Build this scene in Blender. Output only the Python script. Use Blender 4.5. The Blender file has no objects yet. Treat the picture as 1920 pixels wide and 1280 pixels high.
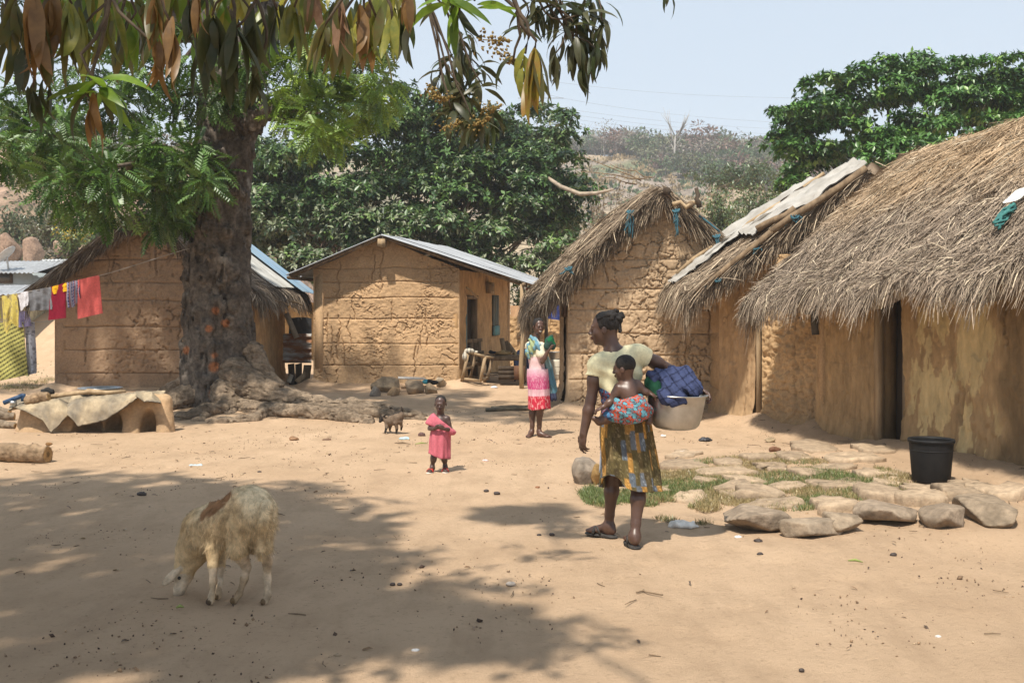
import bpy, math, random
import numpy as np
from mathutils import Vector, Matrix, Quaternion
random.seed(7)
RNG = np.random.default_rng(11)
scene = bpy.context.scene
C = scene.collection
F = 2000.0; CAMZ = 1.6; HOR = 575.0

# ------------------------------------------------------------------ camera, sky, sun, exposure
cam_data = bpy.data.cameras.new('camera')
cam = bpy.data.objects.new('camera', cam_data); C.objects.link(cam)
cam.location = (0, 0, CAMZ); cam.rotation_euler = (math.radians(90), 0, 0)
cam_data.sensor_width = 36.0; cam_data.lens = 36.0 * F / 1920.0
cam_data.shift_y = -65.0 / 1920.0
cam_data.clip_start = 0.05; cam_data.clip_end = 3000
scene.camera = cam

SUN_DIR = Vector((-0.20, -0.46, 0.865)).normalized()      # towards the sun
sun_el = math.asin(SUN_DIR.z); sun_rot = math.atan2(SUN_DIR.x, SUN_DIR.y)
world = bpy.data.worlds.new('World'); scene.world = world; world.use_nodes = True
wn = world.node_tree.nodes; wl = world.node_tree.links
sky = wn.new('ShaderNodeTexSky'); sky.sky_type = 'NISHITA'; sky.sun_disc = False
sky.sun_elevation = sun_el; sky.sun_rotation = sun_rot
sky.altitude = 0; sky.air_density = 1.0; sky.dust_density = 0.3; sky.ozone_density = 1.0
veil = wn.new('ShaderNodeMix'); veil.data_type = 'RGBA'; veil.inputs['Factor'].default_value = 0.70       # thin even dry-season haze over the whole sky
veil.inputs['B'].default_value = (6.8, 8.0, 9.3, 1); wl.new(sky.outputs[0], veil.inputs['A'])
wl.new(veil.outputs['Result'], wn['Background'].inputs[0]); wn['Background'].inputs[1].default_value = 0.080
sl = bpy.data.lights.new('sun', 'SUN'); sl.energy = 5.0; sl.angle = math.radians(1.4); sl.color = (1.0, 0.93, 0.82)
sun = bpy.data.objects.new('sun', sl); C.objects.link(sun); sun.location = (-10, -18, 46)
sun.rotation_euler = (-SUN_DIR).to_track_quat('-Z', 'Y').to_euler()
scene.view_settings.view_transform = 'Standard'; scene.view_settings.look = 'None'
scene.view_settings.exposure = 0.48; scene.view_settings.gamma = 1.0
scene.view_settings.use_curve_mapping = False
scene.cycles.max_bounces = 6; scene.cycles.diffuse_bounces = 2; scene.cycles.transmission_bounces = 3
scene.cycles.transparent_max_bounces = 6; scene.cycles.volume_bounces = 1
scene.cycles.use_denoising = True

# ------------------------------------------------------------------ helpers
def P(px, py, Y): return np.array(((px - 960) * Y / F, Y, CAMZ - (py - HOR) * Y / F))
def G(px, py):
    Y = CAMZ * F / (py - HOR); return np.array(((px - 960) * Y / F, Y, 0.0))
def A(*v): return np.array(v, float)
def nrm(v): v = np.asarray(v, float); return v / max(1e-9, np.linalg.norm(v))

def hsh(i, j, k=0, seed=0):
    i = np.asarray(i).astype(np.int64); j = np.asarray(j).astype(np.int64); k = np.asarray(k).astype(np.int64)
    n = (i * 374761393 + j * 668265263 + k * 2147483647 * 3 + seed * 1274126177) & 0xffffffff
    n = ((n ^ (n >> 13)) * 1274126177) & 0xffffffff
    n = ((n ^ (n >> 16)) * 2246822519) & 0xffffffff
    return ((n ^ (n >> 15)) & 0xffffff) / float(0xffffff)
def vn2(x, y, seed=0):
    x = np.asarray(x, float); y = np.asarray(y, float)
    i = np.floor(x); j = np.floor(y); u = x - i; v = y - j
    u = u * u * (3 - 2 * u); v = v * v * (3 - 2 * v)
    a = hsh(i, j, 0, seed); b = hsh(i + 1, j, 0, seed); c = hsh(i, j + 1, 0, seed); d = hsh(i + 1, j + 1, 0, seed)
    return (a + (b - a) * u) * (1 - v) + (c + (d - c) * u) * v
def fbm2(x, y, o=4, seed=0):
    s = 0; a = .5; t = 0
    for q in range(o):
        s = s + a * vn2(x * 2 ** q + 17 * q, y * 2 ** q - 9 * q, seed + q); t += a; a *= .5
    return s / t
def vn3(p, seed=0):
    i = np.floor(p); f = p - i; f = f * f * (3 - 2 * f); r = 0
    for dx in (0, 1):
        wx = f[..., 0] if dx else 1 - f[..., 0]
        for dy in (0, 1):
            wy = f[..., 1] if dy else 1 - f[..., 1]
            for dz in (0, 1):
                wz = f[..., 2] if dz else 1 - f[..., 2]
                r = r + wx * wy * wz * hsh(i[..., 0] + dx, i[..., 1] + dy, i[..., 2] + dz, seed)
    return r
def fbm3(p, o=3, seed=0):
    s = 0; a = .5; t = 0
    for q in range(o):
        s = s + a * vn3(p * 2 ** q + 13.7 * q, seed + q); t += a; a *= .5
    return s / t
def voro2(x, y, seed=0):
    """F1, F2-F1, cell hash"""
    i = np.floor(x); j = np.floor(y)
    f1 = np.full(x.shape, 9.); f2 = np.full(x.shape, 9.); cid = np.zeros(x.shape)
    for a in (-1, 0, 1):
        for b in (-1, 0, 1):
            px = i + a + .15 + .7 * hsh(i + a, j + b, 1, seed); py = j + b + .15 + .7 * hsh(i + a, j + b, 2, seed)
            d = np.hypot(px - x, py - y); nw = d < f1
            f2 = np.where(nw, f1, np.minimum(f2, d)); cid = np.where(nw, hsh(i + a, j + b, 3, seed), cid); f1 = np.where(nw, d, f1)
    return f1, f2 - f1, cid
def sst(a, b, x):
    t = np.clip((x - a) / (b - a), 0, 1); return t * t * (3 - 2 * t)

ORG = {}
def org(o): return ORG.get(o.name, np.zeros(3))
def tag(o, label=None, cat=None, group=None, kind=None):
    if label: o['label'] = label
    if cat: o['category'] = cat
    if group: o['group'] = group
    if kind: o['kind'] = kind
    return o
def thing(name, loc, label, cat, group=None):
    o = bpy.data.objects.new(name, None); C.objects.link(o); o.empty_display_size = .1
    o.location = loc; ORG[o.name] = np.array(loc, float)
    return tag(o, label, cat, group)
def obj(name, V, fac, m, parent=None, smooth=False, col=None, base=None, uv=None):
    """fac: (N,3)/(N,4) int array or list of such arrays; V world coordinates"""
    V = np.asarray(V, float)
    if isinstance(fac, np.ndarray): fac = [fac]
    fac = [np.asarray(f, np.int32) for f in fac if len(f)]
    o0 = org(parent) if parent is not None else (np.array(base, float) if base is not None else np.zeros(3))
    me = bpy.data.meshes.new(name)
    me.vertices.add(len(V)); me.vertices.foreach_set('co', (V - o0).astype(np.float32).ravel())
    li = np.concatenate([f.ravel() for f in fac]); ls = np.concatenate([np.full(len(f), f.shape[1]) for f in fac])
    me.loops.add(len(li)); me.loops.foreach_set('vertex_index', li.astype(np.int32))
    me.polygons.add(len(ls)); st = np.concatenate([[0], np.cumsum(ls)[:-1]])
    me.polygons.foreach_set('loop_start', st.astype(np.int32)); me.polygons.foreach_set('loop_total', ls.astype(np.int32))
    if smooth: me.polygons.foreach_set('use_smooth', np.ones(len(ls), bool))
    if col is not None:
        col = np.asarray(col, float)
        if col.shape[1] == 3: col = np.concatenate([col, np.ones((len(col), 1))], 1)
        at = me.color_attributes.new('col', 'FLOAT_COLOR', 'POINT'); at.data.foreach_set('color', col.astype(np.float32).ravel())
    me.update(calc_edges=True); me.validate()
    if m is not None: me.materials.append(m)
    o = bpy.data.objects.new(name, me); C.objects.link(o)
    if parent is not None: o.parent = parent
    else: o.location = o0
    ORG[o.name] = o0
    return o
def copy_of(o, parent, M):
    c = o.copy(); C.objects.link(c); c.parent = parent; c.matrix_local = M; return c

class MB:
    """collects simple shapes -> one mesh"""
    def __init__(s): s.v = []; s.q = []; s.t = []; s.c = []; s.n = 0
    def add(s, V, q=None, t=None, col=None):
        V = np.asarray(V, float)
        if q is not None and len(q): s.q.append(np.asarray(q) + s.n)
        if t is not None and len(t): s.t.append(np.asarray(t) + s.n)
        s.v.append(V); s.c.append(np.tile(np.asarray(col if col is not None else (1, 1, 1), float), (len(V), 1)) if col is None or np.ndim(col) == 1 else np.asarray(col)); s.n += len(V)
        return s
    def box(s, c, size, ax=None, jit=0, col=None, taper=1.0):
        """box with chamfered long look: centre, full size, axes rows"""
        ax = np.eye(3) if ax is None else np.asarray(ax)
        h = np.array(size) / 2; b = min(h) * .22
        V = []; 
        for z, k in ((-1, 1.0), (1, taper)):
            for sx, sy in ((-1, -1), (1, -1), (1, 1), (-1, 1)):
                V.append((sx * h[0] * k, sy * h[1] * k, z * h[2]))
        V = np.array(V); V += RNG.normal(0, 1, V.shape) * jit
        s.add(V @ ax + c, q=[(3, 2, 1, 0), (4, 5, 6, 7), (0, 1, 5, 4), (1, 2, 6, 5), (2, 3, 7, 6), (3, 0, 4, 7)], col=col)
        return s
    def tube(s, pts, rad, n=8, cap=True, col=None, wob=0):
        pts = np.asarray(pts, float); k = len(pts); rad = np.broadcast_to(np.asarray(rad, float), (k,))
        T = np.gradient(pts, axis=0); T /= np.linalg.norm(T, axis=1)[:, None] + 1e-9
        ref = A(0, 0, 1) if abs(T[0, 2]) < .9 else A(1, 0, 0)
        u = np.cross(T, ref); u /= np.linalg.norm(u, axis=1)[:, None] + 1e-9; w = np.cross(T, u)
        a = np.arange(n) / n * 2 * np.pi
        R = rad[:, None] * (1 + wob * RNG.normal(0, 1, (k, n)))
        V = pts[:, None] + R[..., None] * (np.cos(a)[None, :, None] * u[:, None] + np.sin(a)[None, :, None] * w[:, None])
        V = V.reshape(-1, 3); i = np.arange(k - 1)[:, None] * n; j = np.arange(n)[None]; j2 = (j + 1) % n
        q = np.stack([i + j, i + n + j, i + n + j2, i + j2], -1).reshape(-1, 4)
        t = []
        if cap:
            V = np.concatenate([V, pts[:1], pts[-1:]]); c0 = k * n; c1 = c0 + 1
            t = [(c0, jj, (jj + 1) % n) for jj in range(n)] + [(c1, (k - 1) * n + (jj + 1) % n, (k - 1) * n + jj) for jj in range(n)]
        s.add(V, q=q, t=t, col=col); return s
    def lathe(s, c, prof, n=24, ax=None, col=None):
        prof = np.asarray(prof, float); k = len(prof); a = np.arange(n) / n * 2 * np.pi
        V = np.stack([prof[:, :1] * np.cos(a), prof[:, :1] * np.sin(a), np.repeat(prof[:, 1:], n, 1)], -1).reshape(-1, 3)
        if ax is not None: V = V @ np.asarray(ax)
        i = np.arange(k - 1)[:, None] * n; j = np.arange(n)[None]; j2 = (j + 1) % n
        s.add(V + c, q=np.stack([i + j, i + j2, i + n + j2, i + n + j], -1).reshape(-1, 4), col=col); return s
    def arr(s): return np.concatenate(s.v), ([np.concatenate(s.q)] if s.q else []) + ([np.concatenate(s.t)] if s.t else []), np.concatenate(s.c)
    def build(s, name, m, parent=None, smooth=False, base=None):
        V, f, c = s.arr(); return obj(name, V, f, m, parent, smooth, c, base)
def grid_faces(nu, nv):
    i = np.arange(nu - 1)[:, None]; j = np.arange(nv - 1)[None]
    return np.stack([i * nv + j, (i + 1) * nv + j, (i + 1) * nv + j + 1, i * nv + j + 1], -1).reshape(-1, 4)

# ------------------------------------------------------------------ materials
MATS = {}
def mat(name, c1, c2=None, scale=6.0, rough=.9, bump=0.0, bscale=60.0, attr=False, var=.25, trans=0.0, spec=.25, metal=0.0, stretch=None, detail=8.0, rnd=0.0, bdist=.01, lo=.35, hi=.65, vor=0.0, sheen=0.0, side2=None):
    if name in MATS: return MATS[name]
    m = bpy.data.materials.new(name); m.use_nodes = True; N = m.node_tree.nodes; L = m.node_tree.links
    b = N['Principled BSDF']; out = N['Material Output']
    b.inputs['Roughness'].default_value = rough; b.inputs['Metallic'].default_value = metal; b.inputs['Specular IOR Level'].default_value = spec
    tc = N.new('ShaderNodeTexCoord'); vec = tc.outputs['Object']
    if stretch:
        mp = N.new('ShaderNodeMapping'); mp.inputs['Scale'].default_value = stretch; L.new(vec, mp.inputs[0]); vec = mp.outputs[0]
    nz = N.new('ShaderNodeTexNoise'); nz.inputs['Scale'].default_value = scale; nz.inputs['Detail'].default_value = detail; nz.inputs['Roughness'].default_value = .62
    L.new(vec, nz.inputs['Vector'])
    mr = N.new('ShaderNodeMapRange'); mr.inputs[1].default_value = lo; mr.inputs[2].default_value = hi; L.new(nz.outputs[0], mr.inputs[0])
    if attr:
        at = N.new('ShaderNodeAttribute'); at.attribute_name = 'col'
        sc = N.new('ShaderNodeMapRange'); sc.inputs[3].default_value = 1 - var; sc.inputs[4].default_value = 1 + var; L.new(mr.outputs[0], sc.inputs[0])
        mx = N.new('ShaderNodeVectorMath'); mx.operation = 'SCALE'; L.new(at.outputs['Color'], mx.inputs[0]); L.new(sc.outputs[0], mx.inputs['Scale']); colr = mx.outputs[0]
    else:
        c2 = c2 or tuple(x * .7 for x in c1)
        mx = N.new('ShaderNodeMix'); mx.data_type = 'RGBA'; mx.inputs['A'].default_value = (*c1, 1); mx.inputs['B'].default_value = (*c2, 1)
        L.new(mr.outputs[0], mx.inputs['Factor']); colr = mx.outputs['Result']
    if rnd:
        oi = N.new('ShaderNodeObjectInfo'); r2 = N.new('ShaderNodeMapRange'); r2.inputs[3].default_value = 1 - rnd; r2.inputs[4].default_value = 1 + rnd
        L.new(oi.outputs['Random'], r2.inputs[0]); vm = N.new('ShaderNodeVectorMath'); vm.operation = 'SCALE'; L.new(colr, vm.inputs[0]); L.new(r2.outputs[0], vm.inputs['Scale']); colr = vm.outputs[0]
    L.new(colr, b.inputs['Base Color'])
    if bump:
        n2 = N.new('ShaderNodeTexNoise'); n2.inputs['Scale'].default_value = bscale; n2.inputs['Detail'].default_value = 6; n2.inputs['Roughness'].default_value = .65; L.new(vec, n2.inputs['Vector'])
        bp = N.new('ShaderNodeBump'); bp.inputs['Strength'].default_value = bump; bp.inputs['Distance'].default_value = bdist
        L.new(n2.outputs[0], bp.inputs['Height']); L.new(bp.outputs[0], b.inputs['Normal'])
    if trans:
        tr = N.new('ShaderNodeBsdfTranslucent'); ms = N.new('ShaderNodeMixShader'); ms.inputs[0].default_value = trans
        L.new(colr, tr.inputs[0]); L.new(b.outputs[0], ms.inputs[1]); L.new(tr.outputs[0], ms.inputs[2]); L.new(ms.outputs[0], out.inputs[0])
    MATS[name] = m; return m

# ------------------------------------------------------------------ implicit surfaces (bodies, trunks, stones)
class SDF:
    def __init__(s): s.p = []
    def cone(s, a, b, ra, rb, k=.02, col=None, op='u'): s.p.append(('c', np.asarray(a, float), np.asarray(b, float), ra, rb, k, col, op)); return s
    def ell(s, c, r, ax=None, k=.02, col=None, op='u'):
        s.p.append(('e', np.asarray(c, float), np.asarray(r, float), np.eye(3) if ax is None else np.asarray(ax, float), None, k, col, op)); return s
    def chain(s, pts, rad, k=.02, col=None):
        for i in range(len(pts) - 1): s.cone(pts[i], pts[i + 1], rad[i], rad[i + 1], k, col)
        return s
    def box(s):
        lo = np.full(3, 1e9); hi = -lo
        for q in s.p:
            if q[7] != 'u': continue
            l, h = s.pb(q); lo = np.minimum(lo, l); hi = np.maximum(hi, h)
        return lo, hi
    @staticmethod
    def pb(q):
        if q[0] == 'c':
            a, b, ra, rb = q[1:5]; return np.minimum(a - ra, b - rb), np.maximum(a + ra, b + rb)
        c, r, ax = q[1:4]; e = np.sqrt(((ax * r[:, None]) ** 2).sum(0)); return c - e, c + e
    @staticmethod
    def ev(q, p):
        if q[0] == 'c':
            a, b, ra, rb = q[1:5]; ba = b - a; pa = p - a
            t = np.clip((pa @ ba) / max(1e-12, ba @ ba), 0, 1)
            return np.sqrt(((pa - t[..., None] * ba) ** 2).sum(-1)) - (ra + (rb - ra) * t)
        c, r, ax = q[1:4]; l = (p - c) @ ax.T
        k0 = np.sqrt(((l / r) ** 2).sum(-1)); k1 = np.sqrt(((l / r ** 2) ** 2).sum(-1)) + 1e-9
        return k0 * (k0 - 1) / k1
    def mesh(s, h, mod=None, clip=None, shell=0, infl=0, pad=None, cut=None):
        lo, hi = s.box(); pad = pad if pad is not None else 3 * h + infl + .02; lo = lo - pad; hi = hi + pad
        n = np.ceil((hi - lo) / h).astype(int) + 1
        ax = [lo[i] + h * np.arange(n[i]) for i in range(3)]
        D = np.full(n, .5, np.float32)
        for q in s.p:
            l, hh = s.pb(q); k = q[5]; mg = k + 3 * h + infl + .01
            i0 = np.maximum(0, np.floor((l - mg - lo) / h).astype(int)); i1 = np.minimum(n, np.ceil((hh + mg - lo) / h).astype(int) + 1)
            if (i1 <= i0).any(): continue
            g = np.stack(np.meshgrid(*[ax[i][i0[i]:i1[i]] for i in range(3)], indexing='ij'), -1)
            d = s.ev(q, g); sl_ = tuple(slice(i0[i], i1[i]) for i in range(3)); o = D[sl_]
            if q[7] == 'u': t = np.maximum(k - np.abs(o - d), 0) / max(k, 1e-6); D[sl_] = np.minimum(o, d) - t * t * k * .25
            else: t = np.maximum(k - np.abs(o + d), 0) / max(k, 1e-6); D[sl_] = np.maximum(o, -d) + t * t * k * .25
        D -= infl
        band = np.abs(D) < max(.06, shell + .03, 4 * h); I = np.nonzero(band)
        p = np.stack([ax[i][I[i]] for i in range(3)], -1); v = D[I]
        if mod is not None: v = v + mod(p)
        if shell: v = np.maximum(v, -(v + shell))
        if clip is not None: v = np.maximum(v, clip(p))
        D[I] = v
        if shell or clip is not None: D[(D < 0) & ~band] = .5 if shell else D[(D < 0) & ~band]
        if clip is not None and not shell:
            J = np.nonzero((D < 0) & ~band)
            if len(J[0]):
                pj = np.stack([ax[i][J[i]] for i in range(3)], -1); D[J] = np.maximum(D[J], clip(pj))
        return snets(D, lo, h)
    def colors(s, V, default):
        c = np.tile(np.asarray(default, float), (len(V), 1)); best = np.full(len(V), 1e9)
        for q in s.p:
            if q[7] != 'u': continue
            d = s.ev(q, V); m = d < best; best = np.where(m, d, best)
            c[m] = q[6] if q[6] is not None else default
        return c
def snets(D, lo, h):
    ins = D < 0; cnt = np.zeros(np.array(D.shape) - 1, np.int8)
    cs = [(a, b, c) for a in (0, 1) for b in (0, 1) for c in (0, 1)]
    for a, b, c in cs: cnt += ins[a:ins.shape[0] - 1 + a, b:ins.shape[1] - 1 + b, c:ins.shape[2] - 1 + c]
    I, J, K = np.nonzero((cnt > 0) & (cnt < 8)); n = len(I)
    pos = np.zeros((n, 3)); num = np.zeros(n)
    for a in cs:
        for b in cs:
            if sum(b) - sum(a) == 1 and all(y >= x for x, y in zip(a, b)):
                da = D[I + a[0], J + a[1], K + a[2]]; db = D[I + b[0], J + b[1], K + b[2]]; m = (da < 0) != (db < 0)
                t = np.where(m, da / np.where(m, da - db, 1), 0)
                pos += np.where(m[:, None], np.array(a) + t[:, None] * (np.array(b) - np.array(a)), 0); num += m
    V = lo + h * (np.stack([I, J, K], -1) + pos / num[:, None])
    ID = np.full(cnt.shape, -1, np.int32); ID[I, J, K] = np.arange(n)
    Q = []
    x = ins
    i, j, k = np.nonzero(x[:-1, 1:-1, 1:-1] != x[1:, 1:-1, 1:-1]); j += 1; k += 1
    Q.append((np.stack([ID[i, j - 1, k - 1], ID[i, j, k - 1], ID[i, j, k], ID[i, j - 1, k]], -1), x[i, j, k]))
    i, j, k = np.nonzero(x[1:-1, :-1, 1:-1] != x[1:-1, 1:, 1:-1]); i += 1; k += 1
    Q.append((np.stack([ID[i - 1, j, k - 1], ID[i - 1, j, k], ID[i, j, k], ID[i, j, k - 1]], -1), x[i, j, k]))
    i, j, k = np.nonzero(x[1:-1, 1:-1, :-1] != x[1:-1, 1:-1, 1:]); i += 1; j += 1
    Q.append((np.stack([ID[i - 1, j - 1, k], ID[i, j - 1, k], ID[i, j, k], ID[i - 1, j, k]], -1), x[i, j, k]))
    F_ = np.concatenate([np.where(f[:, None], q, q[:, ::-1]) for q, f in Q])
    return V, F_
# ------------------------------------------------------------------ wall lines (also used to bank the earth up against them)
WALLS = {  # name: list of (left, right) base points, seen from outside
    'h1': [((-8.66, 20.2), (-4.93, 20.25)), ((-4.93, 20.25), (-4.98, 23.4)), ((-4.98, 23.4), (-8.66, 23.4)), ((-8.66, 23.4), (-8.66, 20.2))],
    'h2': [((-4.05, 21.75), (-1.06, 21.45)), ((-1.06, 21.45), (-0.05, 25.9)), ((-0.05, 25.9), (-3.1, 26.2)), ((-3.1, 26.2), (-4.05, 21.75))],
    'h3': [((0.84, 16.1), (3.70, 15.9)), ((3.70, 15.9), (3.75, 19.2)), ((3.75, 19.2), (0.86, 19.3)), ((0.86, 19.3), (0.84, 16.1))],
    'h4': [((2.98, 15.35), (3.36, 14.35)), ((3.36, 14.35), (3.86, 13.35))],
    'h5': [((3.74, 13.12), (4.62, 8.1)), ((4.62, 8.1), (7.4, 8.4)), ((7.4, 8.4), (7.1, 13.6)), ((7.1, 13.6), (3.74, 13.12))],
}
SEGS = [np.array(w) for k in ('h1', 'h2', 'h3', 'h4', 'h5') for w in WALLS[k]]
def segdist(x, y, a, b):
    ab = b - a; t = np.clip(((x - a[0]) * ab[0] + (y - a[1]) * ab[1]) / (ab @ ab), 0, 1)
    return np.hypot(x - a[0] - t * ab[0], y - a[1] - t * ab[1])
def pave(x, y):      # the slightly raised stone apron before the right-hand hut
    a = sst(1.0, 1.9, x - (0.35 * (y - 7.2) * 0)) * sst(6.65, 7.3, y + .25 * np.clip(2.8 - x, 0, 2)) * (1 - sst(10.8, 12.6, y))
    return a * sst(1.5, 4.0, x + .25 * (y - 8))
def gz(x, y):
    x = np.asarray(x, float); y = np.asarray(y, float)
    z = .05 * (fbm2(x * .22 + 3, y * .22, 3, 5) - .5) + .022 * (fbm2(x * .9, y * .9, 3, 9) - .5)
    z = z * sst(.0, 2.0, np.hypot(x, y))
    z = z + .15 * np.exp(-(((x + 4.2) / 1.7) ** 2 + ((y - 16.4) / 1.1) ** 2)) + .05 * np.exp(-(((x + 3.0) / 2.2) ** 2 + ((y - 16.0) / .8) ** 2))
    z = z + .13 * pave(x, y)
    for s in SEGS:
        d = segdist(x, y, s[0], s[1]); z = z + .085 * np.exp(-(d / .28) ** 2)
    z = z + 1.5 * sst(24.5, 31, y) * sst(7.5, 10.5, -x) * (1 - sst(34, 60, y) * .3)
    z = z + .35 * sst(24, 40, y)
    return z
def gp(px, py):       # ground point under a pixel, on the real relief
    Y = CAMZ * F / (py - HOR)
    for _ in range(6):
        X = (px - 960) * Y / F; Y = (CAMZ - float(gz(X, Y))) * F / (py - HOR)
    X = (px - 960) * Y / F
    return A(X, Y, float(gz(X, Y)))
def on(x, y, dz=0): return A(x, y, float(gz(x, y)) + dz)

def axis_pts(lo, d0, d1, hi, step, grow=1.12):
    mid = np.arange(d0, d1 + 1e-6, step); r = []; s = step; x = d1
    while x < hi: s *= grow; x += s; r.append(x)
    l = []; s = step; x = d0
    while x > lo: s *= grow; x -= s; l.append(x)
    return np.array(l[::-1] + list(mid) + r)
def ground_material():
    m = bpy.data.materials.new('sandy_earth'); m.use_nodes = True; N = m.node_tree.nodes; L = m.node_tree.links; b = N['Principled BSDF']
    b.inputs['Roughness'].default_value = .95; b.inputs['Specular IOR Level'].default_value = .12
    tc = N.new('ShaderNodeTexCoord')
    def noise(sc, det, rough=.6, st=None):
        n = N.new('ShaderNodeTexNoise'); n.inputs['Scale'].default_value = sc; n.inputs['Detail'].default_value = det; n.inputs['Roughness'].default_value = rough
        v = tc.outputs['Object']
        if st:
            mp = N.new('ShaderNodeMapping'); mp.inputs['Scale'].default_value = st; L.new(v, mp.inputs[0]); v = mp.outputs[0]
        L.new(v, n.inputs['Vector']); return n.outputs[0]
    def ramp(src, lo, hi):
        r = N.new('ShaderNodeMapRange'); r.inputs[1].default_value = lo; r.inputs[2].default_value = hi; L.new(src, r.inputs[0]); return r.outputs[0]
    def mix(f, a, c2):
        x = N.new('ShaderNodeMix'); x.data_type = 'RGBA'; L.new(f, x.inputs['Factor'])
        for s, v in (('A', a), ('B', c2)):
            if isinstance(v, tuple): x.inputs[s].default_value = (*v, 1)
            else: L.new(v, x.inputs[s])
        return x.outputs['Result']
    c = mix(ramp(noise(.55, 5), .35, .65), (.630, .448, .294), (.532, .368, .234))
    c = mix(ramp(noise(3.0, 6, .65, (1, .45, 1)), .46, .72), c, (.462, .320, .204))
    c = mix(ramp(noise(26, 5, .7), .56, .74), c, (.400, .275, .172))
    c = mix(ramp(noise(110, 3, .7), .60, .78), c, (.60, .43, .27))
    c = mix(ramp(noise(60, 5, .75), .655, .74), c, (.21, .135, .085))
    L.new(c, b.inputs['Base Color'])
    h = N.new('ShaderNodeMath'); h.operation = 'MULTIPLY_ADD'; L.new(noise(16, 10, .78), h.inputs[0]); h.inputs[1].default_value = 2.2; L.new(noise(120, 4, .75), h.inputs[2])
    bp = N.new('ShaderNodeBump'); bp.inputs['Strength'].default_value = .9; bp.inputs['Distance'].default_value = .017; L.new(h.outputs[0], bp.inputs['Height']); L.new(bp.outputs[0], b.inputs['Normal'])
    return m
xs = axis_pts(-500, -9.5, 7.5, 500, .05); ys = axis_pts(-60, 2.6, 17.0, 600, .042, 1.05)
GX, GY = np.meshgrid(xs, ys, indexing='ij')
gf = .030 * (fbm2(GX * 2.6, GY * 2.6, 4, 31) - .5) - .014 * sst(.22, .12, voro2(GX * 2.2, GY * 2.2, 6)[0]) * sst(.45, .6, fbm2(GX * .5, GY * .5, 2, 15)) + .012 * (np.abs(fbm2(GX * 6, GY * 6, 3, 41) - .5) * -2 + .3) * sst(.42, .6, fbm2(GX * .7, GY * .7, 2, 77))
gf = gf * (1 - sst(22, 40, GY)) * (np.abs(GX) < 14)
GZ = gz(GX, GY) + gf
ground = obj('ground', np.stack([GX, GY, GZ], -1).reshape(-1, 3), grid_faces(len(xs), len(ys)), ground_material(), smooth=True)
tag(ground, kind='structure')

# ------------------------------------------------------------------ hills behind the village
def hillz(x, y):
    ridge = 33.2 - .046 * np.clip(x - 8, 0, 200) + 2.0 * (fbm2(x * .03 + 7, y * .03, 3, 3) - .5)
    t = sst(50, 235, y + 14 * (fbm2(x * .02, y * .02, 2, 8) - .5))
    z = ridge * (t ** 1.25) + 1.8 * (fbm2(x * .09, y * .09, 4, 12) - .5) * sst(50, 80, y)
    z = z - .06 * np.clip(y - 250, 0, 400)
    return z
hx = np.linspace(-260, 300, 300); hy = np.concatenate([np.linspace(46, 250, 200), np.linspace(255, 540, 30)])
HX, HY = np.meshgrid(hx, hy, indexing='ij'); HZ = hillz(HX, HY) - .6 * (1 - sst(46, 60, HY))
HZ += .5 * (fbm2(HX * .5, HY * .5, 3, 22) - .5)
hcol = np.zeros(HX.shape + (3,))
pn = fbm2(HX * .045, HY * .03, 4, 51); pn2 = fbm2(HX * .3, HY * .3, 3, 52)
ca = A(.33, .255, .165); cb = A(.21, .17, .135); cc = A(.13, .14, .075); cd = A(.27, .22, .18)
w1 = sst(.42, .60, pn)[..., None]; hcol[:] = ca * (1 - w1) + cb * w1
w2 = sst(.58, .7, pn2)[..., None]; hcol = hcol * (1 - w2) + cd * w2
w3 = sst(.60, .72, fbm2(HX * .06 + 40, HY * .06, 3, 61))[..., None]; hcol = hcol * (1 - w3) + cc * w3
hill = obj('hill', np.stack([HX, HY, HZ], -1).reshape(-1, 3), grid_faces(len(hx), len(hy)), mat('hill_scrub', (1, 1, 1), attr=True, var=.35, scale=.9, bump=.6, bscale=2.0, bdist=.6), smooth=True, col=hcol.reshape(-1, 3)); tag(hill, kind='structure')

def lhz(x, y):
    t = sst(31, 62, y) * sst(8, 20, -x + .10 * (y - 30))
    return (11.0 * t * (1 + .25 * (fbm2(x * .06, y * .06, 3, 71) - .5)) + 1.3 * t * (np.abs(fbm2(x * .25, y * .25, 4, 72) - .5) * 4 - .5)) - .35
lx = np.linspace(-75, -6, 200); ly = np.linspace(29, 90, 160); LX, LY = np.meshgrid(lx, ly, indexing='ij'); LZ = lhz(LX, LY) + .3
rk = sst(.45, .58, fbm2(LX * .18 + 5, LY * .18, 4, 74))[..., None]
lcol = A(.30, .205, .15) * rk + A(.12, .115, .06) * (1 - rk)
tag(obj('rocky_hillside', np.stack([LX, LY, LZ], -1).reshape(-1, 3), grid_faces(len(lx), len(ly)), mat('hillside_rock', (1, 1, 1), attr=True, var=.4, scale=1.2, bump=.8, bscale=1.6, bdist=.5), col=lcol.reshape(-1, 3)), kind='structure')
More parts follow.
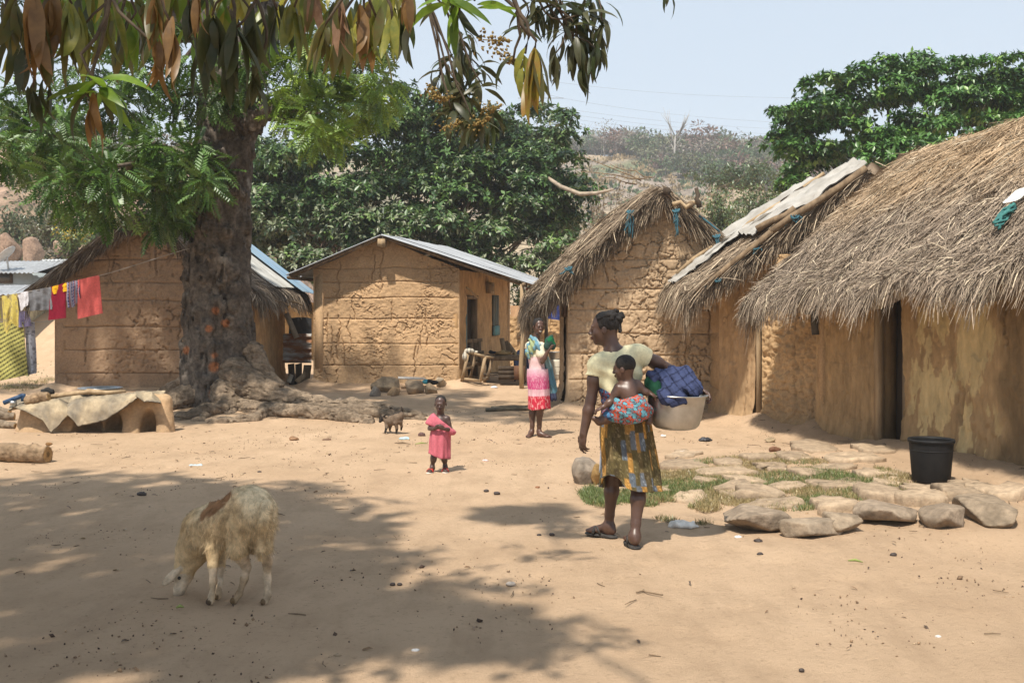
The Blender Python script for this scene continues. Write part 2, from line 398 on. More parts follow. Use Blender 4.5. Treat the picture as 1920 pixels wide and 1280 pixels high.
# ------------------------------------------------------------------ mud walls, course by course
def in_rect(S, Z, r): return (S > r[0]) & (S < r[1]) & (Z > r[2]) & (Z < r[3])
def mudwall(parent, A2, B2, ztop, m, colr, res=.03, courses=(0, .4, .8, 1.2, 1.6, 2.0, 2.4, 9), openings=(), style='cracked', seed=0, z0=-.12, cracks=8, rough=1.0, colfn=None, name='wall', thick=.2):
    a = np.array(A2, float); b = np.array(B2, float); L = np.linalg.norm(b - a); d = (b - a) / L; n = np.array((d[1], -d[0]))
    ns = max(4, int(L / res) + 1); S1 = np.linspace(0, L, ns); zmax = float(np.max(ztop(S1)))
    gzs = gz(a[0] + d[0] * S1, a[1] + d[1] * S1)
    def surf(S, Z, depth, h):
        x = a[0] + d[0] * S + n[0] * (h - depth); y = a[1] + d[1] * S + n[1] * (h - depth)
        return np.stack([x, y, Z], -1)
    # core slab carries the openings' reveals
    mb = MB(); ss = sorted(set([0, L] + [v for o in openings for v in o[:2]])); cs = np.linspace(0, L, 24)
    ss = np.array(sorted(set(list(ss) + [float(c) for c in cs if all(not (o[0] - .03 < c < o[1] + .03) for o in openings)])))
    for s0, s1 in zip(ss[:-1], ss[1:]):
        mid = (s0 + s1) / 2; zs = [(z0, None)]
        spans = [(z0, z0, float(ztop(np.array([s0]))[0]) - .02, float(ztop(np.array([s1]))[0]) - .02)]
        for o in openings:
            if o[0] - 1e-6 < mid < o[1] + 1e-6: spans = [(z0, z0, o[2], o[2]), (o[3], o[3]) + spans[0][2:]]
        for zb0, zb1, zt0, zt1 in spans:
            if zt0 - zb0 < .02: continue
            v = [surf(np.array(s), np.array(z), dp, 0) for dp in (.035, thick) for s, z in ((s0, zb0), (s1, zb1), (s1, zt1), (s0, zt0))]
            mb.add(np.array(v), q=[(0, 1, 2, 3), (7, 6, 5, 4), (0, 3, 7, 4), (1, 5, 6, 2), (3, 2, 6, 7), (0, 4, 5, 1)], col=colr)
    wall = mb.build(name, m, parent)
    # relief
    cz = [c for c in courses]; nz_tot = 0
    crk = []
    rr = np.random.default_rng(seed + 100)
    for q in range(cracks):
        s_ = rr.uniform(.08, .92) * L; zc = rr.uniform(.3, zmax * .85); crk.append((s_, zc, rr.uniform(.18, .5), rr.uniform(.005, .009), rr.integers(0, 99)))
    def height(S, Z):
        w = rough
        if style == 'cracked':
            wx = S + .16 * (fbm2(S * 7, Z * 7, 3, seed + 1) - .5); wz = Z + .16 * (fbm2(S * 7 + 9, Z * 7, 3, seed + 2) - .5)
            f1, e, ci = voro2(wx / .24, wz / .20, seed + 3); f1b, eb, cib = voro2(wx / .08, wz / .055, seed + 4)
            dens = sst(.38, .62, fbm2(S * 1.1 + seed, Z * 1.3, 3, seed + 5)); dens2 = sst(.46, .66, fbm2(S * 1.6, Z * 1.6 + seed, 3, seed + 6))
            brk = sst(.40, .55, fbm2(S * 6, Z * 6, 2, seed + 15)); h = -.075 * w * np.exp(-(e / .034) ** 2) * (.06 + .94 * dens) * (.25 + .75 * brk) - .030 * w * np.exp(-(eb / .12) ** 2) * dens2 * (1 - .6 * brk)
            h = h + .012 * w * (ci - .5) * dens + .020 * w * (cib - .5) * dens2 + .035 * w * (fbm2(S * 2.2, Z * 2.2, 4, seed + 7) - .5) + .022 * w * (fbm2(S * 15, Z * 18, 4, seed + 8) - .5)
        elif style == 'rough':
            wx = S + .2 * (fbm2(S * 8, Z * 8, 3, seed + 1) - .5); wz = Z + .2 * (fbm2(S * 4 + 9, Z * 4, 2, seed + 2) - .5)
            f1, e, ci = voro2(wx / .13, wz / .09, seed + 3)
            h = -.035 * w * np.exp(-(e / .07) ** 2) + .03 * (ci - .5) + .05 * (fbm2(S * 3, Z * 3, 4, seed + 7) - .5) + .075 * (fbm2(S * 14, Z * 17, 4, seed + 8) - .5)
        else:
            h = .035 * w * (fbm2(S * 1.5, Z * 1.2, 3, seed + 7) - .5) + .016 * w * (fbm2(S * 13, Z * 2.5, 3, seed + 8) - .5) + .024 * w * (fbm2(S * 24, Z * 14, 4, seed + 9) - .5)
            pit = sst(.63, .68, fbm2(S * 20, Z * 6, 3, seed + 12)); h = h - .014 * w * pit
            ch = sst(.56, .575, fbm2(S * 3.6, Z * 1.5, 5, seed + 14)); h = h - .018 * w * ch; eC = voro2(S / .3 + .5 * fbm2(S * 6, Z * 6, 3, seed + 1), Z / .5 + .5 * fbm2(S * 6 + 4, Z * 6, 3, seed + 2), seed + 16)[1]; h = h - .022 * w * np.exp(-(eC / .022) ** 2) * sst(.45, .6, fbm2(S * 1.4, Z * 1.4, 2, seed + 17))
        for s_, zc, ln, wd, sd in crk:
            line = s_ + .09 * (vn2(Z * 5 + sd, Z * 0 + sd, seed) - .5) + .03 * (vn2(Z * 22 + sd, Z * 0 + sd, seed + 3) - .5)
            h = h - .07 * np.exp(-((S - line) / wd) ** 2) * sst(ln, ln * .7, np.abs(Z - zc))
        h = h + .10 * np.exp(-np.maximum(Z - .03, 0) / .16) * w          # splayed foot
        return h
    for ci in range(len(cz) - 1):
        zl = cz[ci] if ci else z0; zh = min(cz[ci + 1], zmax)
        if zh - zl < .05: continue
        nz = max(3, int((zh - zl) / res) + 1); Z1 = np.linspace(zl, zh, nz)
        S, Z = np.meshgrid(S1, Z1, indexing='ij')
        wob = .035 * (vn2(S * 1.7 + seed, Z * 1.2, seed + 20) - .5) * sst(z0, z0 + .4, Z)
        h = height(S, Z + wob)
        jl = .038 * (.4 + .6 * vn2(S * 3, S * 0 + ci, seed + 30)) if style == 'cracked' else 0.006 * vn2(S * 3, S * 0 + ci, seed + 30)
        h = h - jl * (np.exp(-((Z - zl) / .011) ** 2) * (ci > 0) + np.exp(-((zh - Z) / .011) ** 2) * (zh < zmax - .01)) + (.006 * (hsh(ci, seed, 5) - .5) if style != 'smooth' else 0)
        h = h * np.minimum(1, np.minimum(sst(0, .05, S), sst(0, .05, L - S)) + .0) if style != 'smooth' else h * np.minimum(sst(0, .03, S), sst(0, .03, L - S))
        V = surf(S, Z + wob, 0, h)
        fc = grid_faces(ns, nz)
        sm = (S[:-1, :-1] + S[1:, 1:]) / 2; zm = (Z[:-1, :-1] + Z[1:, 1:]) / 2
        keep = zm < ztop(sm) + res
        V[..., 2] = np.minimum(V[..., 2], ztop(S) + .01)
        for o in openings: keep &= ~in_rect(sm, zm, o)
        fc = fc[keep.reshape(-1)]
        if len(fc) < 4: continue
        base = np.array(colr) * (1 + .22 * (fbm2(S * .9, Z * .9, 3, seed + 40) - .5) + .25 * (fbm2(S * 7, Z * 7, 3, seed + 41) - .5) + .12 * (hsh(ci, seed, 9) - .5))[..., None]
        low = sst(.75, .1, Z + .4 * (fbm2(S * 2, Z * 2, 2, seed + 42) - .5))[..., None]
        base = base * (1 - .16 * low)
        if colfn is not None: base = colfn(S, Z, base)
        used = np.unique(fc); mp = np.full(ns * nz, -1); mp[used] = np.arange(len(used))
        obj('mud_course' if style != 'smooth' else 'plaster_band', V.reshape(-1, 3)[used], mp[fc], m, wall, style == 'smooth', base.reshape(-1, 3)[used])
    return wall

def gable(L, zl, zr, apex_s, apex_z):
    return lambda s: np.where(s < apex_s, zl + (apex_z - zl) * s / apex_s, zr + (apex_z - zr) * (L - s) / (L - apex_s))
def flat(z): return lambda s: np.full(np.shape(s), float(z))

# ------------------------------------------------------------------ thatch
def patch_frame(Sf, u, v):
    e = 1e-3; p = Sf(u, v); du = (Sf(u + e, v) - Sf(u - e, v)) / (2 * e); dv = (Sf(u, v + e) - Sf(u, v - e)) / (2 * e)
    n = np.cross(du, dv); n /= np.linalg.norm(n, axis=-1)[..., None] + 1e-9
    n = np.where(n[..., 2:3] < 0, -n, n); dn = -dv / (np.linalg.norm(dv, axis=-1)[..., None] + 1e-9); lat = np.cross(n, dn)
    return p, n, dn, lat
def thatch(parent, Sf, N, ln=(.3, .6), wid=.011, colf=None, mname='thatch_straw', thick=.16, eave=.25, droop=.9, spread=.22, seed=0, slab=(28, 22), lift=.02, name='thatch', stray_p=.06, verge=(0, 0)):
    r = np.random.default_rng(seed + 500)
    nu, nv = slab; U, Vv = np.meshgrid(np.linspace(0, 1, nu), np.linspace(0, 1, nv), indexing='ij')
    p, n, dn, lat = patch_frame(Sf, U, Vv)
    top = p - n * .02 + n * .03 * (fbm2(U * 12, Vv * 9, 3, seed)[..., None] - .5); bot = p - n * thick
    V = np.concatenate([top.reshape(-1, 3), bot.reshape(-1, 3)]); f = grid_faces(nu, nv); k = nu * nv
    rim = [i * nv for i in range(nu)] + [(nu - 1) * nv + j for j in range(1, nv)] + [i * nv + nv - 1 for i in range(nu - 2, -1, -1)] + [j for j in range(nv - 2, 0, -1)]
    rq = np.array([(rim[i], rim[(i + 1) % len(rim)], rim[(i + 1) % len(rim)] + k, rim[i] + k) for i in range(len(rim))])
    colf = colf or (lambda u, v, q: np.tile(A(.27, .20, .13), (len(u), 1)))
    cV = colf(U.ravel(), Vv.ravel(), np.full(U.size, .35)); cV = np.concatenate([cV, cV * .8])
    M = mat(mname, (1, 1, 1), attr=True, var=.18, scale=25, rough=.85, spec=.15)
    base = obj(name, V, [f, f[:, ::-1] + k, rq], M, parent, False, cV)
    # strands
    u = r.uniform(-.008, 1.008, N); v = r.uniform(0, 1, N) ** 1.0; ne = int(N * eave); v[:ne] = r.uniform(0, .14, ne)
    ns2 = int(N * .12); u[ne:ne + ns2 // 2] = r.uniform(-.015, .03, ns2 // 2); u[ne + ns2 // 2:ne + ns2] = r.uniform(.97, 1.015, ns2 - ns2 // 2)
    p, n, dn, lat = patch_frame(Sf, u, v)
    clump = (fbm2(u * 26, v * 14, 3, seed + 3) - .5)[:, None]
    ang = (r.normal(0, spread, N) + 1.1 * clump[:, 0]); stray = r.random(N) < stray_p; ang[stray] += r.normal(0, .7, stray.sum())
    dr = dn * np.cos(ang)[:, None] + lat * np.sin(ang)[:, None]
    Ls = r.uniform(*ln, N); off = r.uniform(-.02, .045, N) + .07 * clump[:, 0]; Ls = Ls * (.62 + .75 * fbm2(u * 30, v * 5, 3, seed + 8)) * np.where(v < .14, .66, 1); lf = r.normal(.0, lift, N) + stray * r.uniform(0, .08, N)
    wv = wid * r.uniform(.5, 1.5, N)
    for sg, fr in ((0, verge[0]), (1, verge[1])):           # straw hanging off the gable verge
        kx = int(N * fr)
        if not kx: continue
        i0 = N - kx if sg == 0 else N - int(N * verge[0]) - kx; sl9 = slice(i0, i0 + kx); u[sl9] = sg + (r.uniform(-.002, .02, kx) * (1 if sg == 0 else -1)); v[sl9] = r.uniform(.0, 1, kx); p[sl9], n[sl9], dn[sl9], lat[sl9] = patch_frame(Sf, u[sl9], v[sl9])
        du9 = Sf(u[sl9] - .01, v[sl9]) - Sf(u[sl9] + .01, v[sl9]); du9 /= np.linalg.norm(du9, axis=1)[:, None]; du9 = du9 * (1 if sg == 0 else -1)
        dq = du9 * r.uniform(.05, .30, (kx, 1)) + dn[sl9] * r.uniform(.3, 1, (kx, 1)) + A(0, 0, -1) * r.uniform(.15, .8, (kx, 1)) + r.normal(0, .12, (kx, 3)); dr[sl9] = dq / np.linalg.norm(dq, axis=1)[:, None]; Ls[sl9] = r.uniform(.18, .42, kx); off[sl9] = r.uniform(-thick * .8, .03, kx); ang[sl9] = 0
    wdir = np.cross(dr, n) * np.cos(r.uniform(-1, 1, N))[:, None] + n * np.sin(r.uniform(-1, 1, N))[:, None]
    wdir /= np.linalg.norm(wdir, axis=1)[:, None]
    vlen = np.linalg.norm((Sf(u, np.ones(N)) - Sf(u, np.zeros(N))), axis=-1)
    pts = []; bend = r.normal(0, .04, N)
    for t in (0, .4, .75, 1.0):
        over = np.maximum(0, Ls * t * np.cos(ang) - v * vlen)
        q = p + dr * (Ls * t)[:, None] + n * (off + lf * t * 1.0 - .10 * Ls * t * t)[:, None] + lat * (bend * t * t)[:, None]
        q[:, 2] -= droop * over ** 2 / (over + .12) * 1.0
        q -= dn * (over * .35 * min(1, droop))[:, None] * .8
        pts.append(q)
    segs = len(pts); Vs = np.zeros((N, segs, 2, 3))
    for i, q in enumerate(pts):
        w = wv * (1.0, 1.0, .85, .35)[i]; Vs[:, i, 0] = q - wdir * w[:, None] / 2; Vs[:, i, 1] = q + wdir * w[:, None] / 2
    b0 = (np.arange(N) * segs * 2)[:, None]; fs = []
    for i in range(segs - 1): fs.append(np.concatenate([b0 + 2 * i, b0 + 2 * i + 1, b0 + 2 * i + 3, b0 + 2 * i + 2], 1))
    cs = colf(u, v, r.random(N)); cs = np.repeat(cs, segs * 2, 0)
    o = obj('straw', Vs.reshape(-1, 3), np.concatenate(fs), M, base, False, cs); o['kind'] = 'stuff'
    return base
def straw_cols(a, b, c, pale=.10):
    a, b, c = A(*a), A(*b), A(*c)
    def f(u, v, q):
        w = np.clip(q * 1.15, 0, 1)[:, None]; k = a * (1 - w) + b * w
        m = (hsh(np.floor(q * 1e5), np.floor(u * 1e5)) < pale)[:, None]; k = np.where(m, c, k)
        return k * (.75 + .5 * hsh(np.floor(q * 9e4), np.floor(v * 1e5)))[:, None] * (.8 + .4 * fbm2(u * 9, v * 6, 3, 3))[:, None]
    return f
def bil(p00, p10, p11, p01, sag=0.0, lip=None):
    """u along eave (p00->p10), v to the ridge (p01,p11)"""
    p00, p10, p11, p01 = [np.asarray(x, float) for x in (p00, p10, p11, p01)]
    def S(u, v):
        u = np.asarray(u, float)[..., None]; v = np.asarray(v, float)[..., None]
        q = (p00 * (1 - u) + p10 * u) * (1 - v) + (p01 * (1 - u) + p11 * u) * v
        z = sag * 4 * v * (1 - v)
        if lip is not None: z = z + lip(u, v)
        z = z + .05 * (vn2(u * 5 + 3, v * 3, 77) - .5)
        return np.concatenate([q[..., :2], q[..., 2:] + z], -1)
    return S
def pole(mb, a, b, r0, r1=None, n=7, k=5, bend=.02, col=None):
    a = np.asarray(a, float); b = np.asarray(b, float); t = np.linspace(0, 1, k)[:, None]
    pts = a + (b - a) * t + np.concatenate([np.zeros((1, 3)), RNG.normal(0, bend, (k - 2, 3)), np.zeros((1, 3))])
    mb.tube(pts, np.linspace(r0, r1 if r1 else r0 * .85, k), n, wob=.05, col=col); return mb

MUD2 = mat('mud_ochre', (1, 1, 1), attr=True, var=.16, scale=30, bump=.5, bscale=90, bdist=.006)
MUD_S = mat('mud_plaster', (1, 1, 1), attr=True, var=.20, scale=9, stretch=(1, 1, .4), bump=.9, bscale=70, bdist=.010)
WOOD = mat('weathered_wood', (.26, .185, .115), (.13, .088, .052), scale=14, stretch=(1, 1, .18), bump=.4, bscale=50)
PALEWOOD = mat('pale_plank', (.42, .31, .19), (.27, .185, .105), scale=12, stretch=(1, 1, .2), bump=.35, bscale=50)
DARKW = mat('dark_wood', (.075, .055, .038), (.04, .028, .02), scale=12, stretch=(1, 1, .2), bump=.3)
TEAL = mat('worn_teal_paint', (.12, .22, .23), (.21, .19, .145), scale=9, stretch=(1, 1, .3), lo=.45, hi=.7)
ROPE = mat('blue_rope', (.03, .095, .13), (.06, .14, .17), scale=30)
ZINC = mat('zinc_sheet', (.47, .48, .49), (.33, .335, .34), scale=2.2, rough=.52, metal=.35, spec=.5, bump=.15, bscale=8)
RUSTY = mat('rusty_zinc', (.40, .39, .37), (.26, .12, .055), scale=4.5, stretch=(.6, .6, 2), rough=.75, metal=.15, lo=.42, hi=.58)
BLUEZ = mat('blue_zinc', (.20, .33, .45), (.30, .37, .42), scale=3, rough=.5, metal=.25, spec=.5)
PALESH = mat('pale_sheet', (.50, .49, .45), (.36, .345, .31), scale=3, rough=.7, bump=.3, bscale=7, bdist=.03)
def corrugated(parent, c00, c10, c11, c01, m, sheets=5, pitch=.085, amp=.011, name='roof_sheet', jag=.03):
    """sheets side by side from c00 (eave start) to c10 (eave end); c01,c11 are the ridge ends; waves run across, grooves eave->ridge"""
    c00, c10, c11, c01 = [np.asarray(x, float) for x in (c00, c10, c11, c01)]
    Lw = np.linalg.norm(c10 - c00); outs = []
    nn = nrm(np.cross(c10 - c00, c01 - c00)); nn = nn if nn[2] > 0 else -nn
    for k in range(sheets):
        u0, u1 = k / sheets - .006, (k + 1) / sheets + .012; nw = int((u1 - u0) * Lw / pitch * 8) + 2
        U, V = np.meshgrid(np.linspace(u0, u1, nw), np.linspace(-.01 + RNG.uniform(-jag, jag) * .5, 1, 9), indexing='ij')
        u = U[..., None]; v = V[..., None]
        p = (c00 * (1 - u) + c10 * u) * (1 - v) + (c01 * (1 - u) + c11 * u) * v
        p = p + nn * (amp * np.sin(U * Lw / pitch * 2 * np.pi) + .006 * (k % 2) + .02 * (fbm2(U * 5, V * 4, 2, k + 7) - .5))[..., None]
        p2 = p - nn * .004; nvv = 9; f = grid_faces(nw, nvv); K = nw * nvv
        outs.append(obj(name, np.concatenate([p.reshape(-1, 3), p2.reshape(-1, 3)]), [f, f[:, ::-1] + K], m, parent, True))
    return outs

# ---------------------------------------------------------------- 1  hut behind the big tree
W = WALLS['h1']; h1 = thing('mud_hut', on(-6.8, 21.8), 'brown mud hut with thatched gable roof behind the thick tree trunk', 'hut')
c1 = (.30, .202, .128)
mudwall(h1, *W[0], gable(3.73, 1.95, 1.95, 1.78, 3.30), MUD2, c1, res=.02, courses=(0, .34, .78, 1.22, 1.72, 2.05, 2.5, 9), seed=1, cracks=14)
mudwall(h1, *W[1], flat(2.0), MUD_S, (.44, .285, .145), res=.04, courses=(0, 1.05, 9), style='smooth', seed=2, cracks=2)
mudwall(h1, *W[2], gable(3.68, 1.95, 1.95, 1.8, 3.25), MUD2, c1, res=.12, seed=3, cracks=0)
mudwall(h1, *W[3], flat(2.0), MUD2, c1, res=.10, seed=4, cracks=2)
gcol = straw_cols((.105, .082, .062), (.24, .19, .145), (.40, .33, .25))
lipf = lambda a, w: (lambda u, v: -a * np.clip(1 - u / w, 0, 1) ** 2)
thatch(h1, bil((-9.02, 19.85, 1.93), (-9.02, 23.7, 1.93), (-6.9, 23.7, 3.5), (-6.9, 19.85, 3.46), .06, lipf(.10, .1)), 11000, colf=gcol, seed=1, wid=.012, thick=.14, verge=(.2, 0))
thatch(h1, bil((-4.62, 19.85, 1.84), (-4.55, 23.6, 1.84), (-6.9, 23.7, 3.5), (-6.9, 19.85, 3.46), .04, lipf(.10, .1)), 11000, colf=gcol, seed=2, wid=.012, thick=.14, verge=(.2, 0))
mb = MB(); pole(mb, (-9.2, 19.9, 1.74), (-6.9, 19.88, 3.33), .045, .04, bend=.03); mb.build('rafter', WOOD, h1)
mb = MB(); pole(mb, (-4.6, 19.9, 1.74), (-6.9, 19.88, 3.33), .045, .04, bend=.03); mb.build('rafter', WOOD, h1)
for k in range(9):
    mb = MB(); y = 20.3 + k * .38; pole(mb, (-5.1, y, 1.96), (-4.42 + RNG.uniform(-.08, .1), y + RNG.uniform(-.1, .1), 1.66 + RNG.uniform(-.04, .05)), .022, .014, n=6, k=3, bend=.01); mb.build('rafter_end', WOOD, h1)
n1 = corrugated(h1, (-4.74, 21.3, 2.01), (-4.66, 23.0, 2.01), (-5.9, 23.3, 2.96), (-6.0, 21.2, 2.98), PALESH, 2, pitch=.12, amp=.009)
n1 = corrugated(h1, (-4.45, 22.75, 1.92), (-4.40, 23.85, 1.90), (-6.3, 23.95, 3.32), (-6.3, 22.9, 3.32), BLUEZ, 2, pitch=.09)
mb = MB(); Vv = []
U, V_ = np.meshgrid(np.linspace(0, 1, 12), np.linspace(0, 1, 9), indexing='ij')
q = np.stack([-5.52 + .34 * U + .05 * V_, 19.80 - .05 * np.sin(U * 9) * V_, 2.62 - .24 * U - .40 * V_ * (1 - .6 * U) + .02 * np.sin(V_ * 8 + U * 12)], -1)
obj('torn_plastic', q.reshape(-1, 3), grid_faces(12, 9), PALESH, h1, True)

# ---------------------------------------------------------------- 2  ochre house with zinc roof
W = WALLS['h2']; h2 = thing('mud_house', on(-2.1, 23.7), 'ochre mud house with grey zinc gable roof and open porch', 'house')
c2 = (.47, .308, .172)
mudwall(h2, *W[0], gable(3.0, 2.36, 2.36, 1.42, 2.98), MUD2, c2, res=.0125, courses=(0, .42, .86, 1.36, 1.78, 2.1, 2.38, 9), seed=11, cracks=15, rough=1.0)
def door_cf(S, Z, b): return b
mudwall(h2, *W[1], flat(2.34), MUD_S, (.44, .27, .13), res=.035, courses=(0, .9, 1.5, 9), openings=((.55, 1.45, .12, 1.82), (2.75, 3.35, .95, 1.88)), style='smooth', seed=12, cracks=3)
mudwall(h2, *W[2], gable(3.06, 2.36, 2.36, 1.55, 2.98), MUD2, c2, res=.12, seed=13, cracks=0)
mudwall(h2, *W[3], flat(2.34), MUD2, c2, res=.10, seed=14, cracks=3)
R0 = A(-2.62, 21.22, 3.03); R1 = A(-1.62, 26.3, 3.06)
corrugated(h2, (-4.52, 21.35, 2.24), (-3.55, 26.5, 2.24), R1 - A(0, 0, .0), R0, ZINC, 6)
corrugated(h2, (0.36, 20.95, 2.06), (0.75, 25.9, 2.24), R1 + A(.02, 0, .012), R0 + A(.02, 0, .012), ZINC, 6)
mb = MB(); pole(mb, R0 + A(0, .1, -.08), R1 + A(0, -.1, -.1), .05); mb.build('ridge_beam', WOOD, h2)
mb = MB(); mb.box(R0 + A(.02, .12, -.16), (.14, .3, .16), jit=.005); mb.build('beam_end', PALEWOOD, h2)
for a, b in (((-4.48, 21.42, 2.19), R0 + A(-.02, .1, -.05)), ((.30, 21.05, 2.01), R0 + A(.04, .1, -.05)), ((-4.2, 23.2, 2.19), (-2.2, 23.2, 2.98)), ((.5, 23.4, 2.08), (-2.2, 23.2, 2.98))):
    mb = MB(); pole(mb, a, b, .035, .03, bend=.008); mb.build('rafter', WOOD, h2)
mb = MB(); pole(mb, (-4.47, 21.3, 2.185), (-3.6, 26.4, 2.185), .035); mb.build('eave_pole', WOOD, h2)
mb = MB(); pole(mb, (.22, 20.7, 2.03), (.62, 26.0, 2.17), .04); mb.build('eave_pole', WOOD, h2)
mb = MB(); pole(mb, on(.19, 20.9, -.05), (.2, 20.9, 2.04), .048, .042, bend=.008); mb.build('porch_post', PALEWOOD, h2)
mb = MB(); pole(mb, on(.80, 25.2, -.05), (.80, 25.2, 2.14), .048, .042, bend=.01); mb.build('porch_post', DARKW, h2)
d1 = nrm(A(1.01, 4.45, 0)); nrm1 = A(d1[1], -d1[0], 0); o1 = A(-1.06, 21.45, 0); ax1 = np.array([d1, nrm1, (0, 0, 1)])
def on_w2(s, out, z): return o1 + d1 * s + nrm1 * out + A(0, 0, z)
mb = MB(); mb.box(on_w2(.58, -.08, .97), (.07, .16, 1.72), ax1, .003); mb.build('door_jamb', TEAL, h2)
mb = MB(); mb.box(on_w2(1.42, -.08, .97), (.07, .16, 1.72), ax1, .003); mb.build('door_jamb', WOOD, h2)
mb = MB(); mb.box(on_w2(1.0, -.08, 1.80), (1.0, .18, .08), ax1, .004); mb.build('door_lintel', WOOD, h2)
for k in range(4):
    mb = MB(); mb.box(on_w2(.72 + k * .185, -.15, .94), (.175, .03, 1.62), ax1, .003); mb.build('door_board', DARKW if k else TEAL, h2)
for k in range(3):
    mb = MB(); mb.box(on_w2(2.87 + k * .19, .005, 1.41), (.18, .03, .90), ax1, .003); mb.build('shutter_board', mat('slate_teal_board', (.085, .125, .125), (.15, .13, .095), scale=8, stretch=(1, 1, .25)), h2)
mb = MB(); mb.box(on_w2(3.05, .03, 1.06), (.58, .02, .22), ax1, .003); mb.build('shutter_panel', mat('teal_panel', (.10, .28, .30), (.16, .22, .2), scale=7), h2)
mb = MB(); mb.box(on_w2(2.35, .06, 2.02), (.36, .10, .24), ax1, .004); bx = mb.build('wall_box', PALEWOOD, h2)
mb = MB(); mb.box(on_w2(2.35, .115, 2.02), (.26, .012, .15), ax1, .002); mb.build('box_panel', WOOD, bx)
mb = MB(); pole(mb, on_w2(.35, .05, 2.0), on_w2(.75, .2, 1.78), .02, .02); mb.build('wall_stick', PALEWOOD, h2)

# ---------------------------------------------------------------- 3  thatched hut in the middle
W = WALLS['h3']; h3 = thing('mud_hut', on(2.2, 17.6), 'cracked mud hut with shaggy thatch behind the walking woman', 'hut')
c3 = (.39, .278, .174)
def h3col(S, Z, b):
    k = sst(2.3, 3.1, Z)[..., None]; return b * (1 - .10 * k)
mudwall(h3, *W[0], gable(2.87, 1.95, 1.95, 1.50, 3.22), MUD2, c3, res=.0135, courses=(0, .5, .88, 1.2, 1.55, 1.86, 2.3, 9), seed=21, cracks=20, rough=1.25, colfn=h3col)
mudwall(h3, *W[1], flat(1.95), MUD2, c3, res=.10, seed=22, cracks=2)
mudwall(h3, *W[2], gable(2.89, 1.95, 1.95, 1.4, 3.2), MUD2, c3, res=.12, seed=23, cracks=0)
mudwall(h3, *W[3], flat(1.95), MUD_S, c3, res=.045, courses=(0, .9, 9), openings=((1.9, 2.7, .1, 1.7),), style='smooth', seed=24, cracks=2)
t3 = straw_cols((.135, .098, .068), (.31, .24, .17), (.46, .37, .26), .08)
def lip3(u, v): return -.30 * np.clip(1 - u / .20, 0, 1) ** 1.8 * (1 - .55 * v) - .05
thatch(h3, bil((.26, 15.80, 1.82), (.26, 19.7, 1.80), (2.24, 19.6, 3.50), (2.24, 15.80, 3.52), .14, lip3), 28000, colf=t3, seed=5, wid=.009, thick=.20, ln=(.25, .55), spread=.3, stray_p=.1, verge=(.22, 0))
def lip3b(u, v): return -.16 * np.clip(1 - u / .12, 0, 1) ** 1.8 - .05
thatch(h3, bil((4.20, 15.80, 1.75), (4.20, 19.7, 1.75), (2.24, 19.6, 3.50), (2.24, 15.80, 3.52), .05, lip3b), 11000, colf=t3, seed=6, wid=.010, thick=.14, verge=(.2, 0))
mb = MB(); pole(mb, (2.28, 15.66, 3.30), (2.28, 19.6, 3.36), .06); mb.build('ridge_pole', DARKW, h3)
mb = MB(); pole(mb, (2.62, 15.62, 3.10), (2.66, 18.6, 3.12), .055); mb.build('roof_pole', WOOD, h3)
mb = MB(); pole(mb, (2.36, 15.66, 3.10), (2.75, 15.64, 3.12), .04, .03); mb.build('roof_pole', PALEWOOD, h3)
mb = MB(); pole(mb, (2.74, 15.60, 3.05), (2.70, 15.64, 3.34), .04, .03); mb.build('roof_pole', DARKW, h3)
def ropes(parent, spots, seed):
    r = np.random.default_rng(seed)
    for c, ln, nst in spots:
        mb = MB()
        for q in range(nst):
            k = 7; t = np.linspace(0, 1, k)[:, None]
            x0 = r.normal(0, .022); pts = np.array(c) + np.concatenate([x0 + r.normal(0, .012, (k, 1)) + t * r.normal(0, .04), -.02 + r.normal(0, .006, (k, 1)), -t * ln * r.uniform(.5, 1.1)], 1)
            mb.tube(pts, r.uniform(.006, .012), 5)
        mb.tube(np.array(c) + np.array([(-.05, 0, -.02), (-.02, -.03, -.05), (.03, -.03, -.04), (.05, 0, 0)]), .017, 6)
        mb.build('rope_tie', ROPE, parent)
ropes(h3, (((1.74, 15.70, 3.02), .48, 7), ((2.40, 15.62, 3.03), .40, 7), ((3.00, 15.66, 2.66), .50, 4), ((.82, 15.5, 2.18), .12, 5)), 5)
mb = MB(); pole(mb, (2.75, 15.68, 2.94), (3.05, 15.66, 2.70), .016, .016, bend=.004); mb.build('rope_tie', ROPE, h3)
mb = MB(); mb.box((.80, 16.35, 1.66), (.05, .55, .42), None, .006); mb.build('door_shutter', mat('brown_board', (.09, .05, .03), (.05, .03, .02), scale=10), h3)
for k, (a, b) in enumerate((((1.95, 16.1, 3.50), (1.12, 16.4, 3.90)), ((2.0, 16.0, 3.52), (1.05, 16.3, 3.66)), ((2.1, 16.0, 3.54), (1.5, 16.3, 3.78)), ((1.9, 16.2, 3.46), (1.35, 16.5, 3.62)))):
    mb = MB(); pole(mb, a, b, .012, .004, n=5, k=6, bend=.02); mb.build('loose_twig', WOOD, h3)

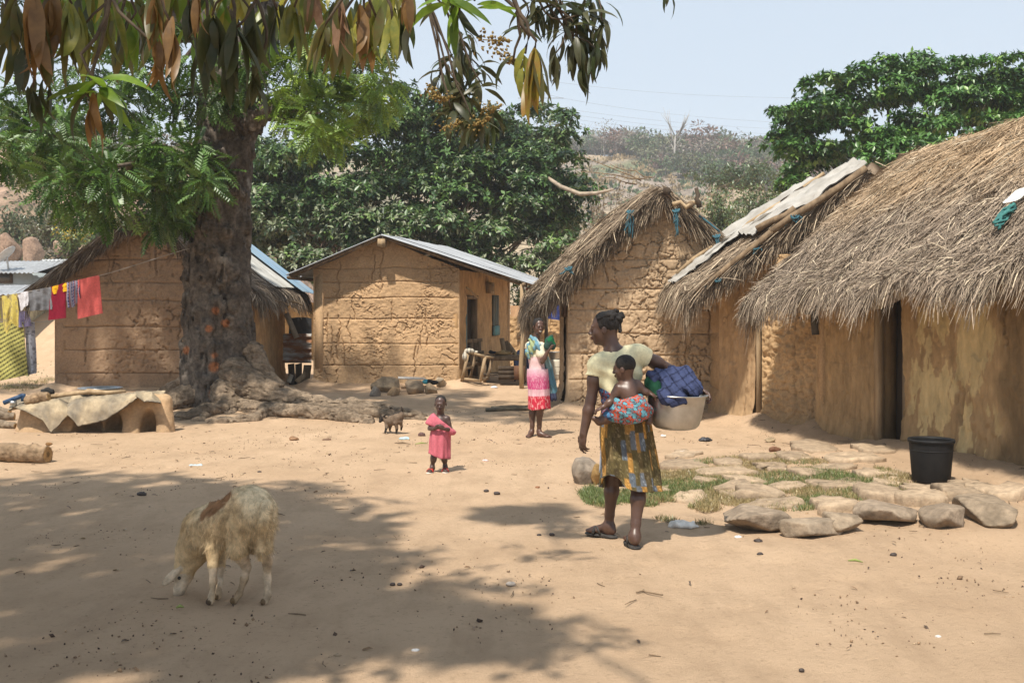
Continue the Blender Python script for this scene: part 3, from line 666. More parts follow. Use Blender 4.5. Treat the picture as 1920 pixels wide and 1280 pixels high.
# ---------------------------------------------------------------- 4  hut with the tarpaulin on its thatch
W = WALLS['h4']; h4 = thing('mud_hut', on(4.2, 15.6), 'mud hut with pale tarpaulin over sloping thatch, between two thatched huts', 'hut')
c4 = (.41, .272, .150)
mudwall(h4, *W[0], flat(2.25), MUD_S, c4, res=.02, courses=(0, 1.2, 9), style='smooth', seed=31, cracks=2, openings=((.93, 1.5, .05, 1.75),))
mudwall(h4, *W[1], flat(2.3), MUD2, (.44, .292, .155), res=.016, courses=(0, .52, .95, 1.35, 9), style='rough', seed=32, cracks=5, rough=.9)
mudwall(h4, (3.86, 13.35), (6.4, 13.9), gable(2.6, 2.25, 2.1, 0.85, 3.05), MUD2, c4, res=.05, seed=33, cracks=4)
mudwall(h4, (6.4, 13.9), (6.2, 17.4), flat(2.2), MUD2, c4, res=.15, seed=34, cracks=0)
mudwall(h4, (6.2, 17.4), (2.95, 17.2), gable(3.2, 2.2, 2.2, 1.6, 3.5), MUD2, c4, res=.15, seed=35, cracks=0)
mudwall(h4, (2.95, 17.2), (2.98, 15.35), flat(2.25), MUD2, c4, res=.06, seed=36, cracks=2)
t4 = straw_cols((.15, .11, .078), (.33, .255, .18), (.47, .38, .27), .08)
def lip4(u, v): return -.14 * np.clip(1 - u / .12, 0, 1) ** 1.8
S4 = bil((2.32, 14.25, 1.86), (2.30, 17.3, 1.90), (4.65, 17.2, 3.50), (4.70, 13.9, 3.50), .02, lip4)
thatch(h4, S4, 19000, colf=t4, seed=8, wid=.0085, thick=.15, ln=(.3, .6), verge=(.16, 0))
thatch(h4, bil((7.4, 13.8, 1.95), (7.4, 17.3, 1.95), (4.65, 17.2, 3.50), (4.70, 13.9, 3.50), .02), 2500, colf=t4, seed=9, wid=.02, thick=.15)
mb = MB(); pole(mb, (2.45, 14.16, 1.80), (3.45, 14.02, 2.62), .035, .045, bend=.02); mb.build('verge_pole', WOOD, h4)
mb = MB(); pole(mb, (3.40, 14.02, 2.58), (4.6, 13.85, 3.40), .045, .05, bend=.02); mb.build('verge_pole', WOOD, h4)
mb = MB(); pole(mb, (2.55, 14.12, 1.86), (3.9, 13.98, 2.94), .011, .011, k=9, bend=.016); mb.build('rope_tie', ROPE, h4)
ropes(h4, (((3.70, 13.96, 2.80), .14, 4), ((3.2, 14.02, 2.4), .12, 4), ((2.72, 14.12, 1.98), .05, 3)), 8)
def tarp(u0, u1, v0, v1, nu, nv, seed, off=.09, name='tarpaulin', m=None, par=h4, skew=0):
    U, V = np.meshgrid(np.linspace(0, 1, nu), np.linspace(0, 1, nv), indexing='ij')
    uu = u0 + (u1 - u0) * U + .03 * (fbm2(V * 4, U * 0 + seed, 3, seed) - .5) * 4 * (U < .5) + skew * (V - .5); vv = v0 + (v1 - v0) * V + .02 * (fbm2(U * 4, V * 0, 2, seed + 1) - .5)
    p, n, dn, lat = patch_frame(S4, uu, vv)
    fold = .05 * np.abs(fbm2(U * 5 + V * 2, V * 6, 3, seed + 2) - .5) * 2 + .05 * np.exp(-((U - .45 - .15 * np.sin(V * 4)) / .06) ** 2) + .03 * np.exp(-((U - .8 + .1 * V) / .05) ** 2)
    q = p + n * (off + fold)[..., None]; q2 = q - n * .012
    f = grid_faces(nu, nv); k = nu * nv
    return obj(name, np.concatenate([q.reshape(-1, 3), q2.reshape(-1, 3)]), [f, f[:, ::-1] + k], m or mat('grey_tarp', (.42, .40, .365), (.27, .25, .22), scale=3.5, rough=.75, bump=.25, bscale=18, bdist=.02), par, True)
tarp(.05, .36, .40, 1.0, 40, 60, 3); tarp(.50, .95, .05, .97, 36, 70, 5, skew=.05); tarp(.30, .50, .02, .52, 22, 50, 9, .07)
mb = MB(); pole(mb, S4(np.array(.06), np.array(.40)) + A(0, -.05, .16), S4(np.array(.03), np.array(.60)) + A(0, 0, .14), .05, .045); mb.build('weight_log', WOOD, h4)
mb = MB(); pole(mb, S4(np.array(.40), np.array(.66)) + A(0, 0, .15), S4(np.array(.33), np.array(.76)) + A(0, 0, .16), .035, .03); mb.build('weight_log', DARKW, h4)
mb = MB(); pole(mb, S4(np.array(.5), np.array(.05)) + A(0, 0, .14), S4(np.array(.55), np.array(.97)) + A(0, 0, .12), .03, .03, bend=.03, k=9); mb.build('weight_log', PALEWOOD, h4)
mb = MB(); mb.box((3.32, 14.38, .93), (.05, .10, 1.75), None, .004); mb.build('door_post', PALEWOOD, h4)
mb = MB(); mb.box((3.46, 14.5, .9), (.3, .03, 1.62), None, .004); mb.build('door_board', DARKW, h4)
for k, (a, b) in enumerate(((3.60, .42), (3.66, .55), (3.72, .8), (3.77, .5))):
    mb = MB(); t = np.linspace(0, 1, 6)[:, None]; p0 = A(a, 13.18 - k * .05, 2.06); mb.tube(p0 + np.concatenate([.02 * np.sin(t * 5 + k), 0 * t, -t * b], 1), np.linspace(.02, .055, 6), 8, wob=.08)
    mb.build('hanging_cloth', mat('dark_rag', (.06, .055, .05), (.10, .09, .075), scale=14), h4)

# ---------------------------------------------------------------- 5  near thatched hut at the right
W = WALLS['h5']; h5 = thing('mud_hut', on(5.6, 11.0), 'near mud hut with sweeping thatched roof above the black bucket', 'hut')
def plaster_cf(S, Z, b):
    w = A(.56, .42, .215); f = fbm2(S * 5.5, Z * 2.6, 5, 91) + .22 * (fbm2(S * 17, Z * 6, 3, 92) - .5) * 2
    lim = .40 + .16 * sst(.95, .25, Z) ; inr = sst(2.05, 2.15, S) * sst(3.62, 3.5, S + .08 * np.sin(Z * 9))
    k = (sst(lim, lim + .035, f) * inr)[..., None]
    st = (sst(.5, .62, fbm2(S * 9, Z * .8, 3, 95)) * .35)[..., None]
    b = b * (1 - st * .35)
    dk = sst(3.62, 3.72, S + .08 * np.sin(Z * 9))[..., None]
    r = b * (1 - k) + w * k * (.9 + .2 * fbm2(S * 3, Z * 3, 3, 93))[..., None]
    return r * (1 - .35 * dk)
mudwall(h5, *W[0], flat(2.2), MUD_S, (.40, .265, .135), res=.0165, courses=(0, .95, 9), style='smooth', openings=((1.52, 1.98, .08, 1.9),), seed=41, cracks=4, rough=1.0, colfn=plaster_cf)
mudwall(h5, *W[1], gable(2.8, 2.2, 2.2, 1.5, 3.8), MUD2, c4, res=.08, seed=42, cracks=2)
mudwall(h5, *W[2], flat(2.0), MUD2, c4, res=.15, seed=43, cracks=0)
mudwall(h5, *W[3], gable(3.4, 2.0, 2.2, 1.7, 3.6), MUD2, c4, res=.06, seed=44, cracks=3)
d5 = nrm(A(.88, -5.02, 0)); n5 = A(d5[1], -d5[0], 0); o5 = A(3.74, 13.12, 0); ax5 = np.array([d5, n5, (0, 0, 1)])
def on_w5(s, out, z): return o5 + d5 * s + n5 * out + A(0, 0, z)
mb = MB(); mb.box(on_w5(1.56, .03, 1.0), (.10, .06, 1.85), ax5, .003); mb.build('door_post', PALEWOOD, h5)
mb = MB(); mb.box(on_w5(1.93, -.10, 1.0), (.10, .08, 1.85), ax5, .004); mb.build('door_post', mat('grey_plank', (.27, .215, .15), (.17, .13, .09), scale=10, stretch=(1, 1, .2)), h5)
mb = MB(); mb.box(on_w5(1.75, -.17, 1.0), (.30, .03, 1.8), ax5, .004); mb.build('door_board', DARKW, h5)
def t5(u, v, q):
    a = A(.155, .118, .088); b = A(.33, .262, .198); g = A(.43, .305, .185); c = A(.52, .43, .31)
    w = np.clip(q * 1.1, 0, 1)[:, None]; k = a * (1 - w) + b * w
    gw = (sst(.35, .62, v + .35 * (fbm2(u * 5, v * 5, 3, 4) - .5)) * (1 - .25 * sst(.3, .0, u)))[:, None]; k = k * (1 - gw * .8) + g * (.6 + .6 * w) * gw * .8
    m = (hsh(np.floor(q * 1e5), np.floor(u * 1e5)) < .10)[:, None]; k = np.where(m, c, k)
    return k * (.72 + .56 * hsh(np.floor(q * 9e4), np.floor(v * 1e5)))[:, None] * (.85 + .3 * fbm2(u * 9, v * 6, 3, 3))[:, None]
def lip5(u, v): return -.20 * np.clip(1 - u / .10, 0, 1) ** 1.8 + .07 * np.sin(u * 22 + 1) * (1 - v) ** 2
S5 = bil((2.93, 13.35, 1.70), (4.12, 7.4, 1.92), (6.55, 7.9, 3.72), (5.10, 14.05, 3.62), .10, lip5)
thatch(h5, S5, 84000, colf=t5, seed=12, wid=.0066, thick=.2, ln=(.14, .46), slab=(60, 40), spread=.42, lift=.04, stray_p=.12, verge=(.05, .0))
thatch(h5, bil((8.6, 13.8, 1.9), (8.9, 8.0, 1.9), (6.55, 7.9, 3.72), (5.1, 14.05, 3.62), .05), 2500, colf=t5, seed=13, wid=.02, thick=.2)
mb = MB(); pole(mb, (3.15, 13.2, 1.66), (4.28, 7.5, 1.86), .045); mb.build('eave_pole', WOOD, h5)
# long loose straws
mb = MB(); r = np.random.default_rng(3)
p, n, dn, lat = patch_frame(S5, np.array([.70]), np.array([.33])); p = p[0]; n = n[0]; dn = dn[0]; lat = lat[0]
U, V = np.meshgrid(np.linspace(0, 1, 10), np.linspace(0, 1, 6), indexing='ij')
q = p + n * (.10 + .03 * np.sin(U * 7 + V * 4))[..., None] + dn * ((U - .5) * .36)[..., None] * 1.0 - lat * ((V - .5) * .11 * (1 - .4 * U) + (U - .5) * .16)[..., None]
obj('plastic_scrap', q.reshape(-1, 3), grid_faces(10, 6), mat('white_plastic', (.68, .66, .62), (.5, .48, .45), scale=6, rough=.5), h5, True)
mb = MB()
for k in range(14):
    t = np.linspace(0, 1, 6)[:, None]; a = p + dn * .20 + n * .09 + lat * .09; mb.tube(a + dn * t * r.uniform(.14, .30) + lat * (t * r.normal(.02, .05) + .015 * np.sin(t * 9 + k)) + n * (.03 * np.sin(t * 6 + k)), r.uniform(.008, .018), 5)
mb.build('net_scrap', mat('teal_net', (.035, .13, .13), (.06, .20, .18), scale=30), h5)
# ------------------------------------------------------------------ leaves
def basis(d, up, roll=None):
    """rows x (along leaf), y (across), z (normal)"""
    d = d / (np.linalg.norm(d, axis=-1)[..., None] + 1e-9); y = np.cross(up, d); y /= np.linalg.norm(y, axis=-1)[..., None] + 1e-9
    z = np.cross(d, y)
    if roll is not None:
        c = np.cos(roll)[..., None]; s = np.sin(roll)[..., None]; y, z = y * c + z * s, z * c - y * s
    return np.stack([d, y, z], -2)
def cards(T, faces, pos, B, sc, col):
    """T template (k,3); pos (n,3); B (n,3,3); sc (n,) or (n,3); col (n,3)"""
    sc = np.asarray(sc); sc = sc[:, None] * np.ones(3) if sc.ndim == 1 else sc
    V = np.einsum('nkj,nji->nki', T[None] * sc[:, None], B) + pos[:, None]
    k = len(T); fs = [np.asarray(f) for f in faces]; off = (np.arange(len(pos)) * k)[:, None, None]
    return V.reshape(-1, 3), [(f[None] + off).reshape(-1, f.shape[1]) for f in fs], np.repeat(col, k, 0)
DIAM = (np.array([(0, 0, 0), (.42, .24, .05), (1, 0, -.10), (.42, -.24, .05)], float), [np.array([(0, 2, 1), (0, 3, 2)])])
FOLD = (np.array([(0, 0, 0), (.30, .17, .05), (.34, 0, -.01), (.30, -.17, .05), (.70, .145, -.02), (.70, 0, -.09), (.70, -.145, -.02), (1.05, 0, -.26)], float),
        [np.array([(0, 2, 1), (0, 3, 2), (4, 5, 7), (5, 6, 7)]), np.array([(1, 2, 5, 4), (2, 3, 6, 5)])])
def pinnate(npair=7, ln=.34, wd=.15, droop=.25):
    V = []; T = []
    for i in range(npair):
        x = .16 + .78 * i / (npair - 1)
        z = -droop * x * x
        for s in (1, -1):
            k = len(V); L = ln * (1 - .35 * abs(x - .5)); dx = .45 * L; dy = s * L * .86
            V += [(x, 0, z), (x + dx * .5 - .07 * wd * 4, dy * .5, z + .01), (x + dx, dy, z - .08), (x + dx * .5 + .10, dy * .5 - s * .02, z + .01)]; T += [(k, k + 1, k + 2), (k, k + 2, k + 3)]
    k = len(V); V += [(.95, 0, -droop), (1.08, .06, -droop - .03), (1.28, 0, -droop - .12), (1.08, -.06, -droop - .03), (0, .008, 0), (0, -.008, 0), (1, 0, -droop)]
    T += [(k, k + 2, k + 1), (k, k + 3, k + 2), (k + 4, k + 6, k + 5)]
    return np.array(V, float), [np.array(T)]
def rdir(r, n):
    v = r.normal(0, 1, (n, 3)); return v / np.linalg.norm(v, axis=1)[:, None]
def pick(r, n, cols, w):
    c = np.array(cols, float); i = r.choice(len(c), n, p=np.array(w) / sum(w)); return c[i] * r.uniform(.75, 1.25, (n, 1))
def whorls(r, clumps, per, leaves, L, cols, w, T=DIAM, droop=.5, shell=.55, upb=.25, sizev=.25, area=None):
    """clumps: (centre, radii). returns pos,B,scale,col"""
    P_, B_, S_, C_ = [], [], [], []
    for ic, (c, rad) in enumerate(clumps):
        c = np.array(c); rad = np.array(rad); n = max(3, int(per * (rad[0] * rad[2] if area else 1)))
        d = rdir(r, n); d[:, 2] = np.where(d[:, 2] < -.35, -d[:, 2] * .6, d[:, 2]); d[:, 2] += upb * .5; d /= np.linalg.norm(d, axis=1)[:, None]
        rr = 1 - shell * r.random(n) ** 1.8
        ctr = c + d * rad * rr[:, None] * (1 + .22 * r.normal(0, 1, n))[:, None]
        tint = r.uniform(.8, 1.2); wcol = pick(r, n, cols, w) * tint
        ax = d + A(0, 0, upb); ax /= np.linalg.norm(ax, axis=1)[:, None]
        tmp = rdir(r, n); e1 = np.cross(ax, tmp); e1 /= np.linalg.norm(e1, axis=1)[:, None] + 1e-9; e2 = np.cross(ax, e1)
        for q in range(leaves):
            a = 2 * np.pi * (q / leaves) + r.normal(0, .3, n); op = r.uniform(.45, 1.0, n)
            ld = (np.cos(a)[:, None] * e1 + np.sin(a)[:, None] * e2) * op[:, None] + ax * (1.1 - op)[:, None]
            ld[:, 2] -= droop * r.uniform(.4, 1.2, n)
            up = ax * .6 + A(0, 0, 1) + r.normal(0, .35, (n, 3))
            P_.append(ctr + ld * .05 * L); B_.append(basis(ld, up)); S_.append(L * r.uniform(1 - sizev, 1 + sizev, n)); C_.append(wcol * r.uniform(.8, 1.2, (n, 1)))
    return np.concatenate(P_), np.concatenate(B_), np.concatenate(S_), np.concatenate(C_)
def limb_mesh(mb, a, b, r0, r1, k=6, bend=.12, n=8, seed=0):
    r = np.random.default_rng(seed); a = np.asarray(a, float); b = np.asarray(b, float); L = np.linalg.norm(b - a); t = np.linspace(0, 1, k)[:, None]
    pts = a + (b - a) * t + np.sin(t * np.pi) * r.normal(0, bend, 3) * L * .5 + np.concatenate([np.zeros((1, 3)), r.normal(0, bend * .12 * L, (k - 2, 3)), np.zeros((1, 3))])
    mb.tube(pts, np.linspace(r0, r1, k), n, wob=.05); return pts
BARK = mat('grey_bark', (.16, .125, .095), (.085, .062, .045), scale=9, bump=.6, bscale=30, bdist=.02)
LEAFM = mat('leaf_green', (1, 1, 1), attr=True, var=.15, scale=20, rough=.40, spec=.55, trans=.13)
LEAFD = mat('leaf_far', (1, 1, 1), attr=True, var=.15, scale=4, rough=.55, spec=.35, trans=.2)

# ------------------------------------------------------------------ broad dark tree behind the zinc-roofed house
r = np.random.default_rng(21)
def leafy_tree(name, base, px_clumps, Yc, spread, label, cols, w, per, leaves, L, seed, trunk_r, cat='tree', rad_m=(1, .9, .62), cols_fn=None, fork=None):
    r = np.random.default_rng(seed); t = thing(name, base, label, cat)
    cl = []
    for px, py, pr, dy in px_clumps:
        Y = Yc + dy + r.normal(0, spread); c = P(px, py, Y); R = pr * Y / F; cl.append((c, (R * rad_m[0], R * rad_m[1], R * rad_m[2])))
    pos, B, S, C_ = whorls(r, cl, per, leaves, L, cols, w, area=True)
    if cols_fn is not None: C_ = cols_fn(pos, C_, r)
    V, f, c = cards(DIAM[0], DIAM[1], pos, B, S, C_)
    o = obj('crown', V, f, LEAFM, t, False, c); o['kind'] = 'stuff'
    cen = np.mean([c[0] for c in cl], 0); bs = np.array(base, float); fk = np.array(fork if fork is not None else (bs[0] * .6 + cen[0] * .4, bs[1], (cen[2] - bs[2]) * .38 + bs[2]), float)
    mb = MB(); limb_mesh(mb, bs - A(0, 0, .2), fk, trunk_r, trunk_r * .8, seed=seed); mb.build('trunk', BARK, t, True)
    idx = np.argsort([-c_[0][1] for c_ in cl])
    for i in idx[:18]:
        mb = MB(); limb_mesh(mb, fk - A(0, 0, .1), cl[i][0] + A(0, 0, cl[i][1][2] * .4), trunk_r * .38, .03, bend=.16, seed=seed + int(i), n=6); 
        c0 = cl[i][0]
        for q in range(3): limb_mesh(mb, c0 * .6 + fk * .4 + r.normal(0, .2, 3), c0 + r.normal(0, 1, 3) * np.array(cl[i][1]) * .8, .03, .008, bend=.15, seed=seed * 3 + q + int(i), n=5, k=5)
        mb.build('limb', BARK, t, True)
    return t
rr = np.random.default_rng(4)
mid = []
top = [(470, 250), (520, 262), (580, 262), (640, 225), (700, 180), (745, 158), (800, 172), (860, 196), (940, 206), (1005, 192), (1045, 208), (1068, 250)]
for k in range(92):
    px = rr.uniform(455, 1070); yt = np.interp(px, [a for a, _ in top], [b for _, b in top]); yb = 500 if px < 1000 else 500 - (px - 1000) * .8
    py = rr.uniform(yt + 34, yb + 20); tier = (py - yt) / max(30, yb - yt); mid.append((px, py, rr.uniform(34, 62), 2.6 - 4.2 * tier + rr.normal(0, .5)))
for px, py in ((745, 175), (800, 195), (860, 215), (930, 225), (1000, 212), (1042, 225), (1058, 262), (1062, 300), (1040, 345), (1048, 400), (700, 205), (640, 250), (490, 275), (520, 300), (1000, 440), (1035, 430), (560, 300)): mid.append((px, py, 36, rr.normal(0, .8)))
for k in range(46):
    px = rr.uniform(455, 1055); yt = np.interp(px, [a for a, _ in top], [b for _, b in top]); mid.append((px, rr.uniform(yt + 50, 480), rr.uniform(50, 75), 4.0 + rr.normal(0, .5)))
def mid_cols(pos, C_, r):
    px = 960 + pos[:, 0] / pos[:, 1] * F; py = HOR - (pos[:, 2] - CAMZ) / pos[:, 1] * F
    dusty = sst(300, 460, py - .12 * (px - 480)) * .75 + .12
    m = r.random(len(pos)) < dusty * (.35 + .65 * fbm2(px * .02, py * .03, 2, 9))
    d = A(.200, .225, .130) * r.uniform(.65, 1.25, (len(pos), 1))
    return np.where(m[:, None], d, C_)
leafy_tree('broadleaf_tree', on(-2.2, 31), mid, 30.5, .5, 'wide dark green dusty broadleaf tree behind the zinc-roofed house', [(.028, .062, .018), (.055, .110, .028), (.085, .155, .038), (.14, .21, .06)], (3, 4, 3, 1), 260, 8, .185, 31, .35, cols_fn=mid_cols)
# right-hand tree over the thatch
rt = []
top = [(1450, 262), (1475, 205), (1505, 150), (1560, 132), (1610, 112), (1720, 96), (1800, 102), (1920, 96), (2080, 110)]; bot = [(1450, 285), (1500, 400), (1650, 330), (1800, 280), (1920, 235), (2080, 200)]
for k in range(70):
    px = rr.uniform(1475, 2080); yt = np.interp(px, *zip(*top)); yb = np.interp(px, *zip(*bot)); py = rr.uniform(yt + 26, yb); rt.append((px, py, rr.uniform(24, 46), 1.5 - 3 * (py - yt) / max(30, yb - yt) + rr.normal(0, .4)))
for px, py in ((1466, 212), (1470, 268), (1485, 290), (1505, 205), (1490, 330), (1520, 160), (1560, 150), (1610, 135), (1660, 120), (1725, 112), (1800, 122), (1860, 118), (1915, 112), (1500, 360), (1480, 275), (1545, 205)): rt.append((px, py, 26, rr.normal(0, .5)))
for px in range(1520, 2060, 34):
    yt = np.interp(px, *zip(*top)); yb = np.interp(px, *zip(*bot))
    for fr in (.3, .62, .9): rt.append((px + rr.uniform(-12, 12), yt + 20 + (yb - yt) * fr, 40, 2.2 + rr.normal(0, .4)))
leafy_tree('broadleaf_tree', on(10.5, 26), rt, 25.5, .3, 'bright green broadleaf tree rising behind the right-hand thatched roofs', [(.030, .080, .016), (.055, .135, .024), (.085, .190, .034), (.15, .26, .05)], (3, 4, 3, 1), 470, 8, .155, 32, .28, rad_m=(1.15, .9, .50))

# ------------------------------------------------------------------ thick old tree: trunk, roots, pinnate crown
BT = on(-4.38, 16.3); TY = 16.3
old = thing('mahogany_tree', BT, 'huge gnarled tree with burled trunk and sprawling roots before the brown hut', 'tree')
S = SDF(); rb = np.random.default_rng(8)
def tp(px, py, Y=TY): return P(px, py, Y)
S.cone(tp(417, 790), tp(414, 690), .66, .545, .15).cone(tp(414, 690), tp(410, 520), .545, .475, .1).cone(tp(410, 520), tp(416, 330), .475, .44, .1).cone(tp(416, 330), tp(428, 200), .44, .45, .1).cone(tp(428, 200), tp(400, 20, 16.6), .43, .34, .15).cone(tp(440, 200), tp(500, 30, 15.8), .32, .26, .12)
S.cone(tp(470, 222, 16.0), tp(512, 205, 15.7), .19, .17, .10).cone(tp(512, 205, 15.7), tp(533, 216, 15.6), .165, .13, .04)
S.cone(tp(360, 400), tp(290, 372, 15.9), .20, .17, .12).cone(tp(290, 372, 15.9), tp(232, 345, 15.5), .16, .13, .08).cone(tp(232, 345, 15.5), tp(120, 250, 15.0), .12, .06, .06)
scar = []
for px, py, rad in ((423, 575, .15), (447, 570, .13), (411, 612, .13), (440, 602, .12), (421, 655, .17), (420, 680, .16), (397, 663, .12), (440, 690, .10), (362, 640, .10), (420, 720, .17), (392, 470, .11), (415, 480, .11), (430, 500, .11), (400, 520, .10), (428, 525, .10), (450, 540, .10), (405, 430, .10), (440, 440, .10), (420, 390, .12), (445, 360, .14), (380, 430, .10), (370, 520, .10), (365, 580, .12), (385, 590, .10), (460, 610, .11), (465, 640, .10), (375, 690, .12), (455, 330, .10), (430, 300, .12), (400, 350, .10), (458, 260, .12)):
    base = P(px, py, TY); ax_ = P(414, py, TY); off = base[0] - ax_[0]; R = .50; dep = math.sqrt(max(.02, R * R - off * off)) * .93
    c = A(base[0], TY - dep, base[2]); c = c + nrm(c - A(ax_[0], TY, c[2])) * .035; S.ell(c, (rad * .95, rad * .55, rad * 1.1), None, .035)
    S.ell(c + nrm(c - A(ax_[0], TY, c[2])) * rad * .62, (rad * .34, rad * .4, rad * .42), None, .03, op='s')
for c, rr_ in (((423, 582), .055), ((438, 605), .06), ((411, 615), .05), ((420, 663), .04), ((420, 684), .075), ((362, 655), .06), ((424, 733), .09)): scar.append((P(c[0], c[1], TY), rr_))
for q in range(70):
    a = rb.uniform(0, 2 * np.pi); py = rb.uniform(230, 740); c0 = P(np.interp(py, [200, 330, 520, 690], [428, 416, 410, 414]), py, TY); R = np.interp(py, [200, 520, 690, 760], [.44, .47, .54, .6]); rad = rb.uniform(.05, .12)
    S.ell(c0 + A(math.cos(a), math.sin(a), 0) * R * .95, (rad, rad, rad * 1.2), None, .06)
def bark_mod(p):
    q = p * A(1, 1, .20); n1 = fbm3(q * 8, 3, 4); n2 = fbm3(p * A(17, 17, 9), 3, 7)
    rg = np.abs(fbm3(q * 9 + 5, 2, 12) - .5) * 2
    return -.06 * (n1 - .5) * 2 - .028 * (n2 - .5) * 2 + .06 * sst(.20, .0, rg)
V, f = S.mesh(.026, bark_mod)
def bark_col(V, seed=0):
    n = fbm3(V * 5, 4, 31 + seed)[:, None]; n2 = fbm3(V * 14, 3, 35 + seed)[:, None]
    c = A(.042, .035, .030) * (1 - n) + A(.175, .148, .122) * n; c = c * (.45 + 1.1 * n2)
    pale_bark = sst(.60, .70, fbm3(V * 3.1 + 9, 4, 44)) * sst(3.0, 4.0, V[:, 2] + 1.2 * (V[:, 0] + 4.3)); c = c * (1 - .7 * pale_bark[:, None]) + A(.34, .32, .29) * .7 * pale_bark[:, None]  # paler grey patches, more towards the upper right of the trunk
    return c
bc = bark_col(V)
for c, rr_ in scar:
    d = np.hypot(V[:, 0] - c[0], V[:, 2] - c[2]); m = (sst(rr_ * 1.25, rr_ * .75, d) * (V[:, 1] < TY - .2))[:, None]; bc = bc * (1 - m) + A(.30, .125, .058) * m
BARKV = mat('burled_bark', (1, 1, 1), attr=True, var=.35, scale=22, bump=.8, bscale=45, bdist=.02, rough=.95, spec=.1)
obj('trunk', V, f, BARKV, old, True, bc)
roots = [([(440, 700, 15.9), (478, 735, 15.75), (530, 756, 15.6), (600, 770, 15.5), (680, 780, 15.35), (790, 792, 15.1)], [.26, .24, .20, .16, .13, .07]),
         ([(430, 760, 15.75), (500, 778, 15.3), (570, 780, 15.1), (640, 784, 14.95), (690, 800, 14.75), (702, 822, 14.6)], [.16, .13, .12, .11, .10, .06]),
         ([(475, 660, 16.1), (490, 710, 16.0), (520, 745, 15.95), (575, 756, 16.1)], [.17, .18, .18, .10]),
         ([(380, 735, 16.0), (345, 752, 15.9), (310, 768, 15.7), (270, 778, 15.7)], [.24, .19, .14, .07]),
         ([(420, 735, 15.75), (424, 770, 15.55), (428, 800, 15.3)], [.22, .18, .12]),
         ([(430, 765, 15.5), (385, 778, 15.2), (340, 792, 15.0), (310, 806, 14.8)], [.14, .10, .09, .05]),
         ([(400, 770, 15.4), (370, 800, 14.9), (385, 806, 14.7)], [.11, .08, .05]),
         ([(365, 720, 16.3), (325, 742, 16.4), (290, 752, 16.5)], [.22, .16, .08]),
         ([(600, 768, 15.6), (660, 764, 15.8), (740, 778, 15.6), (800, 786, 15.4)], [.10, .10, .08, .05]),
         ([(500, 770, 15.3), (480, 792, 14.9), (420, 800, 14.7), (380, 806, 14.6)], [.09, .08, .08, .05])]
for i, (pts, rad) in enumerate(roots):
    S = SDF(); pp = [P(*q) + A(0, 0, .05 * (k_ > 0)) for k_, q in enumerate(pts)]; S.chain(pp, rad, .05)
    V, f = S.mesh(.018, lambda p: -.035 * (fbm3(p * A(5, 12, 12), 4, 40 + i) - .5) * 2 + .03 * sst(.16, .0, np.abs(fbm3(p * A(4, 11, 11) + 3, 3, 50 + i) - .5) * 2)); n = fbm3(V * 6, 4, 60 + i)[:, None]
    n2 = fbm3(V * A(10, 26, 26), 3, 70 + i)[:, None]; c = (A(.085, .064, .046) * (1 - n) + A(.31, .235, .165) * n) * (.5 + n2)  # colour noise paints darker crevices into the root bark
    obj('root', V, f, BARKV, old, True, c)
# crown
PIN = pinnate(); r = np.random.default_rng(77)
cl = []
for px, py, pr in ((30, 232, 52), (92, 262, 60), (150, 296, 58), (205, 335, 55), (250, 292, 58), (310, 272, 56), (356, 300, 46), (398, 318, 34), (118, 345, 50), (196, 384, 42), (300, 352, 50), (332, 396, 36), (292, 420, 28), (60, 292, 44), (8, 284, 44), (385, 345, 26), (150, 390, 30),
                   (556, 176, 46), (612, 150, 50), (676, 138, 48), (716, 165, 36), (600, 212, 50), (656, 205, 48), (588, 250, 34), (632, 250, 30), (700, 205, 30), (540, 215, 26),
                   (395, 185, 34), (445, 165, 36), (352, 350, 34), (350, 405, 26), (200, 60, 60), (300, 40, 60), (420, 60, 60), (520, 50, 52), (150, 130, 48), (268, 140, 52), (330, 170, 44), (230, 205, 44), (600, 70, 50), (690, 75, 46), (40, 190, 40), (480, 120, 46), (360, 110, 46), (560, 110, 46), (120, 205, 46)):
    Y = 15.6 + r.normal(0, .8) - .9 * (py > 240); c = P(px, py, Y); R = pr * Y / F; cl.append((c, (R, R * 1.1, R * .85), px, py))
pos = []; dirs = []
for c, rad, px, py in cl:
    n = int(720 * rad[0] * rad[2] * (.5 if py < 140 and px < 560 else 1)) + 12
    d = rdir(r, n); q = np.array(c) + d * np.array(rad) * (r.random(n) ** .45)[:, None]
    dd = d * .8 + r.normal(0, .45, (n, 3)); dd[:, 2] -= .35; pos.append(q); dirs.append(dd)
pos = np.concatenate(pos); dirs = np.concatenate(dirs); n = len(pos)
up = A(0, 0, 1) + r.normal(0, .45, (n, 3)); B = basis(dirs, up); sc = r.uniform(.19, .31, n)
px = 960 + pos[:, 0] / pos[:, 1] * F
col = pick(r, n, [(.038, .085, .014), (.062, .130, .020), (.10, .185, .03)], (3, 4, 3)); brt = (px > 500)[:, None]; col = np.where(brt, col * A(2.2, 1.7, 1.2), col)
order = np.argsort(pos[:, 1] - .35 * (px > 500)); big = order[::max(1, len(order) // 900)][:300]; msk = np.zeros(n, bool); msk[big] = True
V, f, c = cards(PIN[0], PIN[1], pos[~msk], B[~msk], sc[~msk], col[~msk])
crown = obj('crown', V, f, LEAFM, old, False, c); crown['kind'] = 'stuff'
PM = []
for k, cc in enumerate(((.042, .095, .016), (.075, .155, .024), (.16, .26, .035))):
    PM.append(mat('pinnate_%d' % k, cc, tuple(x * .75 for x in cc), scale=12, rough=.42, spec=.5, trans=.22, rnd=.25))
proto = [None] * 3
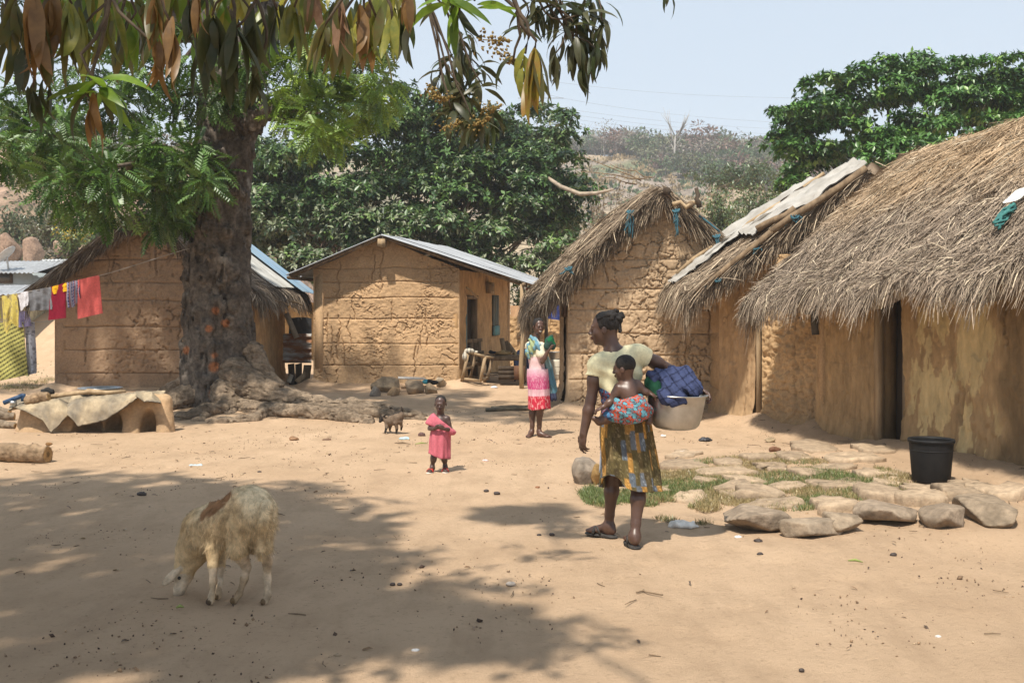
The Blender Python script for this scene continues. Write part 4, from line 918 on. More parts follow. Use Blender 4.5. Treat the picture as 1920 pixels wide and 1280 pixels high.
for j in big:
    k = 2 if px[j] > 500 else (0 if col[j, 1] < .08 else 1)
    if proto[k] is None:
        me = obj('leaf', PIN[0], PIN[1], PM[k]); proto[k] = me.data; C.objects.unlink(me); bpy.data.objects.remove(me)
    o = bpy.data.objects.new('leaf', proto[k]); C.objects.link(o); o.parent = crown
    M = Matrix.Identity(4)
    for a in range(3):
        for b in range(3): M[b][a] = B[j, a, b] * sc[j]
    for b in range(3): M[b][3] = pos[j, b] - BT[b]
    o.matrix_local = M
# limbs and the high crown out of frame
hi = []
fk = P(415, 60, 16.5)
for c in ((-9.5, 17.0, 8.0), (-8.3, 16.4, 8.6), (-7.2, 17.2, 8.8), (-10.3, 17.6, 7.8), (-6.2, 16.6, 9.0), (-5.0, 16.0, 9.2), (-7.8, 18.2, 8.0), (-9.0, 18.4, 7.6), (-3.6, 15.2, 8.6), (-2.2, 12.9, 7.4), (-1.7, 12.2, 7.1), (-11.0, 16.6, 7.4), (-6.6, 15.3, 8.0)): hi.append((A(*c), (1.0, 1.0, .6)))
mb_l = []
for i, (c, rad) in enumerate(hi):
    mb = MB(); limb_mesh(mb, fk, c, .16, .04, bend=.1, seed=i + 40); mb.build('limb', BARK, old, True)
for i in (0, 3, 5, 9, 12, 18, 21, 24, 32, 37): 
    mb = MB(); a = P(240, 345, 15.6) if cl[i][2] < 420 and cl[i][3] > 200 else (P(530, 210, 15.65) if cl[i][2] > 500 and cl[i][3] > 100 else fk); limb_mesh(mb, a, cl[i][0], .06, .015, bend=.15, seed=i + 90, n=6); mb.build('limb', BARK, old, True)
p2, b2, s2 = [], [], []
for c, rad in hi:
    n2 = 150; d = rdir(r, n2); p2.append(c + d * np.array(rad) * (r.random(n2) ** .4)[:, None]); dd = d + r.normal(0, .4, (n2, 3)); dd[:, 2] -= .3; b2.append(basis(dd, A(0, 0, 1) + r.normal(0, .3, (n2, 3)))); s2.append(r.uniform(.3, .42, n2))
n2 = sum(len(x) for x in s2); V, f, c = cards(PIN[0], PIN[1], np.concatenate(p2), np.concatenate(b2), np.concatenate(s2), pick(r, n2, [(.03, .09, .018)], (1,)))
o = obj('high_crown', V, f, LEAFM, old, False, c); o['kind'] = 'stuff'

# ------------------------------------------------------------------ mango tree overhanging the foreground
MBASE = on(-5.6, 3.4)
mango = thing('mango_tree', MBASE, 'mango tree whose drooping branches of long leaves hang across the top', 'tree')
mb = MB(); crotch = A(-5.3, 3.6, 2.9); limb_mesh(mb, MBASE - A(0, 0, .2), crotch, .34, .27, seed=5, n=12); mb.build('trunk', BARK, mango, True)
limbs = [(crotch, A(-3.2, 4.2, 4.2), .2, .12), (A(-3.2, 4.2, 4.2), A(-2.2, 4.9, 4.5), .12, .05), (crotch, A(-4.0, 6.2, 4.9), .18, .09), (A(-4.0, 6.2, 4.9), A(-3.5, 6.8, 5.2), .09, .04), (crotch, A(-3.6, 2.4, 4.8), .17, .08), (A(-3.2, 4.2, 4.2), A(-2.0, 5.6, 5.2), .1, .05)]
for i, (a, b, r0, r1) in enumerate(limbs):
    mb = MB(); limb_mesh(mb, a, b, r0, r1, bend=.07, seed=i + 3); mb.build('limb', BARK, mango, True)
def mango_leaf(curl, wav, n=10):
    t = np.linspace(0, 1, n); w = .115 * np.sin(np.pi * np.clip(t, 0, 1) ** .85) ** .75 * (1 - .25 * t); w[0] = .012; w[-1] = .002
    ang = -curl * t; x = np.concatenate([[0], np.cumsum(np.cos((ang[1:] + ang[:-1]) / 2))]) / (n - 1); z = np.concatenate([[0], np.cumsum(np.sin((ang[1:] + ang[:-1]) / 2))]) / (n - 1)
    V = np.concatenate([np.stack([x, w, z + .25 * w + wav * np.sin(t * 17)], 1), np.stack([x, 0 * w, z], 1), np.stack([x, -w, z + .25 * w + wav * np.sin(t * 15 + 2)], 1)]); i = np.arange(n - 1)
    return V, [np.concatenate([np.stack([i, i + n, i + n + 1, i + 1], 1), np.stack([i + n, i + 2 * n, i + 2 * n + 1, i + n + 1], 1)])]
LK = {'b': ((.24, .135, .042), (.17, .09, .028)), 'o': ((.115, .130, .032), (.15, .11, .03)), 'd': ((.045, .060, .020), (.075, .075, .030)), 'g': ((.17, .26, .028), (.10, .19, .02)), 'y': ((.25, .235, .038), (.14, .165, .03)), 'p': ((.36, .22, .13), (.24, .13, .07)), 'e': ((.26, .23, .03), (.27, .14, .035))}
LM = {k: mat('mango_leaf_' + n_, a, b, scale=5, rough=.42, spec=.5, trans=.42, rnd=.3) for (k, (a, b)), n_ in zip(LK.items(), ('brown', 'olive', 'dark', 'fresh', 'yellowing', 'dry', 'turning'))}
LT = [mango_leaf(c, w) for c, w in ((.5, .004), (.9, .007), (.25, .008), (1.3, .006))]
LMESH = {}
def leaf_mesh(k, i):
    if (k, i) not in LMESH:
        o = obj('leaf', LT[i][0], LT[i][1], LM[k], None, True); LMESH[(k, i)] = o.data; C.objects.unlink(o); bpy.data.objects.remove(o)
    return LMESH[(k, i)]
# (px, py, Y, count, leaf length in m, colour kind, spread, up)
CL = [(62, -8, 3.5, 8, .24, 'b', .30, 0), (98, 0, 3.6, 8, .24, 'b', .30, 0), (28, 2, 3.7, 6, .22, 'o', .32, 0), (135, 8, 3.6, 8, .25, 'y', .30, 0), (160, 45, 3.7, 6, .20, 'y', .32, 0), (80, 40, 3.55, 6, .22, 'b', .25, 0), (48, 95, 4.0, 6, .19, 'd', .5, 0), (12, 62, 4.0, 5, .19, 'd', .6, 0),
      (62, 165, 4.2, 5, .17, 'd', .4, 0), (90, 150, 4.2, 5, .17, 'd', .4, 0), (188, 162, 3.4, 15, .20, 'g', 1.15, .35), (175, 190, 3.45, 6, .17, 'b', .3, 0), (205, 25, 3.8, 6, .20, 'y', .4, 0), (245, 40, 3.9, 5, .18, 'g', .5, 0), (225, 60, 4.0, 5, .18, 'o', .5, 0),
      (288, -10, 3.3, 7, .19, 'b', .30, 0), (322, 46, 3.3, 8, .19, 'b', .28, 0), (297, 88, 3.35, 7, .14, 'b', .35, 0), (368, -10, 3.5, 5, .16, 'b', .3, 0), (355, 10, 3.9, 6, .2, 'd', .4, 0), (398, 30, 3.8, 8, .24, 'd', .35, 0), (440, 55, 3.8, 9, .24, 'd', .38, 0), (472, 22, 3.9, 7, .22, 'd', .45, 0), (425, 118, 4.0, 6, .18, 'd', .4, 0), (476, 140, 4.0, 5, .19, 'd', .5, .1), (385, 90, 4.1, 5, .18, 'd', .4, 0),
      (552, 14, 3.5, 6, .18, 'y', .4, 0), (606, 52, 3.3, 8, .15, 'o', .55, 0), (590, -12, 3.5, 6, .15, 'p', .45, 0), (640, 0, 3.4, 7, .17, 'p', .42, 0), (682, 18, 3.4, 8, .19, 'b', .30, 0), (706, 34, 3.4, 6, .18, 'y', .26, 0), (736, 38, 3.3, 4, .18, 'y', .2, 0), (762, -8, 3.5, 5, .14, 'b', .4, 0), (520, 20, 3.8, 6, .2, 'd', .4, 0), (640, 40, 3.6, 6, .18, 'o', .4, 0),
      (838, -12, 3.6, 9, .17, 'g', .8, .2), (890, 2, 3.7, 6, .15, 'g', .8, .2), (862, 20, 3.65, 5, .15, 'g', .6, 0),
      (868, 66, 6.2, 8, .16, 'd', .8, .2), (850, 112, 6.2, 12, .17, 'd', .9, .25), (826, 146, 6.2, 9, .17, 'd', .9, .2), (902, 128, 6.2, 8, .16, 'd', .8, .1), (872, 176, 6.0, 9, .17, 'd', .9, .1), (846, 208, 5.6, 8, .19, 'd', .9, .3), (885, 222, 5.6, 8, .18, 'd', .9, .2), (905, 160, 6.0, 6, .15, 'd', .8, .1),
      (1003, 90, 3.1, 11, .205, 'e', .40, 0), (985, 100, 3.15, 5, .16, 'y', .55, 0), (962, 118, 3.7, 4, .15, 'd', .9, .1),
      (1000, 6, 6, 7, .18, 'd', .7, .1), (1050, 18, 6, 9, .18, 'd', .7, .1), (1100, 28, 6, 9, .18, 'd', .7, .1), (1082, 78, 6, 8, .19, 'd', .6, 0), (1118, 92, 6, 7, .19, 'd', .5, 0), (1092, 118, 6, 6, .2, 'd', .4, 0), (1130, 40, 6, 6, .18, 'd', .6, 0), (1062, 52, 6, 8, .18, 'd', .7, .1), (975, 56, 6, 5, .16, 'd', .7, .1), (1042, 100, 6, 5, .18, 'd', .6, 0), (1252, -14, 6, 4, .13, 'd', .5, 0)]
TW = {10: [(150, 118), (215, 8)], 11: [(170, 150), (200, 20)], 39: [(848, 40), (800, -20)], 40: [(822, 60), (800, -20)], 41: [(822, 80), (800, -20)], 42: [(868, 90), (830, 0)], 43: [(840, 130), (800, 0)], 44: [(832, 160), (806, 10)], 45: [(860, 170), (806, 10)], 46: [(880, 120), (830, 0)], 47: [(990, 50), (960, -10)], 48: [(985, 60), (960, -10)], 52: [(1040, 40), (1000, -10)], 53: [(1080, 40), (1010, -10)], 54: [(1070, 60), (1010, -10)]}
r = np.random.default_rng(5); nleaf = 0
ntot = sum(c[3] for c in CL); rest = []
ordr = sorted(range(len(CL)), key=lambda i: -CL[i][4] / CL[i][2])
lim_left = 300
TWM = mat('twig_bark', (.10, .075, .05), (.05, .038, .028), scale=20)
twigs = {}
for i in ordr:
    px_, py_, Y, cnt, L, kind, spd, upv = CL[i]; at = P(px_, py_, Y); mb = MB()
    if i in TW: path = [at] + [P(a, b, Y) for a, b in TW[i]]
    else: path = [at, at + A(r.normal(0, .05), r.normal(0, .05), .14)]
    end = path[-1]; tgt = A(end[0] * .8 - .3, end[1] + .1, max(end[2] + .5, 1.6 + .3 * end[1] + .4)); path.append(end * .5 + tgt * .5 + r.normal(0, .03, 3)); path.append(tgt)
    pp = np.array(path)[::-1]; tt = np.linspace(0, len(pp) - 1, 12); pts = np.stack([np.interp(tt, range(len(pp)), pp[:, a]) for a in range(3)], 1); pts[1:-1] += r.normal(0, .006, (10, 3))
    mb.tube(pts, np.linspace(.011, .004, 12), 5); tw = mb.build('twig', TWM, mango, True); twigs[i] = tw
    for q in range(cnt):
        a = 2 * np.pi * q / cnt + r.normal(0, .4); d = A(math.cos(a) * spd, math.sin(a) * spd * .8, -1 + upv * 1.6 * r.uniform(.3, 1.2)) if spd < .7 else A(math.cos(a), math.sin(a) * .8, r.uniform(-.75, .25) + upv * .2)
        d = nrm(d + r.normal(0, .08, 3)); nm = A(math.cos(a), math.sin(a), .9 + r.normal(0, .2)) if spd < .7 else A(r.normal(0, .2), r.normal(0, .2), 1)
        Bm = basis(d[None], nm[None], np.array([r.normal(0, .4)]))[0]; s = L * r.uniform(.72, 1.15); p0 = at + A(0, 0, 1) * r.uniform(-.03, .03) - d * .0 + r.normal(0, .008, 3)
        kk = kind if r.random() < .8 else ('o' if kind in 'byep' else 'd')
        M = Matrix.Identity(4)
        for a_ in range(3):
            for b_ in range(3): M[b_][a_] = Bm[a_, b_] * s
        ti = int(r.integers(0, 4))
        if lim_left > 0:
            for b_ in range(3): M[b_][3] = p0[b_] - MBASE[b_]
            o = bpy.data.objects.new('leaf', leaf_mesh(kk, ti)); C.objects.link(o); o.parent = tw; o.matrix_local = M; lim_left -= 1
        else: rest.append((p0, Bm, s, np.array(LK[kk][int(r.integers(0, 2))])))
for px_, py_, Y in [(q * 16 + r.uniform(-8, 8), r.uniform(-50, 50) * (1.4 if q < 32 else 1.0), r.uniform(4.3, 5.6)) for q in range(0, 48)] + [(x + r.normal(0, 14), y + r.normal(0, 14), 6.1) for x, y in ((860, 90), (840, 130), (880, 150), (850, 180), (870, 205), (900, 215), (1030, 25), (1070, 40), (1110, 50), (1090, 90), (1110, 20), (1060, 5)) for _ in range(2)]:
    at = P(px_, py_, Y); kd = 'doygyg'[int(r.integers(0, 6))] if px_ < 780 else 'd'
    for q in range(7):
        a = r.uniform(0, 6.3); d = nrm(A(math.cos(a) * .5, math.sin(a) * .5, -.8 + r.normal(0, .35))); rest.append((at + r.normal(0, .03, 3), basis(d[None], A(math.cos(a), math.sin(a), .8)[None], np.array([r.normal(0, .5)]))[0], r.uniform(.13, .21), np.array(LK[kd][int(r.integers(0, 2))])))
if rest:
    V, f, c = cards(LT[1][0], LT[1][1], np.array([x[0] for x in rest]), np.array([x[1] for x in rest]), np.array([x[2] for x in rest]), np.array([x[3] for x in rest]))
    o = obj('small_leaves', V, f, mat('mango_leaf_mass', (1, 1, 1), attr=True, var=.2, rough=.4, spec=.5, trans=.3), mango, True, c); o['kind'] = 'stuff'
# flower panicles
for px_, py_, Y in ((905, 75, 3.9), (925, 90, 3.9), (800, 165, 5.4), (815, 185, 5.4), (905, 205, 5.4), (885, 235, 5.4), (830, 240, 5.4)):
    mb = MB(); a = P(px_, py_, Y); cnt = 55; dr = nrm(A(.6, -.1, r.uniform(-.5, .4)))
    for q in range(cnt):
        t = r.random(); p0 = a + dr * t * .10 + r.normal(0, 1, 3) * .022 * (1.1 - t); mb.box(p0, (.007, .007, .007), jit=.002, col=(.30, .20, .05))
    mb.tube(np.array([a, a + dr * .11]), .002, 4, col=(.3, .22, .08)); mb.build('flower_panicle', mat('mango_flower', (.26, .18, .06), (.20, .14, .05), scale=30), mango)['kind'] = 'stuff'
# canopy over the foreground (above the frame): it throws the dappled shade
can = []
r = np.random.default_rng(15)
def canopy(gx, gy, z, rad): can.append((A(gx + z * SUN_DIR.x / SUN_DIR.z, gy + z * SUN_DIR.y / SUN_DIR.z, z), (rad, rad, rad * .5)))
for gx, gy, rad in ((-4.6, 9.3, .9), (-3.7, 9.4, .8), (-2.9, 9.2, .75), (-2.2, 9.1, .6), (-4.4, 8.4, .9), (-3.4, 8.4, .9), (-2.5, 8.3, .8), (-1.7, 8.4, .6), (-4.0, 7.4, .9), (-3.0, 7.4, .9), (-2.1, 7.4, .8), (-1.4, 7.6, .5), (-3.4, 6.5, .9), (-2.5, 6.4, .85), (-1.7, 6.5, .7), (-1.1, 6.6, .45), (-2.6, 5.7, .8), (-1.9, 5.6, .7), (-1.2, 5.7, .6), (-.6, 5.6, .45), (-.2, 5.25, .4), (-2.2, 4.9, .8), (-1.3, 4.9, .5), (-5.2, 9.0, .9), (-5.0, 7.8, .9), (.1, 8.3, .28)):
    canopy(gx, gy, (4.7 if gy > 8.8 else 4.3) + r.uniform(0, .6), rad)
pos, B, S_, C_ = whorls(r, can, 46, 8, .25, [(.04, .06, .02), (.06, .09, .025), (.15, .10, .04)], (3, 3, 1), droop=.6, shell=.9)
V, f, c = cards(FOLD[0], FOLD[1], pos, B, S_, C_)
o = obj('crown', V, f, LEAFM, mango, False, c); o['kind'] = 'stuff'
# ------------------------------------------------------------------ people
SKIN = mat('dark_skin', (1, 1, 1), attr=True, var=.12, scale=18, rough=.40, spec=.5, bump=.1, bscale=120, bdist=.003)
FAB = mat('cotton_cloth', (1, 1, 1), attr=True, var=.10, scale=60, rough=.9, spec=.1, bump=.25, bscale=160, bdist=.003)
HAIR = mat('black_hair', (.012, .010, .009), (.022, .018, .016), scale=60, rough=.7, spec=.3, bump=.6, bscale=120, bdist=.006)
RUB = mat('black_rubber', (.025, .023, .022), (.05, .045, .04), scale=20, rough=.6)
EYEW = mat('eye_white', (.30, .27, .24), (.27, .24, .21), scale=30, rough=.4, spec=.5)
EYED = mat('eye_dark', (.012, .008, .006), (.012, .008, .006), scale=30, rough=.2, spec=.6)
def frame(f, up):
    f = nrm(f); r_ = nrm(np.cross(f, up)); u = np.cross(r_, f); return f, r_, u
def head(S, c, f, up, H, skin, smile=0, ears=True):
    f, r_, u = frame(f, up); ax = np.array([r_, f, u])
    L = lambda x, y, z: c + (r_ * x + f * y + u * z) * H
    lip = np.array(skin) * A(1.15, .85, .8); dk = np.array(skin)
    S.ell(L(0, -.06, .14), A(.325, .40, .355) * H, ax, .02 * H)
    S.ell(L(0, .12, -.18), A(.245, .235, .30) * H, ax, .12 * H)
    S.ell(L(0, .22, -.40), A(.12, .10, .085) * H, ax, .10 * H)
    for s in (-1, 1):
        S.ell(L(.15 * s, .22, -.13), A(.10, .09, .10) * H, ax, .08 * H)
        S.ell(L(.13 * s, .385, .015), A(.075, .06, .045) * H, ax, .04 * H, op='s')
        S.ell(L(.125 * s, .335, .01), A(.06, .05, .05) * H, ax, .02 * H)
        if ears:
            S.ell(L(.335 * s, -.03, -.05), A(.035, .085, .115) * H, ax, .03 * H); S.ell(L(.375 * s, .0, -.05), A(.02, .04, .06) * H, ax, .02 * H, op='s')
    S.ell(L(0, .33, .085), A(.20, .06, .045) * H, ax, .05 * H)
    S.cone(L(0, .365, .03), L(0, .435, -.13), .03 * H, .055 * H, .05 * H)
    for s in (-1, 1): S.ell(L(.05 * s, .40, -.15), A(.045, .045, .035) * H, ax, .03 * H)
    S.ell(L(0, .365, -.245), A(.115 + .03 * smile, .055, .028) * H, ax, .025 * H, col=lip); S.ell(L(0, .36, -.295), A(.10 + .03 * smile, .055, .032) * H, ax, .025 * H, col=lip)
    return L, ax
def eyes(L, ax, H, parent, look=0):
    for s in (-1, 1):
        V = sphere_pts(10, 7); c = L(.125 * s, .352, .012)
        e = obj('eye', (V[0] * A(.045, .035, .020) * H) @ ax + c, V[1], EYEW, parent, True)
        c = L(.125 * s + look, .384, .012); obj('iris', (V[0] * A(.026, .014, .022) * H) @ ax + c, V[1], EYED, e, True)
def sphere_pts(n=12, m=8):
    a = np.arange(n) / n * 2 * np.pi; b = np.linspace(-np.pi / 2, np.pi / 2, m)
    V = np.stack([np.outer(np.cos(b), np.cos(a)), np.outer(np.cos(b), np.sin(a)), np.repeat(np.sin(b)[:, None], n, 1)], -1).reshape(-1, 3)
    i = np.arange(m - 1)[:, None] * n; j = np.arange(n)[None]; j2 = (j + 1) % n
    return V, np.stack([i + j, i + j2, i + n + j2, i + n + j], -1).reshape(-1, 4)
def hand(S, w, d, n, th, L, curl=.4, thumb=.6, skin=None, rmin=.006, splay=.08, curls=None):
    d = nrm(d); n = nrm(n - d * (n @ d)); ac = np.cross(d, n); ac = ac if ac @ th > 0 else -ac; ax = np.array([d, ac, n])
    palm = np.array(skin) * 1.25 if skin is not None else None
    S.ell(w + d * .27 * L, A(.30, .205, .10) * L, ax, .02, col=None); S.ell(w + d * .30 * L + n * .03 * L, A(.22, .16, .08) * L, ax, .012, col=palm)
    for i, (o, ln) in enumerate(((.155, .42), (.055, .48), (-.05, .45), (-.15, .36))):
        p = w + d * (.50 - .04 * abs(i - 1)) * L + ac * o * L; a = curl * .4; dd = nrm(d + ac * splay * (1.5 - i) * .8); cu = curls[i] if curls else curl
        for q, fr in enumerate((.45, .32, .25)):
            a += cu * (.5 if q == 0 else 1); v = dd * math.cos(a) + n * math.sin(a); p2 = p + v * ln * L * fr
            S.cone(p, p2, max(rmin, L * (.050 - .006 * q)), max(rmin * .9, L * (.045 - .006 * q)), .006); p = p2
    p = w + d * .10 * L + ac * .13 * L; p2 = p + nrm(d * .65 + ac * .75 + n * .25) * .24 * L; p3 = p2 + nrm(d * (.9) + ac * (.75 - thumb) + n * .35 * thumb) * .17 * L; p4 = p3 + nrm(d + ac * (.4 - thumb) + n * .5 * thumb) * .14 * L
    S.chain([p, p2, p3, p4], [max(rmin, .065 * L), max(rmin, .055 * L), max(rmin, .05 * L), max(rmin * .9, .042 * L)], .008)
def foot(S, ankle, heel, d, L, skin, sc=1):
    d = nrm(A(d[0], d[1], 0)); ac = A(d[1], -d[0], 0); ax = np.array([d, ac, A(0, 0, 1)]); sole = np.array(skin) * A(1.9, 1.75, 1.7)
    S.ell(heel + d * .03 * sc + A(0, 0, .032 * sc), A(.042, .030, .034) * sc, ax, .03 * sc, col=None)
    S.cone(ankle, heel + d * .05 * sc + A(0, 0, .05 * sc), .033 * sc, .034 * sc, .03 * sc)
    S.cone(heel + d * .05 * sc + A(0, 0, .05 * sc), heel + d * L * .70 + A(0, 0, .024 * sc), .034 * sc, .022 * sc, .03 * sc)
    S.ell(heel + d * L * .68 + A(0, 0, .020 * sc), A(.055, .043, .020) * sc, ax, .02 * sc)
    for i in range(5):
        t = (i - 2) / 2; p = heel + d * L * (.80 - .05 * abs(i - 1)) + ac * t * .034 * sc + A(0, 0, .014 * sc); S.cone(p, p + d * L * (.17 - .02 * i), (.014 - .0012 * i) * sc, (.011 - .001 * i) * sc, .008 * sc)
def limb_arm(S, s, e, w, k=1.0, r=(.047, .037, .026)):
    S.cone(s, s * .55 + e * .45, r[0] * k, r[0] * .92 * k, .03 * k).cone(s * .55 + e * .45, e, r[0] * .92 * k, r[1] * .92 * k, .03 * k)
    S.cone(e, e * .68 + w * .32, r[1] * .95 * k, r[1] * 1.02 * k, .02 * k).cone(e * .68 + w * .32, w, r[1] * 1.02 * k, r[2] * k, .02 * k)
def limb_leg(S, h, kn, an, k=1.0, back=A(0, -1, 0), r=(.082, .056, .052, .032)):
    S.cone(h, kn, r[0] * k, r[1] * k, .05 * k)
    S.cone(kn, kn + A(0, 0, -.02), r[1] * .98 * k, r[1] * .92 * k, .03 * k)
    m = kn * .70 + an * .30 + back * .018 * k; S.cone(kn, m, r[1] * .86 * k, r[2] * 1.0 * k, .04 * k).cone(m, an * .78 + kn * .22, r[2] * k, r[3] * 1.10 * k, .03 * k).cone(an * .78 + kn * .22, an, r[3] * 1.08 * k, r[3] * k, .02 * k)
def torso(S, sl_, sr_, hl, hr, k=1.0, w=(1, 1, 1), fwd=None):
    sm = (sl_ + sr_) / 2; hm = (hl + hr) / 2; up = nrm(sm - hm); rt = nrm(sr_ - sl_); rt = nrm(rt - up * (rt @ up)); fw = np.cross(up, rt); ax = np.array([rt, fw, up]); T = np.linalg.norm(sm - hm); sw = np.linalg.norm(sr_ - sl_)
    S.cone(sl_ - up * .01 * k, sr_ - up * .01 * k, .052 * k, .052 * k, .05 * k)
    S.ell(sm - up * T * .27, A(sw * .46 * w[0], .098 * k * w[0], T * .34), ax, .07 * k)
    S.ell(sm - up * T * .62, A(sw * .385 * w[1], .088 * k * w[1], T * .30), ax, .08 * k)
    S.ell(hm + up * T * .02, A(sw * .49 * w[2], .115 * k * w[2], T * .26), ax, .08 * k)
    return sm, hm, ax, T
def rings_mesh(rings, nth, nt, fold=None, hem=None, thick=.006):
    """rings: list of (centre, rx, ry) top->bottom; outer+inner cloth tube"""
    k = len(rings); tt = np.linspace(0, k - 1, nt); cen = np.stack([np.interp(tt, range(k), [q[0][a] for q in rings]) for a in range(3)], 1)
    rx = np.interp(tt, range(k), [q[1] for q in rings]); ry = np.interp(tt, range(k), [q[2] for q in rings])
    th = np.arange(nth) / nth * 2 * np.pi; T, TH = np.meshgrid(np.linspace(0, 1, nt), th, indexing='ij')
    fo = fold(TH, T) if fold is not None else 0
    R1 = rx[:, None] + fo; R2 = ry[:, None] + fo
    V = np.stack([cen[:, None, 0] + R1 * np.cos(TH), cen[:, None, 1] + R2 * np.sin(TH), cen[:, None, 2] + 0 * TH], -1)
    if hem is not None: V[..., 2] += hem(TH, T)
    Vi = V.copy(); Vi[..., 0] -= np.cos(TH) * thick; Vi[..., 1] -= np.sin(TH) * thick
    i = np.arange(nt - 1)[:, None] * nth; j = np.arange(nth)[None]; j2 = (j + 1) % nth
    f = np.stack([i + j, i + nth + j, i + nth + j2, i + j2], -1).reshape(-1, 4); K = nt * nth
    jb = np.arange(nth); b = (nt - 1) * nth; rim = np.stack([b + jb, b + jb + K, b + (jb + 1) % nth + K, b + (jb + 1) % nth], 1)
    return np.concatenate([V.reshape(-1, 3), Vi.reshape(-1, 3)]), [f, f[:, ::-1] + K, rim], np.concatenate([T.ravel(), T.ravel()]), np.concatenate([TH.ravel(), TH.ravel()])
def crumple(amp, fr, seed, st=(1, 1, 1)):
    return lambda p: -amp * (np.abs(fbm3(p * fr * A(*st), 3, seed) - .5) * -4 + .6)
def sandal(parent, heel, d, L, sc, m, straps, z=.0):
    d = nrm(A(d[0], d[1], 0)); ac = A(d[1], -d[0], 0); S = SDF(); ax = np.array([d, ac, A(0, 0, 1)])
    S.ell(heel + d * .03 * sc + A(0, 0, -.006 * sc + z), A(.055, .040, .012) * sc, ax, .03 * sc); S.ell(heel + d * L * .68 + A(0, 0, -.006 * sc + z), A(.085, .050, .012) * sc, ax, .03 * sc); S.cone(heel + d * .03 * sc + A(0, 0, -.004 * sc + z), heel + d * L * .7 + A(0, 0, -.004 * sc + z), .012 * sc, .012 * sc, .03 * sc)
    V, f = S.mesh(.006 * max(.8, sc)); o = obj('sandal', V, f, m, parent, True)
    mb = MB()
    for s in (-1, 1): mb.tube(np.array([heel + d * L * .40 + ac * s * .040 * sc + A(0, 0, .01 * sc), heel + d * L * .52 + ac * s * .030 * sc + A(0, 0, .048 * sc), heel + d * L * .72 + ac * .006 * sc + A(0, 0, .043 * sc), heel + d * L * .80 + A(0, 0, .01 * sc)]), .008 * sc, 6)
    if straps: mb.tube(np.array([heel + d * L * .62 + ac * t * .050 * sc + A(0, 0, (.045 - .04 * abs(t) ** 3) * sc) for t in np.linspace(-1, 1, 7)]), .013 * sc, 6)
    mb.build('strap', straps or m, o, True); return o

# ---------------------------------------------------------------- the woman
sk = A(.078, .040, .027)
fL = gp(1152, 1009); fR = gp(1193, 1030); Yw = 7.18
wbase = A((fL[0] + fR[0]) / 2, (fL[1] + fR[1]) / 2, min(fL[2], fR[2]))
S = SDF(); hc = P(1132, 616, 7.20); Hw = .222
L_, ax_ = head(S, hc, A(-1, .16, -.04), A(.03, 0, 1), Hw, sk)
nk = P(1150, 662, 7.18); S.cone(L_(0, -.16, -.22), nk, .050, .056, .04).cone(nk, P(1157, 676, 7.17), .050, .050, .04)
sL = P(1119, 682, 7.16); sR = P(1200, 664, 7.17); hL = P(1153, 800, 7.21); hR = P(1192, 800, 7.16)
sm, hm, tax, T = torso(S, sL, sR, hL, hR, 1.0, (1.0, .98, 1.08)); S.cone(nk, sL + A(.03, 0, .0), .036, .036, .04).cone(nk, sR + A(-.03, 0, .0), .036, .036, .04)
eL = P(1108, 750, 7.14); wL = P(1094, 812, 7.12); limb_arm(S, sL, eL, wL, 1.0)
hand(S, wL, A(-.12, .1, -1), A(.75, .5, 0), A(.3, .9, 0), .165, .42, skin=sk, curls=(.3, .42, .55, .6))
eR = P(1266, 698, 7.28); wR = P(1312, 730, 7.22); limb_arm(S, sR, eR, wR, 1.0)
hand(S, wR, A(.55, -.35, -.35), A(-.5, -.4, -.9), A(-.3, -1, 0), .165, .75, skin=sk)
dL = A(-.78, .62, 0); dR = A(-.12, 1, 0); aL = fL + A(0, 0, .085) + nrm(dL) * .045; aR = fR + A(0, 0, .085) + nrm(dR) * .04
kL = P(1147, 893, 7.36); kR = P(1198, 905, 7.18)
limb_leg(S, hL, kL, aL, .92, A(.2, -1, 0)); limb_leg(S, hR, kR, aR, .92)
foot(S, aL, fL + A(0, 0, .022), dL, .225, sk); foot(S, aR, fR + A(0, 0, .022), dR, .225, sk)
V, f = S.mesh(.0068)
cS = S.colors(V, sk); sole = (V[:, 2] < np.where(np.abs(V[:, 0] - fR[0]) < .12, fR[2], fL[2]) + .036) & (V[:, 1] > 6); cS[sole] = sk * A(1.7, 1.6, 1.55)
woman = tag(obj('person', V, f, SKIN, None, True, cS, base=wbase), 'woman in cream top and patterned wrap skirt walking away, carrying baby and basin', 'person')
eyes(L_, ax_, Hw, woman)
# hair: scalp, drawn-back locks, knot
Sh = SDF(); f_, r_, u_ = ax_[1], ax_[0], ax_[2]
Sh.ell(L_(0, -.085, .165), A(.345, .41, .365) * Hw, ax_, .01)
V, f = Sh.mesh(.006, crumple(.006, 45, 3), clip=lambda p: np.maximum((((p - L_(0, .20, .10)) @ f_)) + .32 * ((p - L_(0, 0, .30)) @ -u_) - .0, -((p - L_(0, -.2, -.22)) @ u_) + .35 * ((p - L_(0, 0, 0)) @ f_)))
scalp = obj('hair', V, f, HAIR, woman, True)
Sh = SDF(); rh = np.random.default_rng(3); knot = L_(0, -.36, .34)
for q in range(26):
    a = rh.uniform(-1.25, 1.25); st = rh.uniform(0, 1); lon = rh.uniform(-.35, .26)
    p0 = L_(math.sin(a) * .34, lon, .16 + math.cos(a) * .30); p1 = L_(math.sin(a) * .30, lon * .4 - .2, .30 + math.cos(a) * .20); Sh.chain([p0, p1, knot + rh.normal(0, .012, 3)], [.009, .011, .011], .004)
